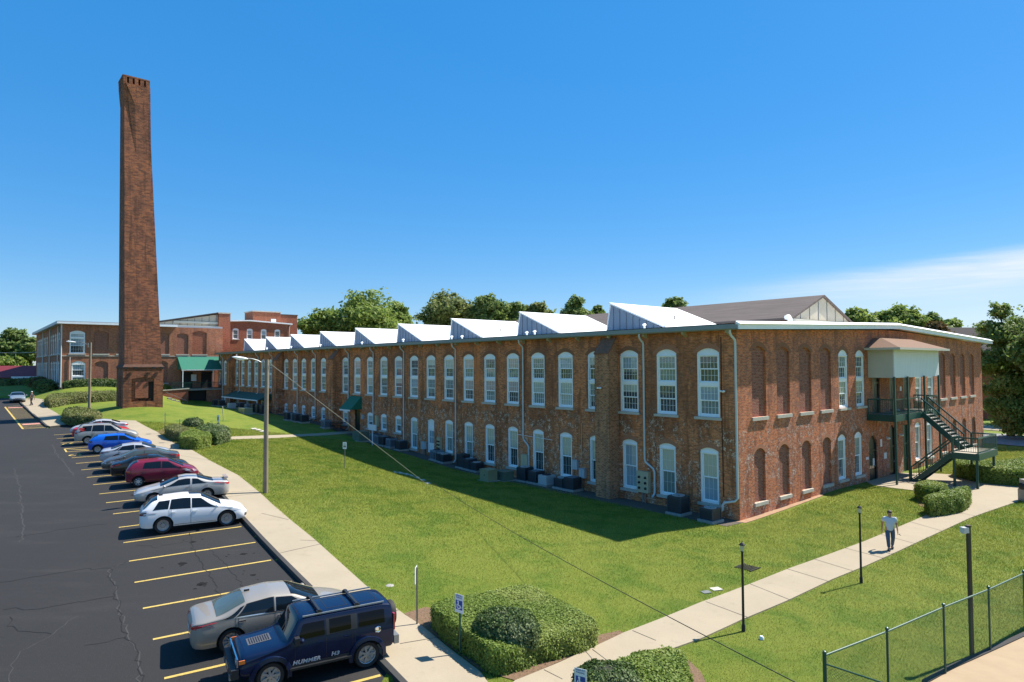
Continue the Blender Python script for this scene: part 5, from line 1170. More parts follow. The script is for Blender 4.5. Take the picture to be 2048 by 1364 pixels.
# white crossover
cuv = lambda L_=4.68, W_=1.87, H=1.65, r=.37: CarShape(L_, W_, [(-L_/2, .85), (-L_/2+.08, 1.12), (-L_/2+.5, H-.12), (-L_/2+.75, H-.05), (-.5, H), (.3, H-.06), (1.2, 1.1), (1.8, .99), (L_/2-.12, .8), (L_/2, .58)], [(-L_/2, 1.06), (-1.4, 1.08), (.8, .98), (1.4, .92), (L_/2, .62)], z0=.28, r=r, wf=L_/2-.95, wr=-L_/2+.98)
loc, rz = stall(5, 2.88, side=.47)
def suv_extra(t, sh, pm_):
    def sf(u, v): return sh.top(lerp(-.25, .28, u), lerp(-.42, .42, v))
    patch(sf, MB(), 4, 4, .008).build('sunroof', M['cglass_b'], t, recalc=False); MB().box((-1.45, 0, sh.at(-1.45)[0]+.03), (.16, .04, .06)).build('antenna', M['plastic'], t)
    for sg in (-1, 1):
        def fl(u, v): return (sh.front(sg*lerp(.6, .84, u), lerp(.42, .55, v), 1)+.01, sg*lerp(.6, .84, u), lerp(.42, .55, v))
        patch(fl, MB(), 4, 3, 0).build('fog_lamp', M['plastic'], t, recalc=False)
car('glossy white crossover with dark glass and a sunroof, nearest of the long row', loc, rz, cuv(), (.8,.8,.8), [(-.15, 1.05, -.15, .25), (-1.08, -.22, -1.0, -.22), (-1.8, -1.16, -1.55, -1.08)], (.28, 1.16), (-1.62, -2.2), 10, lights=[(.55, .93, .74, .88, 'clear_lens', 'headlight', 1), (.5, .92, .88, 1.03, 'dark_red_lens', 'tail_light', -1)], grille=[(-.4, .4, .5, .66, 'plastic', 'grille', 1), (-.6, .6, .3, .42, 'plastic', 'lower_intake', 1), (-.26, .26, .72, .86, 'sign_white', 'number_plate', -1), (-.7, .7, .33, .45, 'plastic', 'rear_valance', -1)], extra=suv_extra, glass='cglass')
# silver two-door, nose to the lane
coupe = CarShape(4.82, 1.82, [(-2.41, .78), (-2.36, 1.0), (-1.9, 1.06), (-1.55, 1.07), (-.7, 1.36), (-.15, 1.41), (.3, 1.35), (1.2, .99), (1.9, .86), (2.3, .72), (2.41, .55)], [(-2.41, .88), (-1.4, .96), (.9, .9), (1.3, .84), (2.41, .58)], r=.32, wf=1.46, wr=-1.22)
def spoiler(t, sh, pm_):
    z = sh.at(-2.2)[0]; b = MB(); b.box((-2.24, 0, z+.11), (.2, 1.35, .03)); b.box((-2.22, .6, z+.03), (.1, .06, .13)); b.box((-2.22, -.6, z+.03), (.1, .06, .13)); b.build('spoiler', pm_, t)
    q = MB(); q.ell((sh.front(0, .62, 1)+.01, 0, .62), (.015, .1, .06), 12, 6); q.build('badge', M['chrome'], t, 60)
loc, rz = stall(7, 3.35, True, .55)
car('silver two-door coupe with its nose towards the lane and a small rear spoiler', loc, rz, coupe, (.46,.44,.41), [(-.35, 1.05, -.35, .26), (-1.3, -.45, -.75, -.45)], (.26, 1.16), (-.74, -1.56), 5, lights=SED_L(1.82), grille=[(-.32, .32, .48, .56, 'plastic', 'grille', 1), (-.5, .5, .27, .36, 'plastic', 'lower_intake', 1), (-.26, .26, .62, .74, 'sign_white', 'number_plate', -1)], extra=spoiler, metal=.25)
hatch = lambda L_=3.85, W_=1.68, H=1.5, r=.29: CarShape(L_, W_, [(-L_/2, .8), (-L_/2+.05, 1.05), (-L_/2+.35, H-.14), (-L_/2+.6, H-.05), (-.2, H), (.3, H-.05), (1.15, 1.03), (1.55, .93), (L_/2-.1, .74), (L_/2, .55)], [(-L_/2, .98), (-1.2, 1.0), (.7, .92), (1.2, .86), (L_/2, .6)], r=r, wf=L_/2-.75, wr=-L_/2+.66)
loc, rz = stall(9, 3.37, side=.5)
car('maroon small hatchback with silver hubcaps, between the black saloon and an empty bay', loc, rz, hatch(), (.16,.008,.03), [(-.05, 1.02, -.05, .3), (-1.05, -.12, -.95, -.12)], (.3, 1.1), (-1.35, -1.82), 0, 'hubcap', lights=[(.5, .83, .66, .84, 'clear_lens', 'headlight', 1), (.48, .82, .82, 1.05, 'red_lens', 'tail_light', -1)], grille=[(-.4, .4, .5, .6, 'plastic', 'grille', 1), (-.26, .26, .66, .78, 'sign_white', 'number_plate', -1), (-.6, .6, .3, .42, 'plastic', 'rear_valance', -1)], scale=1.0)
loc, rz = stall(10, 3.24, side=.5)
car('black saloon with red tail lights towards the lane, next to the maroon hatchback', loc, rz, sed(4.6, 1.82, 1.46), (.008,.009,.012), SWc, (.34, 1.26), (-.98, -1.66), 5, lights=SED_L(1.82), grille=SED_G(1.82))
loc, rz = stall(11, 3.2, True, .5)
car('dark grey saloon parked with its headlights towards the lane', loc, rz, sed(4.8, 1.83, 1.46), (.075,.08,.083), SWc, (.34, 1.26), (-1.0, -1.72), 5, lights=SED_L(1.83), grille=SED_G(1.83), metal=.3, glass='cglass_l')
loc, rz = stall(12, 3.44, side=.55)
car('light silver saloon between the dark grey saloon and the bright blue hatchback', loc, rz, sed(4.65, 1.8, 1.44), (.42,.44,.48), SWc, (.34, 1.26), (-.98, -1.66), 5, lights=SED_L(1.8, 'dark_red_lens'), grille=SED_G(1.8), metal=.3)
loc, rz = stall(14, 3.3, side=.5)
car('bright blue hatchback beside the yellow striped access aisle', loc, rz, hatch(4.45, 1.8, 1.47, .33), (.004,.1,.52), [(-.1, 1.05, -.1, .3), (-1.15, -.18, -1.05, -.18)], (.3, 1.1), (-1.6, -2.1), 5, lights=[(.52, .88, .66, .82, 'clear_lens', 'headlight', 1), (.5, .87, .86, 1.0, 'dark_red_lens', 'tail_light', -1)], grille=[(-.45, .45, .45, .62, 'plastic', 'grille', 1), (-.26, .26, .66, .78, 'sign_white', 'number_plate', -1)])
wag = CarShape(4.8, 1.9, [(-2.4, .85), (-2.36, 1.12), (-2.05, 1.62), (-1.8, 1.72), (-.6, 1.76), (.35, 1.7), (1.15, 1.16), (1.8, 1.06), (2.28, .88), (2.4, .6)], [(-2.4, 1.08), (-1.4, 1.12), (.8, 1.04), (1.4, 1.0), (2.4, .62)], z0=.3, r=.36, wf=1.5, wr=-1.4)
loc, rz = stall(16, 3.07, side=.5)
def rails(t, sh, pm_):
    for sg in (-1, 1):
        z = sh.at(-.6)[0]; MB().tube([(-1.9, sg*.6, z-.06), (-1.7, sg*.6, z+.04), (.1, sg*.6, z+.04), (.3, sg*.6, z-.06)], .02, 6).build('roof_rail', M['plastic'], t)
car('silver tall estate with tall red tail lights beside its rear glass', loc, rz, wag, (.36,.35,.32), [(-.15, 1.0, -.15, .32), (-1.08, -.22, -1.0, -.22), (-1.95, -1.16, -1.75, -1.08)], (.34, 1.12), (-1.9, -2.32), 5, lights=[(.55, .93, .76, .92, 'clear_lens', 'headlight', 1), (.74, .92, .95, 1.45, 'red_lens', 'tail_light', -1)], grille=SED_G(1.9), metal=.3, extra=rails)
loc, rz = stall(17, 3.14, side=.5)
car('bright red saloon half hidden behind the silver estate', loc, rz, sed(4.6, 1.8, 1.43), (.5,.008,.02), SWc, (.34, 1.26), (-.98, -1.66), 5, lights=SED_L(1.8), grille=SED_G(1.8))
loc, rz = stall(18, 3.32, True, .5)
car('pale silver saloon at the far end of the row by the clipped hedge', loc, rz, sed(4.75, 1.82, 1.45), (.5,.5,.52), SWc, (.34, 1.26), (-1.0, -1.7), 5, lights=SED_L(1.82), grille=SED_G(1.82), metal=.3)
fc = onlot(18, 806)
car('grey-blue saloon driving into the lot beside the striped fire lane', (fc[0], fc[1]+1.5, lotz(fc[1]+1.5)), R(-52), sed(4.85, 1.86, 1.47), (.22,.26,.29), SWc, (.34, 1.26), (-1.0, -1.74), 5, lights=SED_L(1.86), grille=SED_G(1.86), metal=.3, group=None)
dc = aty(17, 757, 160)
car('white car parked in front of the maroon-roofed shop', (dc[0], dc[1], T(dc[0], dc[1])+.6), R(10), sed(4.7, 1.82, 1.45), (.8,.8,.8), SWc, (.34, 1.26), (-1.0, -1.7), 5, group=None)

# dark blue square-cut truck, nose to the lane
hum = CarShape(4.6, 1.9, [(-2.3, 1.0), (-2.29, 1.72), (-2.18, 1.84), (-1.9, 1.88), (.45, 1.88), (.62, 1.84), (.98, 1.27), (1.1, 1.22), (2.15, 1.14), (2.27, 1.05), (2.3, .8)], [(-2.3, 1.2), (-1, 1.22), (.9, 1.18), (1.2, 1.1), (2.3, .82)], z0=.52, sig=.035, box=1.0, tumble=.2, nose=.25, tail=.14, r=.4, wf=1.42, wr=-1.42, crown=.03)
def humx(t, sh, pm_):
    z = sh.at(-1)[0]
    for x in (.0, -1.15):
        b = MB(); b.box((x, 0, z+.075), (.075, 1.46, .04)); b.box((x, .7, z+.025), (.16, .08, .09)); b.box((x, -.7, z+.025), (.16, .08, .09)); b.build('roof_bar', M['dark_metal'], t)
    b = MB()
    for sg in (-1, 1): b.bar((-2.0, sg*.75, z-.0), (.5, sg*.75, z-.01), .05, .035)
    b.build('roof_rail', M['grey_metal'], t)
    b = MB(); b.lathe([(.16, 2.32), (.36, 2.31), (.4, 2.36), (.4, 2.5), (.36, 2.55), (.2, 2.55), (.19, 2.5), (.02, 2.5)], 26, (0, 0, 0)); b.v = [(-q, x+.05, y+1.22) for x, y, q in b.v]; b.build('spare_wheel', M['rubber'], t, 40)
    for sg in (-1, 1):
        for xw in (sh.wf, sh.wr):
            b = MB(); n = 18; ri, ro = sh.r+.07, sh.r+.2; vs = []
            for k in range(n+1):
                a = math.pi*(-.06+1.12*k/n)
                for r_, y in ((ri, sh.W/2-.02), (ri, sh.W/2+.07), (ro*.97, sh.W/2+.05), (ro, sh.W/2-.02)): vs.append((xw+r_*math.cos(a), sg*y, sh.r+max(-.1, r_*math.sin(a)*.98)))
            b.add(vs, [(4*k+j, 4*k+(j+1)%4, 4*k+4+(j+1)%4, 4*k+4+j) for k in range(n) for j in range(4)]+[(0,1,2,3), (4*n, 4*n+1, 4*n+2, 4*n+3)])
            b.build('wheel_arch_flare', pm_, t, 50)
    b = MB(); b.box((2.38, 0, .66), (.2, 1.86, .26)); b.box((2.43, 0, .5), (.1, 1.0, .12)); b.build('front_bumper', M['plastic'], t); b = MB(); b.box((-2.37, 0, .68), (.16, 1.84, .26)); b.build('rear_bumper', M['grey_metal'], t)
    b = MB(); b.box((2.485, 0, .62), (.02, .5, .12)); b.box((2.47, .66, .52), (.08, .1, .16)); b.box((2.47, -.66, .52), (.08, .1, .16)); b.build('tow_hook', M['grey_metal'], t)
    b = MB(); b.box((2.31, 0, .93), (.04, 1.7, .24)); gp = b.build('grille', M['chrome'], t)
    b = MB()
    for i in range(7): b.box((2.333, -.42+i*.14, .93), (.008, .075, .19))
    b.build('grille_slot', M['black'], gp)
    for sg in (-1, 1):
        b = MB(); b.lathe([(.1, 0), (.095, .012), (.02, .02)], 16); b.v = [(2.333+q, x+sg*.66, y+.93) for x, y, q in b.v]; b.build('headlight', M['clear_lens'], t, 40)
        MB().box((2.2, sg*(sh.W/2-.005), .98), (.16, .03, .1)).build('side_marker', M['orange_lens'], t)
        MB().box((-2.29, sg*.86, 1.25), (.05, .14, .5)).build('tail_light', M['red_lens'], t)
        b = MB(); b.bar((-.9, sg*(sh.W/2+.04), .5), (.9, sg*(sh.W/2+.04), .5), .1, .06); b.build('side_step', M['dark_metal'], t)
        b = MB(); b.box((.72, sg*(sh.W/2+.14), 1.32), (.14, .2, .2)); b.build('wing_mirror', M['plastic'], t)
    def hv(u, v): return sh.top(lerp(1.3, 1.95, u), lerp(-.3, .3, v))
    patch(hv, MB(), 3, 3, .006).build('hood_vent', M['plastic_grey'], t, recalc=False)
    b = MB()
    for i in range(9): x = 1.36+i*.065; b.box((x, 0, sh.at(x)[0]+.012), (.02, .42 , .014))
    b.build('vent_slat', M['plastic'], t)
    for sg in (-1, 1):
        b = MB(); b.lathe([(.1, 0), (.1, .012), (.085, .02), (.07, .012), (.01, .012)], 18); b.v = [(x-1.75, sg*(sh.W/2-.006+z), y+1.12) for x, y, z in b.v]; b.build('fuel_cap', M['chrome'], t, 40)
        b = MB(); b.b2(-1.0, 1.0, sg*(sh.W/2-.004)-.004, sg*(sh.W/2-.004)+.004, .5, .6); b.build('sill_trim', M['plastic'], t)
        for x in (-2.0, .95): b = MB(); b.box((x if x > 0 else -1.98, sg*(sh.W/2-.06), .42), (.03, .22, .3)); b.build('mud_flap', M['black'], t)
    for x in (-1.55, -.6, .25):
        def rr(u, v, x=x): return sh.top(x+lerp(-.32, .32, u), lerp(-.55, .55, v))
        q = MB()
        for (u0, u1, v0, v1) in ((0, 1, 0, .03), (0, 1, .97, 1), (0, .03, 0, 1), (.97, 1, 0, 1)): patch(lambda u, v: rr(lerp(u0, u1, u), lerp(v0, v1, v)), q, 2, 4, .004)
        q.build('roof_rib', M['black'], t, recalc=False)
    # lettering low on the doors: both sides
    for sg in (1, -1):
        for txt, x0, z0, sz in (('HUMMER', .82, .6, .145), ('H3', -.3, .63, .15)):
            cu = bpy.data.curves.new('t', 'FONT'); cu.body = txt; cu.size = sz; cu.extrude = .003; cu.space_character = 1.12; cu.shear = .2; cu.offset = .006
            ob = bpy.data.objects.new('t', cu); COL.objects.link(ob); dg = bpy.context.evaluated_depsgraph_get(); me = bpy.data.meshes.new_from_object(ob.evaluated_get(dg)); bpy.data.objects.remove(ob)
            me.materials.clear(); me.materials.append(M['letter']); q = link('door_lettering', me, t)
            y = sh.W/2+.012
            q.matrix_local = Matrix(((-1.25 if sg > 0 else 1.25, 0, 0, x0 if sg > 0 else -x0), (0, 0, sg, sg*y), (0, 1, 0, z0), (0, 0, 0, 1))) if True else None
loc, rz = stall(0, 2.5, True, .5)
qh = (QM1+QL[0])/2+DV*3.32; loc = np.array([qh[0], qh[1], lotz(qh[1])+.005])
car('dark navy boxy off-road truck with roof bars and a rear spare wheel, in the foreground', loc, rz, hum, (.0012,.0085,.036), [(-.12, .68, -.12, .5), (-.92, -.27, -.92, -.27), (-1.98, -1.16, -1.98, -1.16)], (.62, .98), (-2.2, -2.28), 7, extra=humx, glass='cglass_b', cat='truck', name='parked_truck', scale=.845, wv=(.14, .8), coat=.55)
# ---------------------------------------------------------------- foliage
NR = np.random.default_rng(11)
def leaf_mesh(name, P, Nn, size, mat, asp=1.7, jit=.9):
    n = len(P); Nn = Nn+NR.normal(0, jit, (n, 3)); Nn /= np.maximum(np.linalg.norm(Nn, axis=1, keepdims=True), 1e-6)
    a = NR.normal(0, 1, (n, 3)); a -= Nn*(a*Nn).sum(1, keepdims=True); a /= np.maximum(np.linalg.norm(a, axis=1, keepdims=True), 1e-6); b = np.cross(Nn, a)
    s = size*NR.uniform(.6, 1.35, (n, 1)); a = a*s*.5*asp; b = b*s*.5
    V = np.stack([P-a, P+b*.9-a*.1, P+a, P-b*.9-a*.1], 1).reshape(-1, 3)
    me = bpy.data.meshes.new(name); me.vertices.add(4*n); me.vertices.foreach_set('co', V.ravel().astype(np.float32))
    me.loops.add(4*n); me.loops.foreach_set('vertex_index', np.arange(4*n, dtype=np.int32)); me.polygons.add(n); me.polygons.foreach_set('loop_start', np.arange(0, 4*n, 4, dtype=np.int32))
    me.materials.append(mat); me.update(calc_edges=True); me.validate(); return me
def rdir(n):
    d = NR.normal(0, 1, (n, 3)); return d/np.linalg.norm(d, axis=1, keepdims=True)
def crown_points(lobes, n, clump=26, sig=.2, fill=.12):
    vol = np.array([l[3]*l[4]+l[4]*l[5]+l[3]*l[5] for l in lobes]); vol = vol/vol.sum(); PP = []; NN = []
    for l, w in zip(lobes, vol):
        c = np.array(l[:3]); r = np.array(l[3:]); k = int(clump*(1+w*len(lobes))/2)+4; d = rdir(k); d[:, 2] = d[:, 2]*.85+.12; rad = NR.uniform(.72, 1.08, (k, 1)); cc = d*rad
        m = int(n*w); ci = NR.integers(0, k, m); sg = sig*NR.uniform(.6, 1.3, (k, 1))
        p = cc[ci]+NR.normal(0, 1, (m, 3))*sg[ci]*np.array([1, 1, .75]); nf = int(m*fill); p[:nf] = rdir(nf)*NR.uniform(.2, .95, (nf, 1))
        PP.append(c+p*r); NN.append(p/np.maximum(np.linalg.norm(p, axis=1, keepdims=True), .05)+np.array([0, 0, .5]))
    return np.concatenate(PP), np.concatenate(NN)
def tree(label, base, H, lobes, n, leaf, mat, trunk=.35, group='trees around the mill', name='tree', clump=26, sig=.2):
    base = np.array(base, float); t = thing(name, label, 'tree', base, 0, group); b = MB(); mz = min(l[2]-l[5]*.6 for l in lobes)
    b.tube([(0, 0, -.5), (.05, 0, H*.12), (0, .06, max(H*.25, mz)), (.08, 0, H*.55), (.05, .05, H*.8)], [trunk*1.25, trunk, trunk*.8, trunk*.5, trunk*.15], 10)
    for l in lobes:
        z0 = min(max(H*.2, l[2]-l[5]-H*.12), H*.6); q = np.array(l[:3]); b.tube([(0, 0, z0), (q[0]*.45, q[1]*.45, z0+(q[2]-z0)*.55), tuple(q)], [trunk*.5, trunk*.3, trunk*.1], 6)
        for _ in range(4):
            d = rdir(1)[0]; d[2] = abs(d[2])*.7; b.tube([tuple(q*.8+np.array([0, 0, z0])*.2), tuple(q+d*np.array(l[3:])*.85)], [trunk*.15, trunk*.04], 5)
    b.build('trunk', M['bark'], t, 60); P, Nn = crown_points(lobes, n, clump, sig); link('crown', leaf_mesh('crown', P, Nn, leaf, M[mat]), t); return t
def auto_lobes(w, h0, h1, k, seed, flat=.75):
    r = random.Random(seed); out = []
    for i in range(k):
        a = 2*math.pi*i/k+r.uniform(-.4, .4); d = w*.5*r.uniform(.35, .68); z = lerp(h0, h1, r.uniform(.25, .72)); q = w*r.uniform(.19, .29)
        out.append((d*math.cos(a), d*math.sin(a), z, q, q, q*flat*r.uniform(.8, 1.1)))
    out.append((0, 0, lerp(h0, h1, .78), w*.25, w*.25, (h1-h0)*.24)); out.append((r.uniform(-1, 1)*w*.1, 0, lerp(h0, h1, .4), w*.36, w*.3, (h1-h0)*.32)); return out
TR = [  # px centre, py top, px width, distance, label, material, leaves, base drop
 (738,584,150,150,'big rounded green tree with the tallest crown, behind the white roof teeth','leaf_a',13000,10),
 (640,622,66,150,'lower green tree left of the big rounded one, beside the brick stair tower','leaf_a',5000,8),
 (795,608,60,158,'smaller green tree filling the right shoulder of the big rounded one','leaf_a',4000,8),
 (895,588,104,150,'broad dusty green tree behind the second and third roof teeth','leaf_c',8000,9),
 (975,592,76,146,'upright dark green tree right of the broad dusty one','leaf_b',6000,9),
 (1030,606,56,150,'loose green tree with a ragged top, left of the second tallest roof tooth','leaf_b',4200,8),
 (1075,605,52,155,'loose thin-topped tree just left of the second roof tooth','leaf_c',3600,8),
 (1150,596,58,150,'round tree top showing between the two nearest roof teeth','leaf_b',4200,9),
 (1195,612,30,155,'small tree top just left of the nearest roof tooth','leaf_b',1800,8),
 (1350,598,52,140,'small tree top showing over the brown ridge roof','leaf_b',3600,9),
 (1712,620,72,120,'green tree just right of the boarded gable','leaf_a',5200,8),
 (1762,626,60,124,'low green tree between the gable and the canopy roof','leaf_b',4200,8),
 (1806,613,84,118,'rounded bright green tree above the canopy roof','leaf_a',6500,8),
 (1862,630,70,122,'green tree left of the house with the steep dark roof','leaf_b',4500,8),
 (1902,640,50,130,'pale green tree behind the steep dark roof','leaf_a',3000,8),
 (1872,646,52,104,'russet tinged low tree in front of the green ones','leaf_r',3000,6),
 (28,660,70,168,'dense dark green tree above the maroon shop roof','leaf_b',7000,9),
 (62,676,44,165,'dark green tree touching the corner of the left wing','leaf_b',4500,8),
 (-30,668,70,170,'dark green tree cut by the left edge','leaf_b',5000,9),
 (10,712,80,162,'pale green bushy tree low behind the maroon roof','leaf_a',3500,6),
]
for i, (px, py, w, Y, lab, mat, n, dr) in enumerate(TR):
    p = aty(px, py, Y); g = T(p[0], p[1]); H = p[2]-g; ww = w*Y/F_PX
    tree(lab, (p[0], p[1], g), H*.93, auto_lobes(ww*1.12, max(1.5, H-ww*1.1), H*1.0, 9 if w > 60 else 6, 40+i), int(n*2.1), .5, mat, .4, clump=34, sig=.2)
# large tree at the right edge and its neighbours
p = aty(2016, 700, 76); g = T(p[0], p[1]); H = 15.6
tree('large spreading tree with dark and light green leaves at the right edge, by the street', (p[0], p[1], g), 14.5, [(-1.2,-.5,14.4,1.1,1.0,1.0),(-2.2,0,12.7,1.2,1.2,.9),(-1.0,-1,11.2,2.2,2.0,1.6),(1.6,-.5,12.2,2.2,2.0,1.6),(-2.4,-1,8.6,2.0,2.0,1.7),(.8,-2,8.8,2.8,2.6,2.0),(-1.8,-1.5,5.8,2.3,2.0,1.6),(1.6,-2,5.6,2.8,2.4,1.9),(0,-1.5,3.4,2.6,2.2,1.2),(3.6,0,9.8,2.4,2.4,2.2),(4.2,0,5.5,2.4,2.4,2.2),(-2.4,-2.5,3.2,1.9,1.8,1.5),(1.5,-3,2.4,2.6,2.2,2.0),(3.5,-2.5,3.5,2.6,2.2,2.2),(-1.2,-3,1.6,2.2,1.6,1.3)], 60000, .21, 'leaf_d', .38, clump=34, sig=.2)
p = aty(2058, 650, 90); g = T(p[0], p[1])
tree('tree with a pale green crown behind the large right-hand tree', (p[0], p[1], g), 13, auto_lobes(8, 3, 14, 7, 77), 6000, .34, 'leaf_a', .35)
p = aty(2085, 640, 70); g = T(p[0], p[1])
tree('tall tree whose branches lean in from the right edge', (p[0], p[1], g), 15, auto_lobes(7, 5, 15.5, 7, 78), 6000, .3, 'leaf_b', .35)
# ---------------------------------------------------------------- clipped hedges
def area(poly): return .5*sum(poly[i][0]*poly[(i+1)%len(poly)][1]-poly[(i+1)%len(poly)][0]*poly[i][1] for i in range(len(poly)))
def edge_dist(xy, poly):
    d = np.full(len(xy), 1e9); q = np.array([p[:2] for p in poly], float)
    for i in range(len(q)):
        a, b = q[i], q[(i+1)%len(q)]; e = b-a; t = np.clip(((xy-a)@e)/max(e@e, 1e-9), 0, 1); d = np.minimum(d, np.linalg.norm(xy-(a+t[:, None]*e), axis=1))
    return d
def hedge(label, polys, h, leaf, dens, mat='leaf_h', r=.25, group='clipped hedges', name='hedge', cat='hedge', core='hedge_core', jit=.48, zf=None):
    polys = [[np.array(p[:2], float) for p in po] for po in polys]; polys = [po if area(po) > 0 else po[::-1] for po in polys]
    c = np.mean([p for po in polys for p in po], axis=0); g0 = T(*c); t = thing(name, label, cat, (c[0], c[1], g0), 0, group)
    PP, NN = [], []; cb = MB()
    for po in polys:
        q = np.array(po); lo, hi = q.min(0), q.max(0); A_ = area(po); n = int(dens*A_*1.25); xy = NR.uniform(lo, hi, (int(n*np.prod(hi-lo)/A_), 2)); xy = xy[inpoly(xy, po)]
        d = np.minimum(edge_dist(xy, po), r); z = h-r+np.sqrt(np.maximum(0, r*r-(r-d)**2)); nn = np.c_[np.zeros((len(xy), 2)), np.ones(len(xy))]
        bump = .05*h*np.sin(xy[:, 0]*2.1+1)*np.sin(xy[:, 1]*2.4)+NR.normal(0, leaf*.45, len(xy))+np.where(NR.uniform(0, 1, len(xy)) < .035, NR.uniform(0, leaf*1.8, len(xy)), 0)
        PP.append(np.c_[xy, z+bump]); NN.append(nn)
        for i in range(len(q)):
            a, b = q[i], q[(i+1)%len(q)]; e = b-a; l = np.linalg.norm(e)
            if l < .02: continue
            m = int(dens*l*h*1.15); u = NR.uniform(0, 1, m); zz = NR.uniform(.03, h, m); o = np.array([e[1], -e[0]])/l
            ins = np.where(zz > h-r, r-np.sqrt(np.maximum(0, r*r-(zz-(h-r))**2)), 0)+NR.normal(0, leaf*.55, m)+.04*np.sin(u*l*2.3+i)+.025*np.sin(u*l*6.1+zz*5)-np.where(NR.uniform(0, 1, m) < .04, NR.uniform(0, leaf*1.8, m), 0)
            PP.append(np.c_[a+u[:, None]*e-o*ins[:, None], zz]); NN.append(np.tile(np.array([o[0], o[1], .25]), (m, 1)))
        cc = q.mean(0); k = [tuple(cc+(p-cc)*(1-min(.45, (leaf*1.2+.05)/max(.2, np.linalg.norm(p-cc))*1.3))-c) for p in q]; tz = Tn(np.array([np.array(p)+c for p in k]))-g0; nk = len(k); cb.add([(p[0], p[1], z-.25) for p, z in zip(k, tz)]+[(p[0], p[1], z+h-leaf*1.1-.08) for p, z in zip(k, tz)], [tuple(range(nk))[::-1], tuple(range(nk, 2*nk))]+[(i, (i+1)%nk, nk+(i+1)%nk, nk+i) for i in range(nk)])
    P = np.concatenate(PP); Nn = np.concatenate(NN); P[:, 2] += Tn(P[:, :2])-g0; P[:, :2] -= c
    cb.build('hedge_core', M[core], t); link('foliage', leaf_mesh('foliage', P, Nn, leaf, M[mat], 1.5, jit), t); return t
def quadpoly(a, b, c_, d=None):
    a, b, c_ = [np.array(x[:2]) for x in (a, b, c_)]; return [a, b, c_, np.array(d[:2]) if d is not None else a+c_-b]
def rounded(poly, f=.18):
    o = []
    for i in range(len(poly)):
        p, a, b = [np.array(poly[j % len(poly)][:2], float) for j in (i, i-1, i+1)]
        o += [p+(a-p)*f, p+((a-p)+(b-p))*f*.3, p+(b-p)*f]
    return o
hA = quadpoly(G(842,1250), G(985,1363), G(1217,1292)); _hc = np.mean(hA, axis=0); hA = [_hc+(q-_hc)*.95 for q in hA]
hedge('large flat-topped hedge with a round bush standing up from its middle, by the walk corner', [rounded(hA, .1)], .68, .045, 1800, 'leaf_h', .14, jit=.36)
def bush(label, c, rx, ry, h, leaf, n, mat, name='bush', zb=0.0, group='round clipped bushes'):
    g = T(c[0], c[1]); t = thing(name, label, 'bush', (c[0], c[1], g+zb), 0, group); d = rdir(n); d[:, 2] = np.abs(d[:, 2])*1.0-.15; s = np.array([rx, ry, h])
    m = np.abs(d)**.75*np.sign(d); m[:, 2] = np.clip(m[:, 2], -.2, 1); P = m*s*(1+NR.normal(0, .035, (n, 1))+.05*np.sin(d[:, :1]*7)*np.cos(d[:, 1:2]*6)); P[:, 2] = np.maximum(P[:, 2], -.02 if zb == 0 else -.3)
    b = MB(); b.ell((0, 0, h*.1), (rx*.85, ry*.85, h*.78), 16, 8); b.build('hedge_core', M['hedge_core'], t); link('foliage', leaf_mesh('foliage', P, d, leaf, M[mat], 1.5, .6), t); return t
cA = atz(1012, 1248, T(*hA[0])+.66)
bush('round holly bush rising out of the large flat-topped hedge', cA, .92, .75, .72, .05, 10000, 'leaf_h2', zb=.58)
zt = .95
hedge('hedge with a rounded corner at the bottom edge, near the fence', [rounded([atz(x, y, T(3.5, 15)+zt) for x, y in ((1176,1345),(1290,1293),(1335,1284),(1372,1296),(1380,1330),(1376,1420),(1170,1420))], .12)], zt, .05, 1500, 'leaf_h', .22)
bush('dark holly bush rising at the left of the bottom hedge', atz(1215, 1352, T(3.2, 14)+1.0), .8, .7, .45, .05, 6000, 'leaf_h2', zb=.75)
def top_poly(pts, h): return [G(x, y, h) for x, y in pts]
z1 = T(*G(1880,1010)[:2])
hedge('bent hedge in front of the stair foot, mulch at its base', [rounded(top_poly(((1850,990),(1900,978),(1937,972),(1938,983),(1920,993),(1860,1002)), .95), .12), rounded(top_poly(((1828,967),(1850,960),(1895,966),(1888,976),(1850,975)), .95), .12)], .95, .07, 750, 'leaf_h', .2)
hedge('long hedge beyond the stair landing, reaching the right edge', [rounded(top_poly(((1908,924),(1915,918),(1990,922),(2060,915),(2130,920),(2080,945),(2015,940),(1960,936)), 1.1), .1)], 1.1, .08, 500, 'leaf_h', .2)
z2 = T(*G(390,880)[:2])
hedge('squared hedge with a pale clipped top beside the grey sign post', [rounded(top_poly(((362,866),(385,858),(420,862),(421,871),(392,876),(360,874)), .95), .05)], .95, .07, 620, 'leaf_h', .1)
hedge('low hedge behind the pair of thin posts', [rounded(top_poly(((330,852),(352,848),(380,856),(362,864),(340,860)), .85), .05)], .85, .07, 620, 'leaf_h3', .1)
hedge('dark glossy hedge at the start of the garden path', [rounded(top_poly(((392,853),(420,846),(455,852),(460,860),(430,866),(400,860)), 1.05), .12)], 1.05, .1, 330, 'leaf_h2', .25)
bush('small dark round bush on the lawn behind the hedges', G(386, 852), .95, .8, .9, .1, 1500, 'leaf_h2')
z3 = T(*G(160,843)[:2])
hedge('sunlit rounded hedge at the foot of the mound behind the far cars', [rounded(top_poly(((125,826),(130,816),(160,813),(190,818),(205,825),(190,832),(140,832)), .95), .14)], .95, .1, 260, 'leaf_h3', .35)
z4 = T(*G(160,808)[:2])
hedge('long curved hedge running from the far walk to the chimney', [rounded(top_poly(((90,796),(98,788),(160,784),(232,781),(236,787),(200,789),(140,793),(100,800)), 1.0), .08)], 1.0, .11, 220, 'leaf_h3', .35)
z5 = T(*L(-16, 95)[:2])
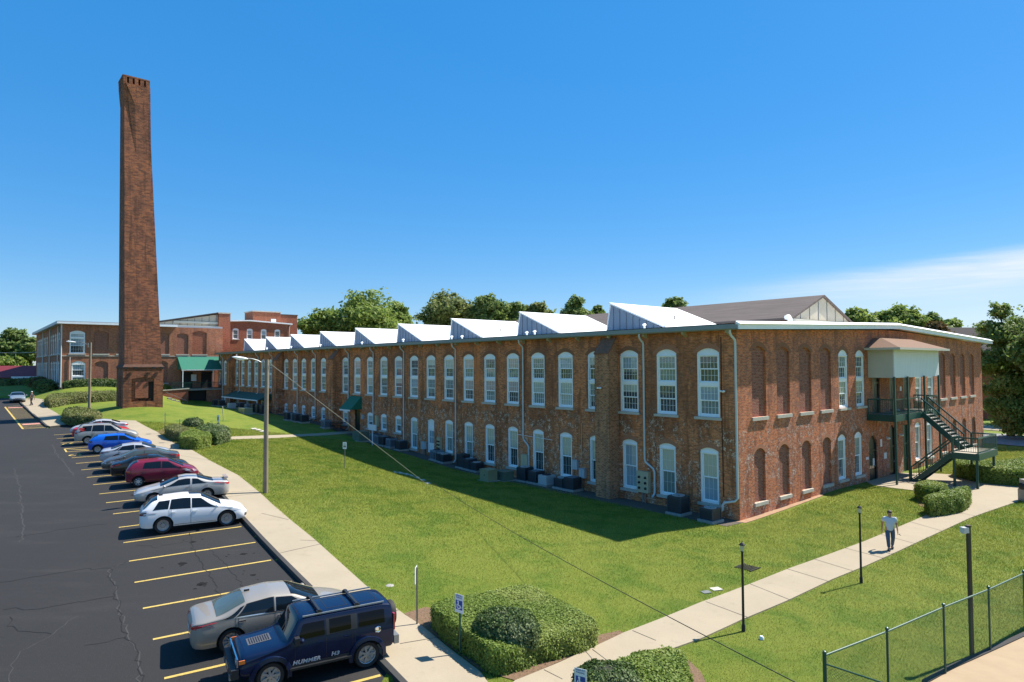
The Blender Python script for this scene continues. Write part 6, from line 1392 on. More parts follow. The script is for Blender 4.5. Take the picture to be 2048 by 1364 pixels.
hedge('low dark hedge under the arched windows of the left wing', [[L(-21.5, 95.2), L(-12, 94.5), L(-12, 95.6), L(-21.5, 96.5)]], .95, .14, 200, 'leaf_h2', .2)
hedge('small hedge beside the ramp railing right of the chimney', [[L(-10.3, 95.3), L(-7.2, 95.3), L(-7.2, 96.4), L(-10.3, 96.4)]], 1.3, .14, 200, 'leaf_h', .3)
hp_ = aty(30, 770, 118)
hedge('long dark hedge in the shade in front of the shop', [[(hp_[0]-32, 120), (hp_[0]-32, 118), (hp_[0]+6, 116), (hp_[0]+6, 118)]], 1.0, .2, 90, 'leaf_h2', .3)
hedge('shrub row on the right beside the street', [[L(50,-16), L(58,-20), L(59,-18.5), L(51,-14.5)]], 1.1, .12, 220, 'leaf_h2', .3)
for i, (x, y) in enumerate(((84,778),(96,782),(105,786),(113,790))): bush(['ragged dark shrub nearest the shop at the left wing wall','ragged dark shrub second from the shop at the left wing wall','ragged dark shrub third from the shop at the left wing wall','ragged dark shrub at the corner of the left wing'][i], L(-22.9, 122-7*i), 1.3, 1.6, 1.6, .2, 900, ['leaf_b','leaf_r','leaf_c','leaf_b'][i], group='shrubs along the left wing')

# ---------------------------------------------------------------- grass
def grass(n, ymax):
    pool = []
    EX = [LOT, SWP, [p[:2] for p in FW], [p[:2] for p in WALK], [p[:2] for p in GP], [L(s, t)[:2] for s, t in ((0,-.6),(44,-.6),(44,60),(0,100),(-1.7,95),(-1.7,0))], [L(s, t)[:2] for s, t in ((CS-2.2-17.5*0,CT-2.2),(CS+2.2,CT-2.2),(CS+2.2,CT+2.2),(CS-2.2,CT+2.2))], hA, [G(*p)[:2] for p in ((1835,1372),(1900,1338),(1985,1300),(2055,1268),(2300,1190),(2700,1400),(2300,1700),(1900,1440))]]
    for k in range(8):
        xy = np.c_[NR.uniform(-45, 52, n), 12+(ymax-12)*NR.uniform(0, 1, n)**1.6]
        xy = xy[np.abs(xy[:, 0]) < xy[:, 1]*.9+2]
        keep = np.ones(len(xy), bool)
        for e in EX: keep &= ~inpoly(xy, e)
        keep &= ~((xy[:, 0] < -10) & (xy[:, 1] < 22)); pool.append(xy[keep])
        if sum(map(len, pool)) > n: break
    xy = np.concatenate(pool)[:n]; m = len(xy); xy = xy+NR.normal(0, .055, (m, 2)); z = Tn(xy); d = np.linalg.norm(xy, axis=1); w = np.clip(d*.00075, .012, .05)*NR.uniform(.7, 1.3, m); h = NR.uniform(.035, .085, m)*np.clip(d/28, .9, 1.35)
    a = NR.uniform(0, 2*math.pi, m); dx = np.c_[np.cos(a), np.sin(a)]; lean = np.c_[NR.normal(0, .03, (m, 2))]
    p = np.c_[xy, z-.01]; V = np.stack([p+np.c_[dx*w[:, None]*.5, np.zeros(m)], p-np.c_[dx*w[:, None]*.5, np.zeros(m)], p+np.c_[lean, h]], 1).reshape(-1, 3)
    me = bpy.data.meshes.new('grass'); me.vertices.add(3*m); me.vertices.foreach_set('co', V.ravel().astype(np.float32)); me.loops.add(3*m); me.loops.foreach_set('vertex_index', np.arange(3*m, dtype=np.int32)); me.polygons.add(m); me.polygons.foreach_set('loop_start', np.arange(0, 3*m, 3, dtype=np.int32)); me.materials.append(M['grass']); me.update(calc_edges=True)
    tag(link('grass', me), 'short mown lawn grass between the parking lot and the mill', 'grass', kind='stuff')
grass(560000, 66)
# ---------------------------------------------------------------- air-conditioning units along the long wall
def ac_meshes(w, d, h, body, top):
    b = MB(); b.b2(-w/2, w/2, -d/2, d/2, .06, h-.06); b.b2(-w/2-.012, w/2+.012, -d/2-.012, d/2+.012, h-.06, h)
    for sx, sy in ((1,1),(1,-1),(-1,1),(-1,-1)): b.b2(sx*w/2-.03, sx*w/2+.03, sy*d/2-.03, sy*d/2+.03, .06, h-.061)
    cm = b.mesh('casing', M[body])
    g = MB(); n = int((h-.2)/.055)
    for i in range(n):
        z = .13+i*.055
        for sy in (-1, 1): g.b2(-w/2+.05, w/2-.05, sy*d/2-.01 if sy > 0 else -d/2-.012, d/2+.012 if sy > 0 else -d/2+.01, z, z+.02)
        for sx in (-1, 1): g.b2(sx*w/2-.01 if sx > 0 else -w/2-.012, w/2+.012 if sx > 0 else -w/2+.01, -d/2+.05, d/2-.05, z, z+.02)
    lm_ = g.mesh('louvre', M['dark_metal'] if body != 'ac_white' else M['blue_box'])
    f = MB(); r = min(w, d)*.42; f.lathe([(r, h+.001), (r, h+.03), (r-.035, h+.03), (r-.035, h+.001)], 22, m=0, cap=False); f.lathe([(r-.036, h+.004), (.01, h+.004)], 22, m=1, cap=False)
    for k in range(8): a = math.pi*k/8; f.bar((-r*math.cos(a), -r*math.sin(a), h+.028), (r*math.cos(a), r*math.sin(a), h+.028), .012, .01, 0)
    fm = f.mesh('fan_grille', [M[top], M['black']], 40)
    p = MB(); p.b2(-w/2-.12, w/2+.12, -d/2-.12, d/2+.12, -.12, .058); return cm, lm_, fm, p.mesh('pad', M['pad'])
ACK = {'d': ac_meshes(.82, .82, .85, 'ac_dark', 'ac_grey'), 'D': ac_meshes(.85, .85, 1.0, 'ac_dark', 'ac_white'), 'g': ac_meshes(.8, .8, .85, 'ac_grey', 'ac_dark'), 'w': ac_meshes(.85, .8, .68, 'ac_white', 'ac_dark'), 's': ac_meshes(.78, .78, .68, 'ac_dark', 'ac_white'), 't': ac_meshes(.75, .75, 1.1, 'ac_dark', 'ac_dark')}
NTH = ['first', 'second', 'third', 'fourth', 'fifth']
ACL = [(1353,1030,'D','tall dark condenser with a pale top ring under the second window from the corner'), (1417,1045,'s','low black condenser with a white ring top nearest the mill corner'),
 (1129,977,'s','small black condenser with a white ring, left one of the pair by the near buttress'), (1151,981,'d','black condenser hard against the near buttress'), (1098,971,'w','off-white condenser beside a pair of dark ones'),
 (1077,967,'d','dark condenser touching the off-white one'), (1053,963,'D','tall dark condenser right of the green transformer'), (985,941,'s','low dark condenser with a white lid behind the olive cabinet'), (968,938,'d','broad dark condenser behind the olive cabinet'), (951,935,'t','slim dark condenser left of the broad dark one'),
 (883,921,'g','grey condenser left of two black ones under a lower window'), (895,923,'s','black condenser with a pale lid, between a grey and a black one'), (908,925,'s','black condenser by the downspout foot, right end of its trio'),
 (807,901,'d','darkest and nearest of the five condensers in a row'), (786,896,'g','grey condenser second from the near end of the row of five'), (772,892,'d','slim dark condenser in the middle of the row of five'), (761,889,'g','grey condenser second from the far end of the row of five'), (749,886,'g','grey condenser at the far end of the row of five, by the green transformer'),
 (649,857,'g','lone grey condenser on the grass left of the black cage'), (604,846,'d','black condenser at the near end of the four by the long wall middle'), (592,844,'d','small dark condenser second of the four by the wall middle'), (584,842,'g','tall grey condenser third of the four by the wall middle'), (575,841,'d','dark condenser at the far end of the four by the wall middle'),
 (524,830,'t','nearest of three tall dark condensers under the green porch roof'), (515,828,'t','middle one of three tall dark condensers under the green porch roof'), (506,826,'t','farthest of three tall dark condensers under the green porch roof'), (481,819,'d','dark condenser deep under the far half of the porch roof'), (494,822,'g','grey condenser behind the low olive box under the porch roof'),
 (460,817,'w','pale grey condenser at the far end of the porch roof'), (440,813,'d','dark condenser beside the far downspout'), (429,812,'d','dark condenser at the far end of the mill wall')]
for px, py, k, lab in ACL:
    p = G(px, py); s_, t_ = LOC(p); s_ = min(s_+.2, -.75); q = L(s_, t_); q[2] = T(q[0], q[1])+.1
    a = thing('air_conditioner', lab, 'air conditioner', q, TH+rnd.uniform(-.05, .05), 'air-conditioning condensers along the mill')
    for nm, me in zip(('casing', 'louvre', 'fan_grille', 'pad'), ACK[k]): link(nm, me, a)
    h = {'d': .7, 'D': .85, 'g': .7, 'w': .5, 's': .5, 't': .9}[k]
    b = MB(); b.tube([(.36, .2, .25), (.55, .2, .25), (.7, .22, .12), (max(.8, -s_*.9), .25, .35)], .022, 6); b.build('pipe', M['black'], a)
def cabinet(name, label, cat, p, rz, w, d, h, mat, lid=True, z=0.0):
    a = thing(name, label, cat, p, rz); b = MB(); b.b2(-w/2, w/2, -d/2, d/2, 0, h); b.build('cabinet_body', M[mat], a)
    if lid: b = MB(); b.b2(-w/2-.03, w/2+.03, -d/2-.03, d/2+.03, h+.001, h+.06); b.b2(-.01, .01, -d/2-.012, -d/2, .08, h-.05); b.build('lid', M[mat], a)
    b = MB(); b.b2(.06, .1, -d/2-.03, -d/2-.001, h*.5, h*.62); b.build('handle', M['dark_metal'], a)
    b = MB(); b.b2(-w/2-.15, w/2+.15, -d/2-.15, d/2+.15, -.15, -.002); b.build('pad', M['pad'], a); return a
for nm, lab, px, py, w, d, h, m in (('utility_cabinet','square olive utility cabinet on the grass before the dark condensers',977,963,.95,.9,.75,'olive_box'),('transformer','wide green transformer box right of the olive cabinet',1008,962,1.15,.95,.6,'green_box'),('transformer','green transformer box at the end of the garden path by the awning door',720,882,1.5,1.1,.85,'green_box'),('utility_cabinet','low olive box on the lawn before the green porch roof',489,827,2.2,1.0,.55,'olive_box')):
    p = G(px, py); cabinet(nm, lab, 'utility box', p+[0, .3, .06], TH+R(-90), w, d, h, m)
def wallbox(label, px0, px1, py0, py1, mat, d=.28, s=-.02, meters=False, legs=False):
    dd = ray((px0+px1)/2, (py0+py1)/2); k = ((CORNER+(s-d)*AV-EYE)@AV)/(dd@AV); pt = EYE+k*dd; t = LOC(pt)[1]; sc = F_PX/(k)
    h = (py1-py0)/sc; w = max(.25, (px1-px0)/sc*1.25); z = pt[2]; q = L(s, t, z-h/2)
    a = thing('meter_box', label, 'electrical box', q, TH, 'electrical boxes on the mill wall'); b = MB(); b.b2(-d, 0, -w/2, w/2, 0, h); b.build('cabinet_body', M[mat], a)
    b = MB(); b.b2(-d-.015, -d-.001, -.012, .012, .03, h-.03); b.b2(-d-.02, 0, -w/2-.02, w/2+.02, h+.001, h+.03); b.build('lid', M[mat], a)
    if meters:
        for i in range(3):
            for y in (-w*.27, w*.27):
                b = MB(); b.lathe([(.085, 0), (.08, .06), (.03, .08)], 14); b.v = [(-d-z_, x+y, yy+h*(.22+.26*i)) for x, yy, z_ in b.v]; b.build('meter', M['cglass'], a, 40)
    if legs or meters:
        b = MB()
        for y in (-.1, .1): b.tube([(-d/2, y, -.9), (-d/2, y, -.001)], .035, 6)
        b.build('conduit', M['grey_metal'], a)
wallbox('large beige meter cabinet with round meters beside the near downspout', 1273, 1296, 944, 985, 'beige_box', .3, meters=True)
wallbox('beige electric box by the second downspout', 1040, 1055, 910, 937, 'beige_box', .28); wallbox('upper pale grey electric box left of the near buttress', 1144, 1154, 921, 939, 'blue_box', .22)
wallbox('lower pale grey electric box left of the near buttress', 1157, 1169, 938, 956, 'blue_box', .25); wallbox('tall narrow beige meter box right of the white door', 872, 881, 876, 902, 'beige_box', .25, meters=True)
wallbox('pale grey box on a post left of the white door', 840, 850, 884, 898, 'blue_box', .25, legs=True); wallbox('beige box beside a downspout above the green transformer', 748, 755, 832, 853, 'beige_box', .25)
wallbox('small pale box right of the awning door', 721, 726, 830, 838, 'blue_box', .2)
p = L(-1.9, 38.6); p[2] = T(p[0], p[1]); a = thing('equipment_panel', 'white panel on a thin post above the row of five condensers', 'panel', p, TH); b = MB(); b.b2(-.05, .05, -.75, .75, 1.5, 2.05); b.build('panel', M['sign_white'], a); b = MB(); b.tube([(0, 0, -.1), (0, 0, 1.5)], .05, 8); b.build('post', M['sign_white'], a)
p = G(678, 861); a = thing('cage', 'low black wire cage against the wall beside the awning door', 'cage', p, TH); b = MB()
for z in (.05, .45, .85):
    for q0, q1 in (((-.6,-.9),(.6,-.9)),((.6,-.9),(.6,.9)),((.6,.9),(-.6,.9)),((-.6,.9),(-.6,-.9))): b.bar((*q0, z), (*q1, z), .04, .04)
for i in range(13):
    for x in (-.6, .6): b.bar((x, -.9+.15*i, .05), (x, -.9+.15*i, .85), .02, .02)
b.build('cage_frame', M['black'], a)
# ---------------------------------------------------------------- lamps, poles, wires
def wood_pole(label, base, top_z, r, arm, head):
    a = thing('utility_pole', label, 'utility pole', base, 0, 'wooden poles with lamp arms'); h = top_z-base[2]
    b = MB(); b.tube([(0, 0, -.3), (0, 0, h*.5), (.02, 0, h)], [r*1.15, r, r*.82], 12); b.build('pole', M['pole_wood'], a, 60)
    arm = [np.array(p)-base for p in arm]; b = MB(); b.tube(arm, .035, 8); b.bar(arm[0]+[0,0,-.25], arm[0]+[0,0,.25], .08, .05); b.build('lamp_arm', M['grey_metal'], a, 50)
    h0, h1 = [np.array(p)-base for p in head]; d = (h1-h0)/np.linalg.norm(h1-h0); x = np.cross(d, [0,0,1.0]); x /= np.linalg.norm(x)
    b = MB(); b.ell((h0+h1)/2, (np.linalg.norm(h1-h0)/2, .15, .08), 14, 8, ax=(d, x, np.cross(x, d))); b.ell((h0+h1)/2+[0,0,-.06], (np.linalg.norm(h1-h0)*.3, .11, .07), 12, 6, ax=(d, x, np.cross(x, d))); b.build('lamp_head', M['fascia'], a, 60)
    b = MB(); b.ell(h0*.25+h1*.75+[0,0,.1], (.05, .05, .06), 8, 6); b.build('photo_cell', M['grey_metal'], a); return a, h
pb = G(531, 986); Yp = pb[1]; ptop = aty(534, 719, Yp)
wood_pole('tall weathered wooden pole with a curved lamp arm, on the lawn edge by the sidewalk', pb, ptop[2], .125, [aty(527, 727, Yp), aty(515, 721, Yp-.2), aty(505, 718, Yp-.4), aty(496, 717, Yp-.5)], [aty(497, 718, Yp-.5), aty(464, 714, Yp-1.0)])
pb2 = G(178.5, 821); Y2 = pb2[1]; pt2 = aty(178, 685, Y2)
wood_pole('slimmer wooden pole with a lamp arm pointing left, in front of the left wing', pb2, pt2[2], .13, [aty(176, 690, Y2), aty(168, 686, Y2), aty(160, 684, Y2-.2), aty(150, 684, Y2-.4)], [aty(152, 684.5, Y2-.4), aty(132, 682.5, Y2-.8)])
def wire(label, a, b, sag, r=.012, mat='black', n=30):
    a = np.array(a); b = np.array(b); pts = [a+(b-a)*t-np.array([0, 0, sag*4*t*(1-t)]) for t in np.linspace(0, 1, n)]
    m = MB(); m.tube([p-a for p in pts], r, 6); tag(m.build('overhead_wire', M[mat], None, 60, loc=a), label, 'wire')
w0 = aty(540, 727, Yp); gw = G(858, 972)
b = MB(); b.tube([np.zeros(3), gw-w0], .013, 6); tag(b.build('guy_wire', M['gutter'], None, loc=w0), 'pale straight guy wire slanting from the wooden pole to the lawn', 'wire')
wire('dark cable crossing low over the lawn and the walk to the bottom edge', gw+[0,0,.4], aty(1640, 1390, 12.5), .25, .011)
wire('thin cable strung from the far pole towards the chimney', aty(180, 690, Y2), aty(436, 752, 112), .3, .015)
wire('thin overhead wire in front of the trees at the far left', aty(-40, 703, 120), aty(74, 704, 112), .2, .02, 'fascia')
stones = [(790,945),(800,946.5),(812,949),(823,952),(834,956),(845,961),(856,967)]
for i, (x, y) in enumerate(stones):
    p = G(x, y); m = MB(); m.box((0, 0, .0), (rnd.uniform(.45, .8), rnd.uniform(.2, .34), .1), 0); tag(m.build('edging_stone', M['stone'], None, loc=p, rz=TH+R(75)+rnd.uniform(-.1, .1)), 'flat pale edging stone in the line on the lawn at the shade edge', 'stone', 'row of flat stones at the shade edge')
for x, y in ((508,858),(516,860),(524,863)):
    p = G(x, y); m = MB(); m.box((0, 0, .02), (1.2, .5, .08)); tag(m.build('edging_stone', M['stone'], None, loc=p, rz=TH+R(80)), 'flat pale stone lying on the lawn beyond the garden path', 'stone', 'flat stones beyond the garden path')
def lantern(label, base, h):
    a = thing('lamp_post', label, 'lamp post', base, TH, 'black lantern posts along the walk'); b = MB(); b.lathe([(.06, -.1), (.06, .2), (.042, .25), (.036, h-.36), (.05, h-.34), (.05, h-.31), (.025, h-.3)], 12); b.build('pole', M['black'], a, 40)
    b = MB(); b.lathe([(.045, h-.3), (.075, h-.12), (.07, h-.11), (.04, h-.29)], 6); b.build('lantern_glass', M['clear_lens'], a)
    b = MB(); b.lathe([(.095, h-.12), (.095, h-.1), (.04, h-.04), (.012, h-.03), (.01, h+.03)], 6); b.build('lantern_cap', M['black'], a)
for lab, bx, by, ty in (('black lantern post on the near side of the walk, left of the walking man', 1487, 1263, 1083), ('black lantern post at the lower edge of the walk, nearest the walking man', 1722.5, 1166, 1010)):
    p = G(bx, by); lantern(lab, p, aty(bx, ty, p[1])[2]-p[2])
p = G(1944, 1312); a = thing('lamp_post', 'square dark post carrying a grey floodlight, rising behind the green fence', 'lamp post', p, R(10)); h = aty(1937, 1052, p[1])[2]-p[2]
b = MB(); b.b2(-.045, .045, -.045, .045, -.1, h); b.build('pole', M['dark_metal'], a); b = MB(); b.b2(-.22, -.046, -.08, .08, h-.19, h-.03); b.ell((-.15, 0, h-.19), (.085, .07, .04), 12, 6); b.build('flood_light', M['ac_white'], a); b = MB(); b.b2(-.065, .065, -.065, .065, h+.001, h+.025); b.build('cap', M['bark'], a)
# ---------------------------------------------------------------- signs
def text_mesh(txt, size):
    cu = bpy.data.curves.new('t', 'FONT'); cu.body = txt; cu.size = size; cu.align_x = 'CENTER'; cu.extrude = .001; ob = bpy.data.objects.new('t', cu); COL.objects.link(ob)
    me = bpy.data.meshes.new_from_object(ob.evaluated_get(bpy.context.evaluated_depsgraph_get())); bpy.data.objects.remove(ob); me.materials.clear(); return me
def sign(label, base, h, rz, w=.3, ph=.46, kind='wheel', post='post_grey', tilt=0.0, group='sign posts', pr=.028):
    a = thing('sign_post', label, 'sign', base, rz, group); a.rotation_euler = (tilt, 0, rz); b = MB(); b.tube([(0, 0, -.2), (0, 0, h-.02)], pr, 8); b.build('post', M[post], a, 50)
    if not kind: return a
    b = MB(); b.b2(-w/2, w/2, -.036, -.03, h-ph, h); pl = b.build('sign_plate', M['sign_white'], a)
    if kind == 'wheel':
        s = w*.78; zc = h-ph*.58; b = MB(); b.b2(-s/2, s/2, -.039, -.0365, zc-s/2, zc+s/2); b.build('blue_panel', M['sign_blue'], pl)
        b = MB(); k = s*.26; rr = [(k*math.cos(t)-.01, zc-s*.12+k*math.sin(t)) for t in np.linspace(2.3, 6.6, 16)]
        for (x0, z0), (x1, z1) in zip(rr[:-1], rr[1:]): b.bar((x0, -.0405, z0), (x1, -.0405, z1), .004, .03, upv=(0, 0, 1) if abs(x1-x0) > abs(z1-z0) else (1, 0, 0))
        b.lathe([(.03, 0), (.03, .003)], 10); n0 = len(b.v)-20
        for i in range(n0, len(b.v)): x, y, z = b.v[i]; b.v[i] = (x-.03, -.039-z, y+zc+s*.36)
        b.bar((-.03, -.0405, zc+s*.28), (-.015, -.0405, zc-s*.05), .004, .035, upv=(1,0,0)); b.bar((-.015, -.0405, zc-s*.05), (.06, -.0405, zc-s*.07), .004, .03); b.bar((.06, -.0405, zc-s*.07), (.09, -.0405, zc-s*.3), .004, .03, upv=(1,0,0)); b.build('wheelchair_symbol', M['sign_white'], pl)
        for i, tx in enumerate(('RESERVED', 'PARKING')):
            me = text_mesh(tx, w*.17); me.materials.append(M['sign_blue']); o = link('lettering', me, pl); o.matrix_local = Matrix(((1,0,0,0),(0,0,-1,-.038),(0,1,0,h-.055-.055*i),(0,0,0,1)))
    if kind == 'plain': b = MB(); b.b2(-w*.36, w*.36, -.038, -.0365, h-ph*.5, h-ph*.42); b.b2(-w*.3, w*.3, -.038, -.0365, h-ph*.3, h-ph*.24); b.b2(-w*.36, w*.36, -.038, -.0365, h-ph*.78, h-ph*.6); b.build('lettering', M['dark_metal'], pl)
    if kind == 'double': b = MB(); b.b2(-w/2, w/2, -.036, -.03, h-ph-.5, h-ph-.1); b.build('sign_plate', M['ac_grey'], a); b = MB(); b.b2(-w*.3, w*.1, -.038, -.0365, h-ph*.8, h-ph*.25); b.build('lettering', M['dark_metal'], pl)
    return a
lotrz = math.atan2(DV[1], DV[0])-math.pi/2          # plates face the lot
def hgt(bx, by, tx, ty): p = G(bx, by); return p, aty(tx, ty, p[1])[2]-p[2]
p, h = hgt(920, 1310, 920, 1188); sign('wheelchair parking sign on a green post before the large flat-topped hedge', p, h, lotrz+R(20), .32, .5, 'wheel', 'green')
p, h = hgt(834, 1250, 833, 1133); sign('wheelchair sign seen nearly edge-on beside the spare wheel of the navy truck', p, h, lotrz-R(32), .32, .5, 'wheel')
p = atz(1163, 1450, .55); sign('wheelchair sign cut off by the bottom edge', p, aty(1163, 1336, p[1])[2]-p[2], lotrz+R(30), .3, .5, 'wheel')
p, h = hgt(689.5, 938, 689, 884); sign('small white notice on a thin post in the middle of the lawn', p, h, R(-12), .3, .5, 'plain')
p, h = hgt(437, 858, 441, 830); sign('black and white sign above a grey one by the dark glossy hedge', p, h, lotrz+R(20), .55, .65, 'double')
p, h = hgt(447, 841, 452, 812); sign('bare pale stake leaning on the lawn by the porch roof', p, h, 0, kind=None, tilt=R(10), post='stone', pr=.05)
p, h = hgt(330, 868, 329, 825); sign('grey post with an edge-on sign at the left of the low hedge', p, h, R(-62), .3, .5, 'plain')
p, h = hgt(359, 886, 357, 838); sign('grey post with an edge-on sign before the squared hedge', p, h, R(-63), .3, .5, 'plain')
p, h = hgt(135.5, 776, 134, 712); 
# small fittings in the lawn
p = G(779, 1171); m = MB(); m.lathe([(.16, -.05), (.16, .02), (.12, .04), (.02, .045)], 14); tag(m.build('valve_cover', M['pad'], None, 40, loc=p-[0,0,.02]), 'round pale concrete cover in the lawn near the sidewalk', 'cover')
p = G(1432, 1179); m = MB(); m.b2(-.2, .2, -.16, .16, -.05, .035); tag(m.build('valve_cover', M['stone'], None, loc=p, rz=.3), 'square pale concrete cover in the lawn by the walk', 'cover')
p = G(1412, 1185); m = MB(); m.b2(-.17, .17, -.13, .13, -.05, .03); tag(m.build('valve_cover', M['grey_metal'], None, loc=p, rz=.3), 'small grey cover beside the square pale one', 'cover')
p = G(1495, 1136); m = MB()
for i in range(7): m.b2(-.36, .36, -.3+i*.1-.025, -.3+i*.1+.025, 0, .035)
m.b2(-.4, .4, -.38, -.33, 0, .045); m.b2(-.4, .4, .33, .38, 0, .045); tag(m.build('drain_grate', M['dark_metal'], None, loc=p, rz=TH), 'dark iron drain grate in the grass behind the lantern post', 'drain grate')
p = G(1523, 1279); m = MB(); m.lathe([(.07, -.05), (.08, .06), (.05, .11), (.01, .12)], 12); tag(m.build('marker', M['sign_white'], None, 40, loc=p), 'small white dome marker in the grass below the walk', 'marker')
p = atz(2052, 1003, T(31.7, 41)); a = thing('waste_bin', 'grey concrete bin with a dark top at the right edge beside the walk', 'bin', p, TH); b = MB(); b.lathe([(.36, 0), (.4, .05), (.4, .72), (.36, .76)], 4); b.build('bin_body', M['pad'], a, 20); b = MB(); b.lathe([(.34, .761), (.36, .95), (.3, 1.1), (.28, 1.12)], 16); b.build('bin_lid', M['dark_metal'], a, 40); b = MB(); b.lathe([(.31, 1.121), (.3, 1.35), (.02, 1.4)], 4); b.build('bin_hood', M['pad'], a)
p = G(150, 800); 
# ---------------------------------------------------------------- green chain-link fence round the court
FP = [G(1649, 1500), G(1775, 1424), G(1888, 1364), G(1977, 1308), G(2047, 1267), G(2105, 1235), G(2160, 1206)]
z0 = -.05; P0 = atz(1649, 1311, z0+1.85); PX = []
for (x, y) in ((1649,1311),(1774,1263),(1887,1214.5),(1977,1179),(2047,1147),(2110,1119),(2166,1094)): q = atz(x, y, z0+1.85); PX.append(np.array([q[0], q[1], z0]))
fe = thing('chain_link_fence', 'dark green chain-link fence with a bright top rail round the sand court', 'fence', PX[0], 0)
f0 = PX[0]
for i, q in enumerate(PX):
    b = MB(); d = q-f0; b.tube([d+[0,0,-.3], d+[0,0,1.9]], .045 if i == 0 else .03, 10); b.lathe([(.05, 1.9), (.04, 1.95), (.01, 1.97)], 10, tuple(d)); b.build('post', M['green'], fe, 40)
run2 = [PX[0], atz(1765, 1371, z0+1.6)]; run2[1][2] = z0; dd = run2[1]-run2[0]; dd[2] = 0; dd /= np.linalg.norm(dd[:2]); run2[1] = run2[0]+dd*3.2
b = MB(); b.tube([q-f0+[0,0,1.85] for q in PX], .024, 8); b.tube([PX[0]-f0+[0,0,1.66], run2[1]-f0+[0,0,1.66]], .02, 8); b.build('top_rail', M['green_mesh'], fe, 40)
b = MB(); q = run2[1]-f0; b.tube([q+[0,0,-.3], q+[0,0,1.75]], .03, 8); b.build('post', M['green'], fe, 40)
def chain(a, c, h, name='chain_link_mesh'):
    a = np.array(a); c = np.array(c); l = np.linalg.norm((c-a)[:2]); d = (c-a)/l; d[2] = 0; nrm = np.array([-d[1], d[0], 0]); b = MB(); s = .075; w = .0042
    k = -h
    while k < l:
        for sg in (1, -1):
            x0, x1 = k, k+h; z0_, z1_ = (0, h) if sg > 0 else (h, 0)
            if x0 < 0: z0_ += (z1_-z0_)*(-x0)/h; x0 = 0
            if x1 > l: z1_ = z0_+(z1_-z0_)*(l-x0)/(x1-x0) if x1 > x0 else z1_; x1 = l
            if x1-x0 < .01: continue
            p0 = a+d*x0+[0,0,z0_]; p1 = a+d*x1+[0,0,z1_]; e = (p1-p0)/np.linalg.norm(p1-p0); o = np.cross(e, nrm)*w/2; q = nrm*w/2
            b.add([p0+o, p0+q, p0-o, p0-q, p1+o, p1+q, p1-o, p1-q], [(0,1,5,4),(1,2,6,5),(2,3,7,6),(3,0,4,7)])
        k += s
    b.v = [tuple(np.array(v)-f0) for v in b.v]; b.build(name, M['green_mesh'], fe, recalc=False)
for q0, q1 in zip(PX[:-1], PX[1:]): chain(q0+[0,0,.05], q1+[0,0,.05], 1.78)
chain(run2[0]+[0,0,.05], run2[1]+[0,0,.05], 1.6)

# ---------------------------------------------------------------- people
def skinmesh(name, V, E_, rad, mat, root=0, sub=2):
    me = bpy.data.meshes.new(name); me.from_pydata(V, E_, []); o = bpy.data.objects.new('tmp', me); COL.objects.link(o)
    sm = o.modifiers.new('s', 'SKIN'); sm.use_smooth_shade = True; ss = o.modifiers.new('u', 'SUBSURF'); ss.levels = sub; ss.render_levels = sub
    for i, sv in enumerate(me.skin_vertices[0].data): r = rad[i]; sv.radius = r if isinstance(r, tuple) else (r, r); sv.use_root = (i == root)
    out = bpy.data.meshes.new_from_object(o.evaluated_get(bpy.context.evaluated_depsgraph_get())); bpy.data.objects.remove(o); out.materials.clear(); out.materials.append(mat); out.polygons.foreach_set('use_smooth', [True]*len(out.polygons)); return out
class SK:
    def __init__(s): s.v = []; s.e = []; s.r = []
    def p(s, co, r, par=None):
        s.v.append(tuple(co)); s.r.append(r)
        if par is not None: s.e.append((par, len(s.v)-1))
        return len(s.v)-1
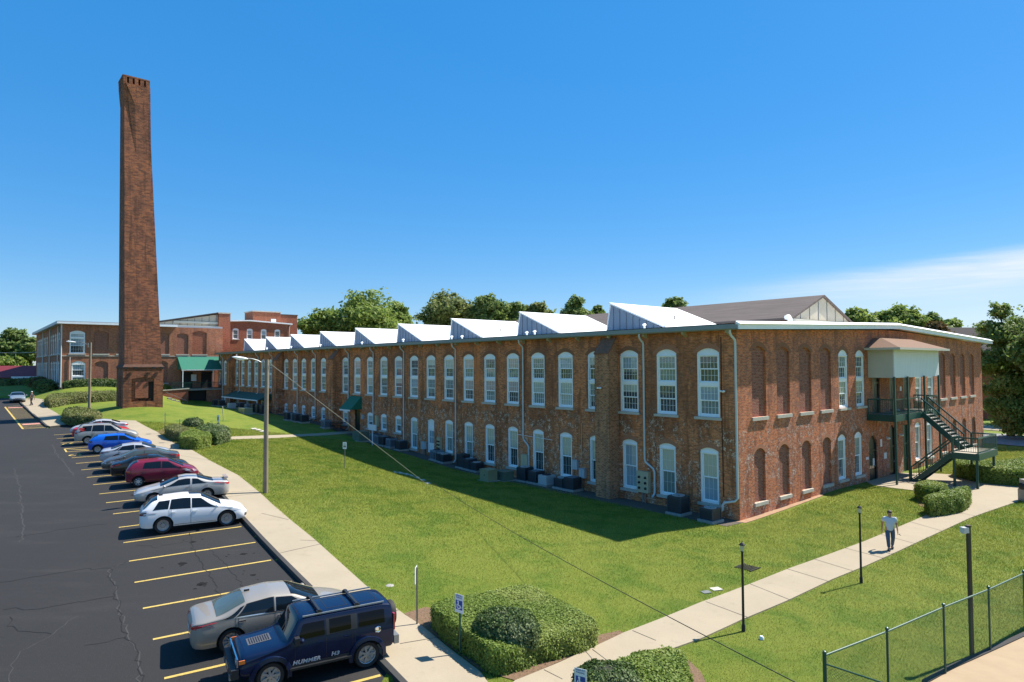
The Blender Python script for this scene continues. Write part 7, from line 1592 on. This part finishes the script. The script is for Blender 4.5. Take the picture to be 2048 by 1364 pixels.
def person(label, loc, rz, top, legs, hairm, pose):
    a = thing('person', label, 'person', loc, rz, None); k = SK()
    pel = k.p((0, 0, .95), (.15, .11)); sp_ = k.p((0, -.01, 1.12), (.145, .11), pel); chst = k.p((0, 0, 1.33), (.155, .11), sp_); nk = k.p((0, 0, 1.47), .06, chst); hb = k.p((0, -.015, 1.55), (.065, .075), nk); hd = k.p((0, -.02, 1.64), (.075, .095), hb); k.p((0, -.01, 1.72), (.06, .075), hd)
    J = {}
    for sg, nm in ((1, 'L'), (-1, 'R')):
        sh = k.p((sg*.19, 0, 1.41), .062, chst); el = k.p(pose[nm+'e'], .043, sh); wr = k.p(pose[nm+'w'], .03, el); hand = np.array(pose[nm+'h']); wv = np.array(pose[nm+'w']); d = hand-wv; d /= np.linalg.norm(d); hp = k.p(hand, (.04, .02), wr); J[nm] = (sh, el, wr)
        side = np.array([0, -1.0, 0]); side = side-d*(side@d); side /= np.linalg.norm(side); curl = np.array([-sg*1.0, 0, 0])
        for i, (off, ln) in enumerate(((-.028, .062), (-.01, .075), (.009, .07), (.027, .055))):
            b0 = hand+d*.035+side*(-off); m1 = b0+d*ln*.5+curl*.008; t1 = b0+d*ln+curl*.03; f1 = k.p(b0, .010, hp); f2 = k.p(m1, .009, f1); k.p(t1, .007, f2)
        th = hand-d*.01+side*.038; t1 = k.p(th, .011, hp); k.p(th+d*.045+side*.015+curl*.012, .009, t1)
        hip = k.p((sg*.095, 0, .9), .095, pel); kn = k.p(pose[nm+'k'], .062, hip); an_ = k.p(pose[nm+'a'], .042, kn); toe = np.array(pose[nm+'a'])+np.array([0, -.16, -.05]); k.p(toe, (.04, .03), an_)
    body = link('body', skinmesh('body', k.v, k.e, k.r, M['skin']), a)
    b = MB(); b.ell((0, -.125, 1.62), (.014, .022, .024), 8, 6); b.ell((.082, -.01, 1.62), (.012, .025, .032), 8, 6); b.ell((-.082, -.01, 1.62), (.012, .025, .032), 8, 6); b.build('face_features', M['skin'], body, 60)
    b = MB(); b.ell((.03, -.103, 1.65), (.013, .01, .008), 8, 6); b.ell((-.03, -.103, 1.65), (.013, .01, .008), 8, 6); b.box((0, -.108, 1.575), (.045, .012, .008)); b.build('eyes_and_mouth', M['hair'], body, 60)
    b = MB(); b.ell((0, .0, 1.70), (.087, .105, .075), 14, 8); b.ell((0, .04, 1.66), (.084, .075, .085), 14, 8); b.build('hair', M[hairm], a, 60)
    s = SK(); p00 = s.p((0, 0, .84), (.17, .13)); p0 = s.p((0, 0, .93), (.175, .138), p00); p1 = s.p((0, -.015, 1.12), (.17, .14), p0); p2 = s.p((0, 0, 1.34), (.18, .13), p1); s.p((0, 0, 1.46), (.075, .075), p2)
    for sg, nm in ((1, 'L'), (-1, 'R')):
        q = s.p((sg*.195, 0, 1.41), .082, p2); e = np.array(pose[nm+'e']); mid = np.array([sg*.195, 0, 1.41])*.3+e*.7; s.p(mid, .068, q)
    link('shirt', skinmesh('shirt', s.v, s.e, s.r, M[top]), a)
    s = SK(); p0 = s.p((0, 0, 1.02), (.15, .115))
    p1 = s.p((0, 0, .9), (.168, .125), p0)
    for sg, nm in ((1, 'L'), (-1, 'R')):
        h_ = s.p((sg*.098, 0, .86), .105, p1); kn = s.p(pose[nm+'k'], .078, h_); s.p(np.array(pose[nm+'a'])+[0, .01, .02], .062, kn)
    link('trousers', skinmesh('trousers', s.v, s.e, s.r, M[legs]), a)
    for nm in 'LR':
        an_ = np.array(pose[nm+'a']); b = MB(); b.ell(an_+[0, -.07, -.055], (.052, .15, .048), 14, 8); b.ell(an_+[0, .01, -.03], (.05, .065, .06), 12, 6); b.build('shoe', M['dark_cloth'], a, 60)
    return a
POSE = dict(Le=(.25, .08, 1.14), Lw=(.26, -.08, .91), Lh=(.26, -.13, .835), Re=(-.26, .13, 1.15), Rw=(-.27, .16, .89), Rh=(-.27, .16, .8), Lk=(.1, .0, .5), La=(.09, .22, .12), Rk=(-.09, -.14, .52), Ra=(-.07, -.16, .09))
p = G(1781, 1101); p[2] += .045; pr = person('man in a pale grey T-shirt and jeans walking down the walk towards the camera', p, R(-24), 'shirt', 'jeans', 'hair', POSE); pr.scale = (1.14, 1.16, 1.02)
m = MB(); m.tube([(0, 0, 0), (.02, -.05, -.02), (.08, -.07, -.05)], .012, 6); m.ell((.03, -.04, .01), (.03, .02, .012), 8, 5)
q = Matrix.Rotation(R(-24), 4, 'Z') @ Vector((.31, -.2, .79)); tag(m.build('sunglasses', M['black'], None, loc=(p[0]+q.x, p[1]+q.y, p[2]+q.z)), 'small dark glasses held in the hand of the man in the pale T-shirt', 'glasses')
p = onlot(63, 810.5, .15); p2 = person('man in dark clothes and pale cap on the far walk by the fire lane', p, R(-95), 'dark_cloth', 'dark_cloth', 'skin', POSE)
b = MB(); b.ell((0, -.0, 1.735), (.1, .115, .06), 14, 8); b.ell((0, -.12, 1.715), (.07, .08, .012), 12, 5); b.build('cap', M['sign_white'], p2, 60)
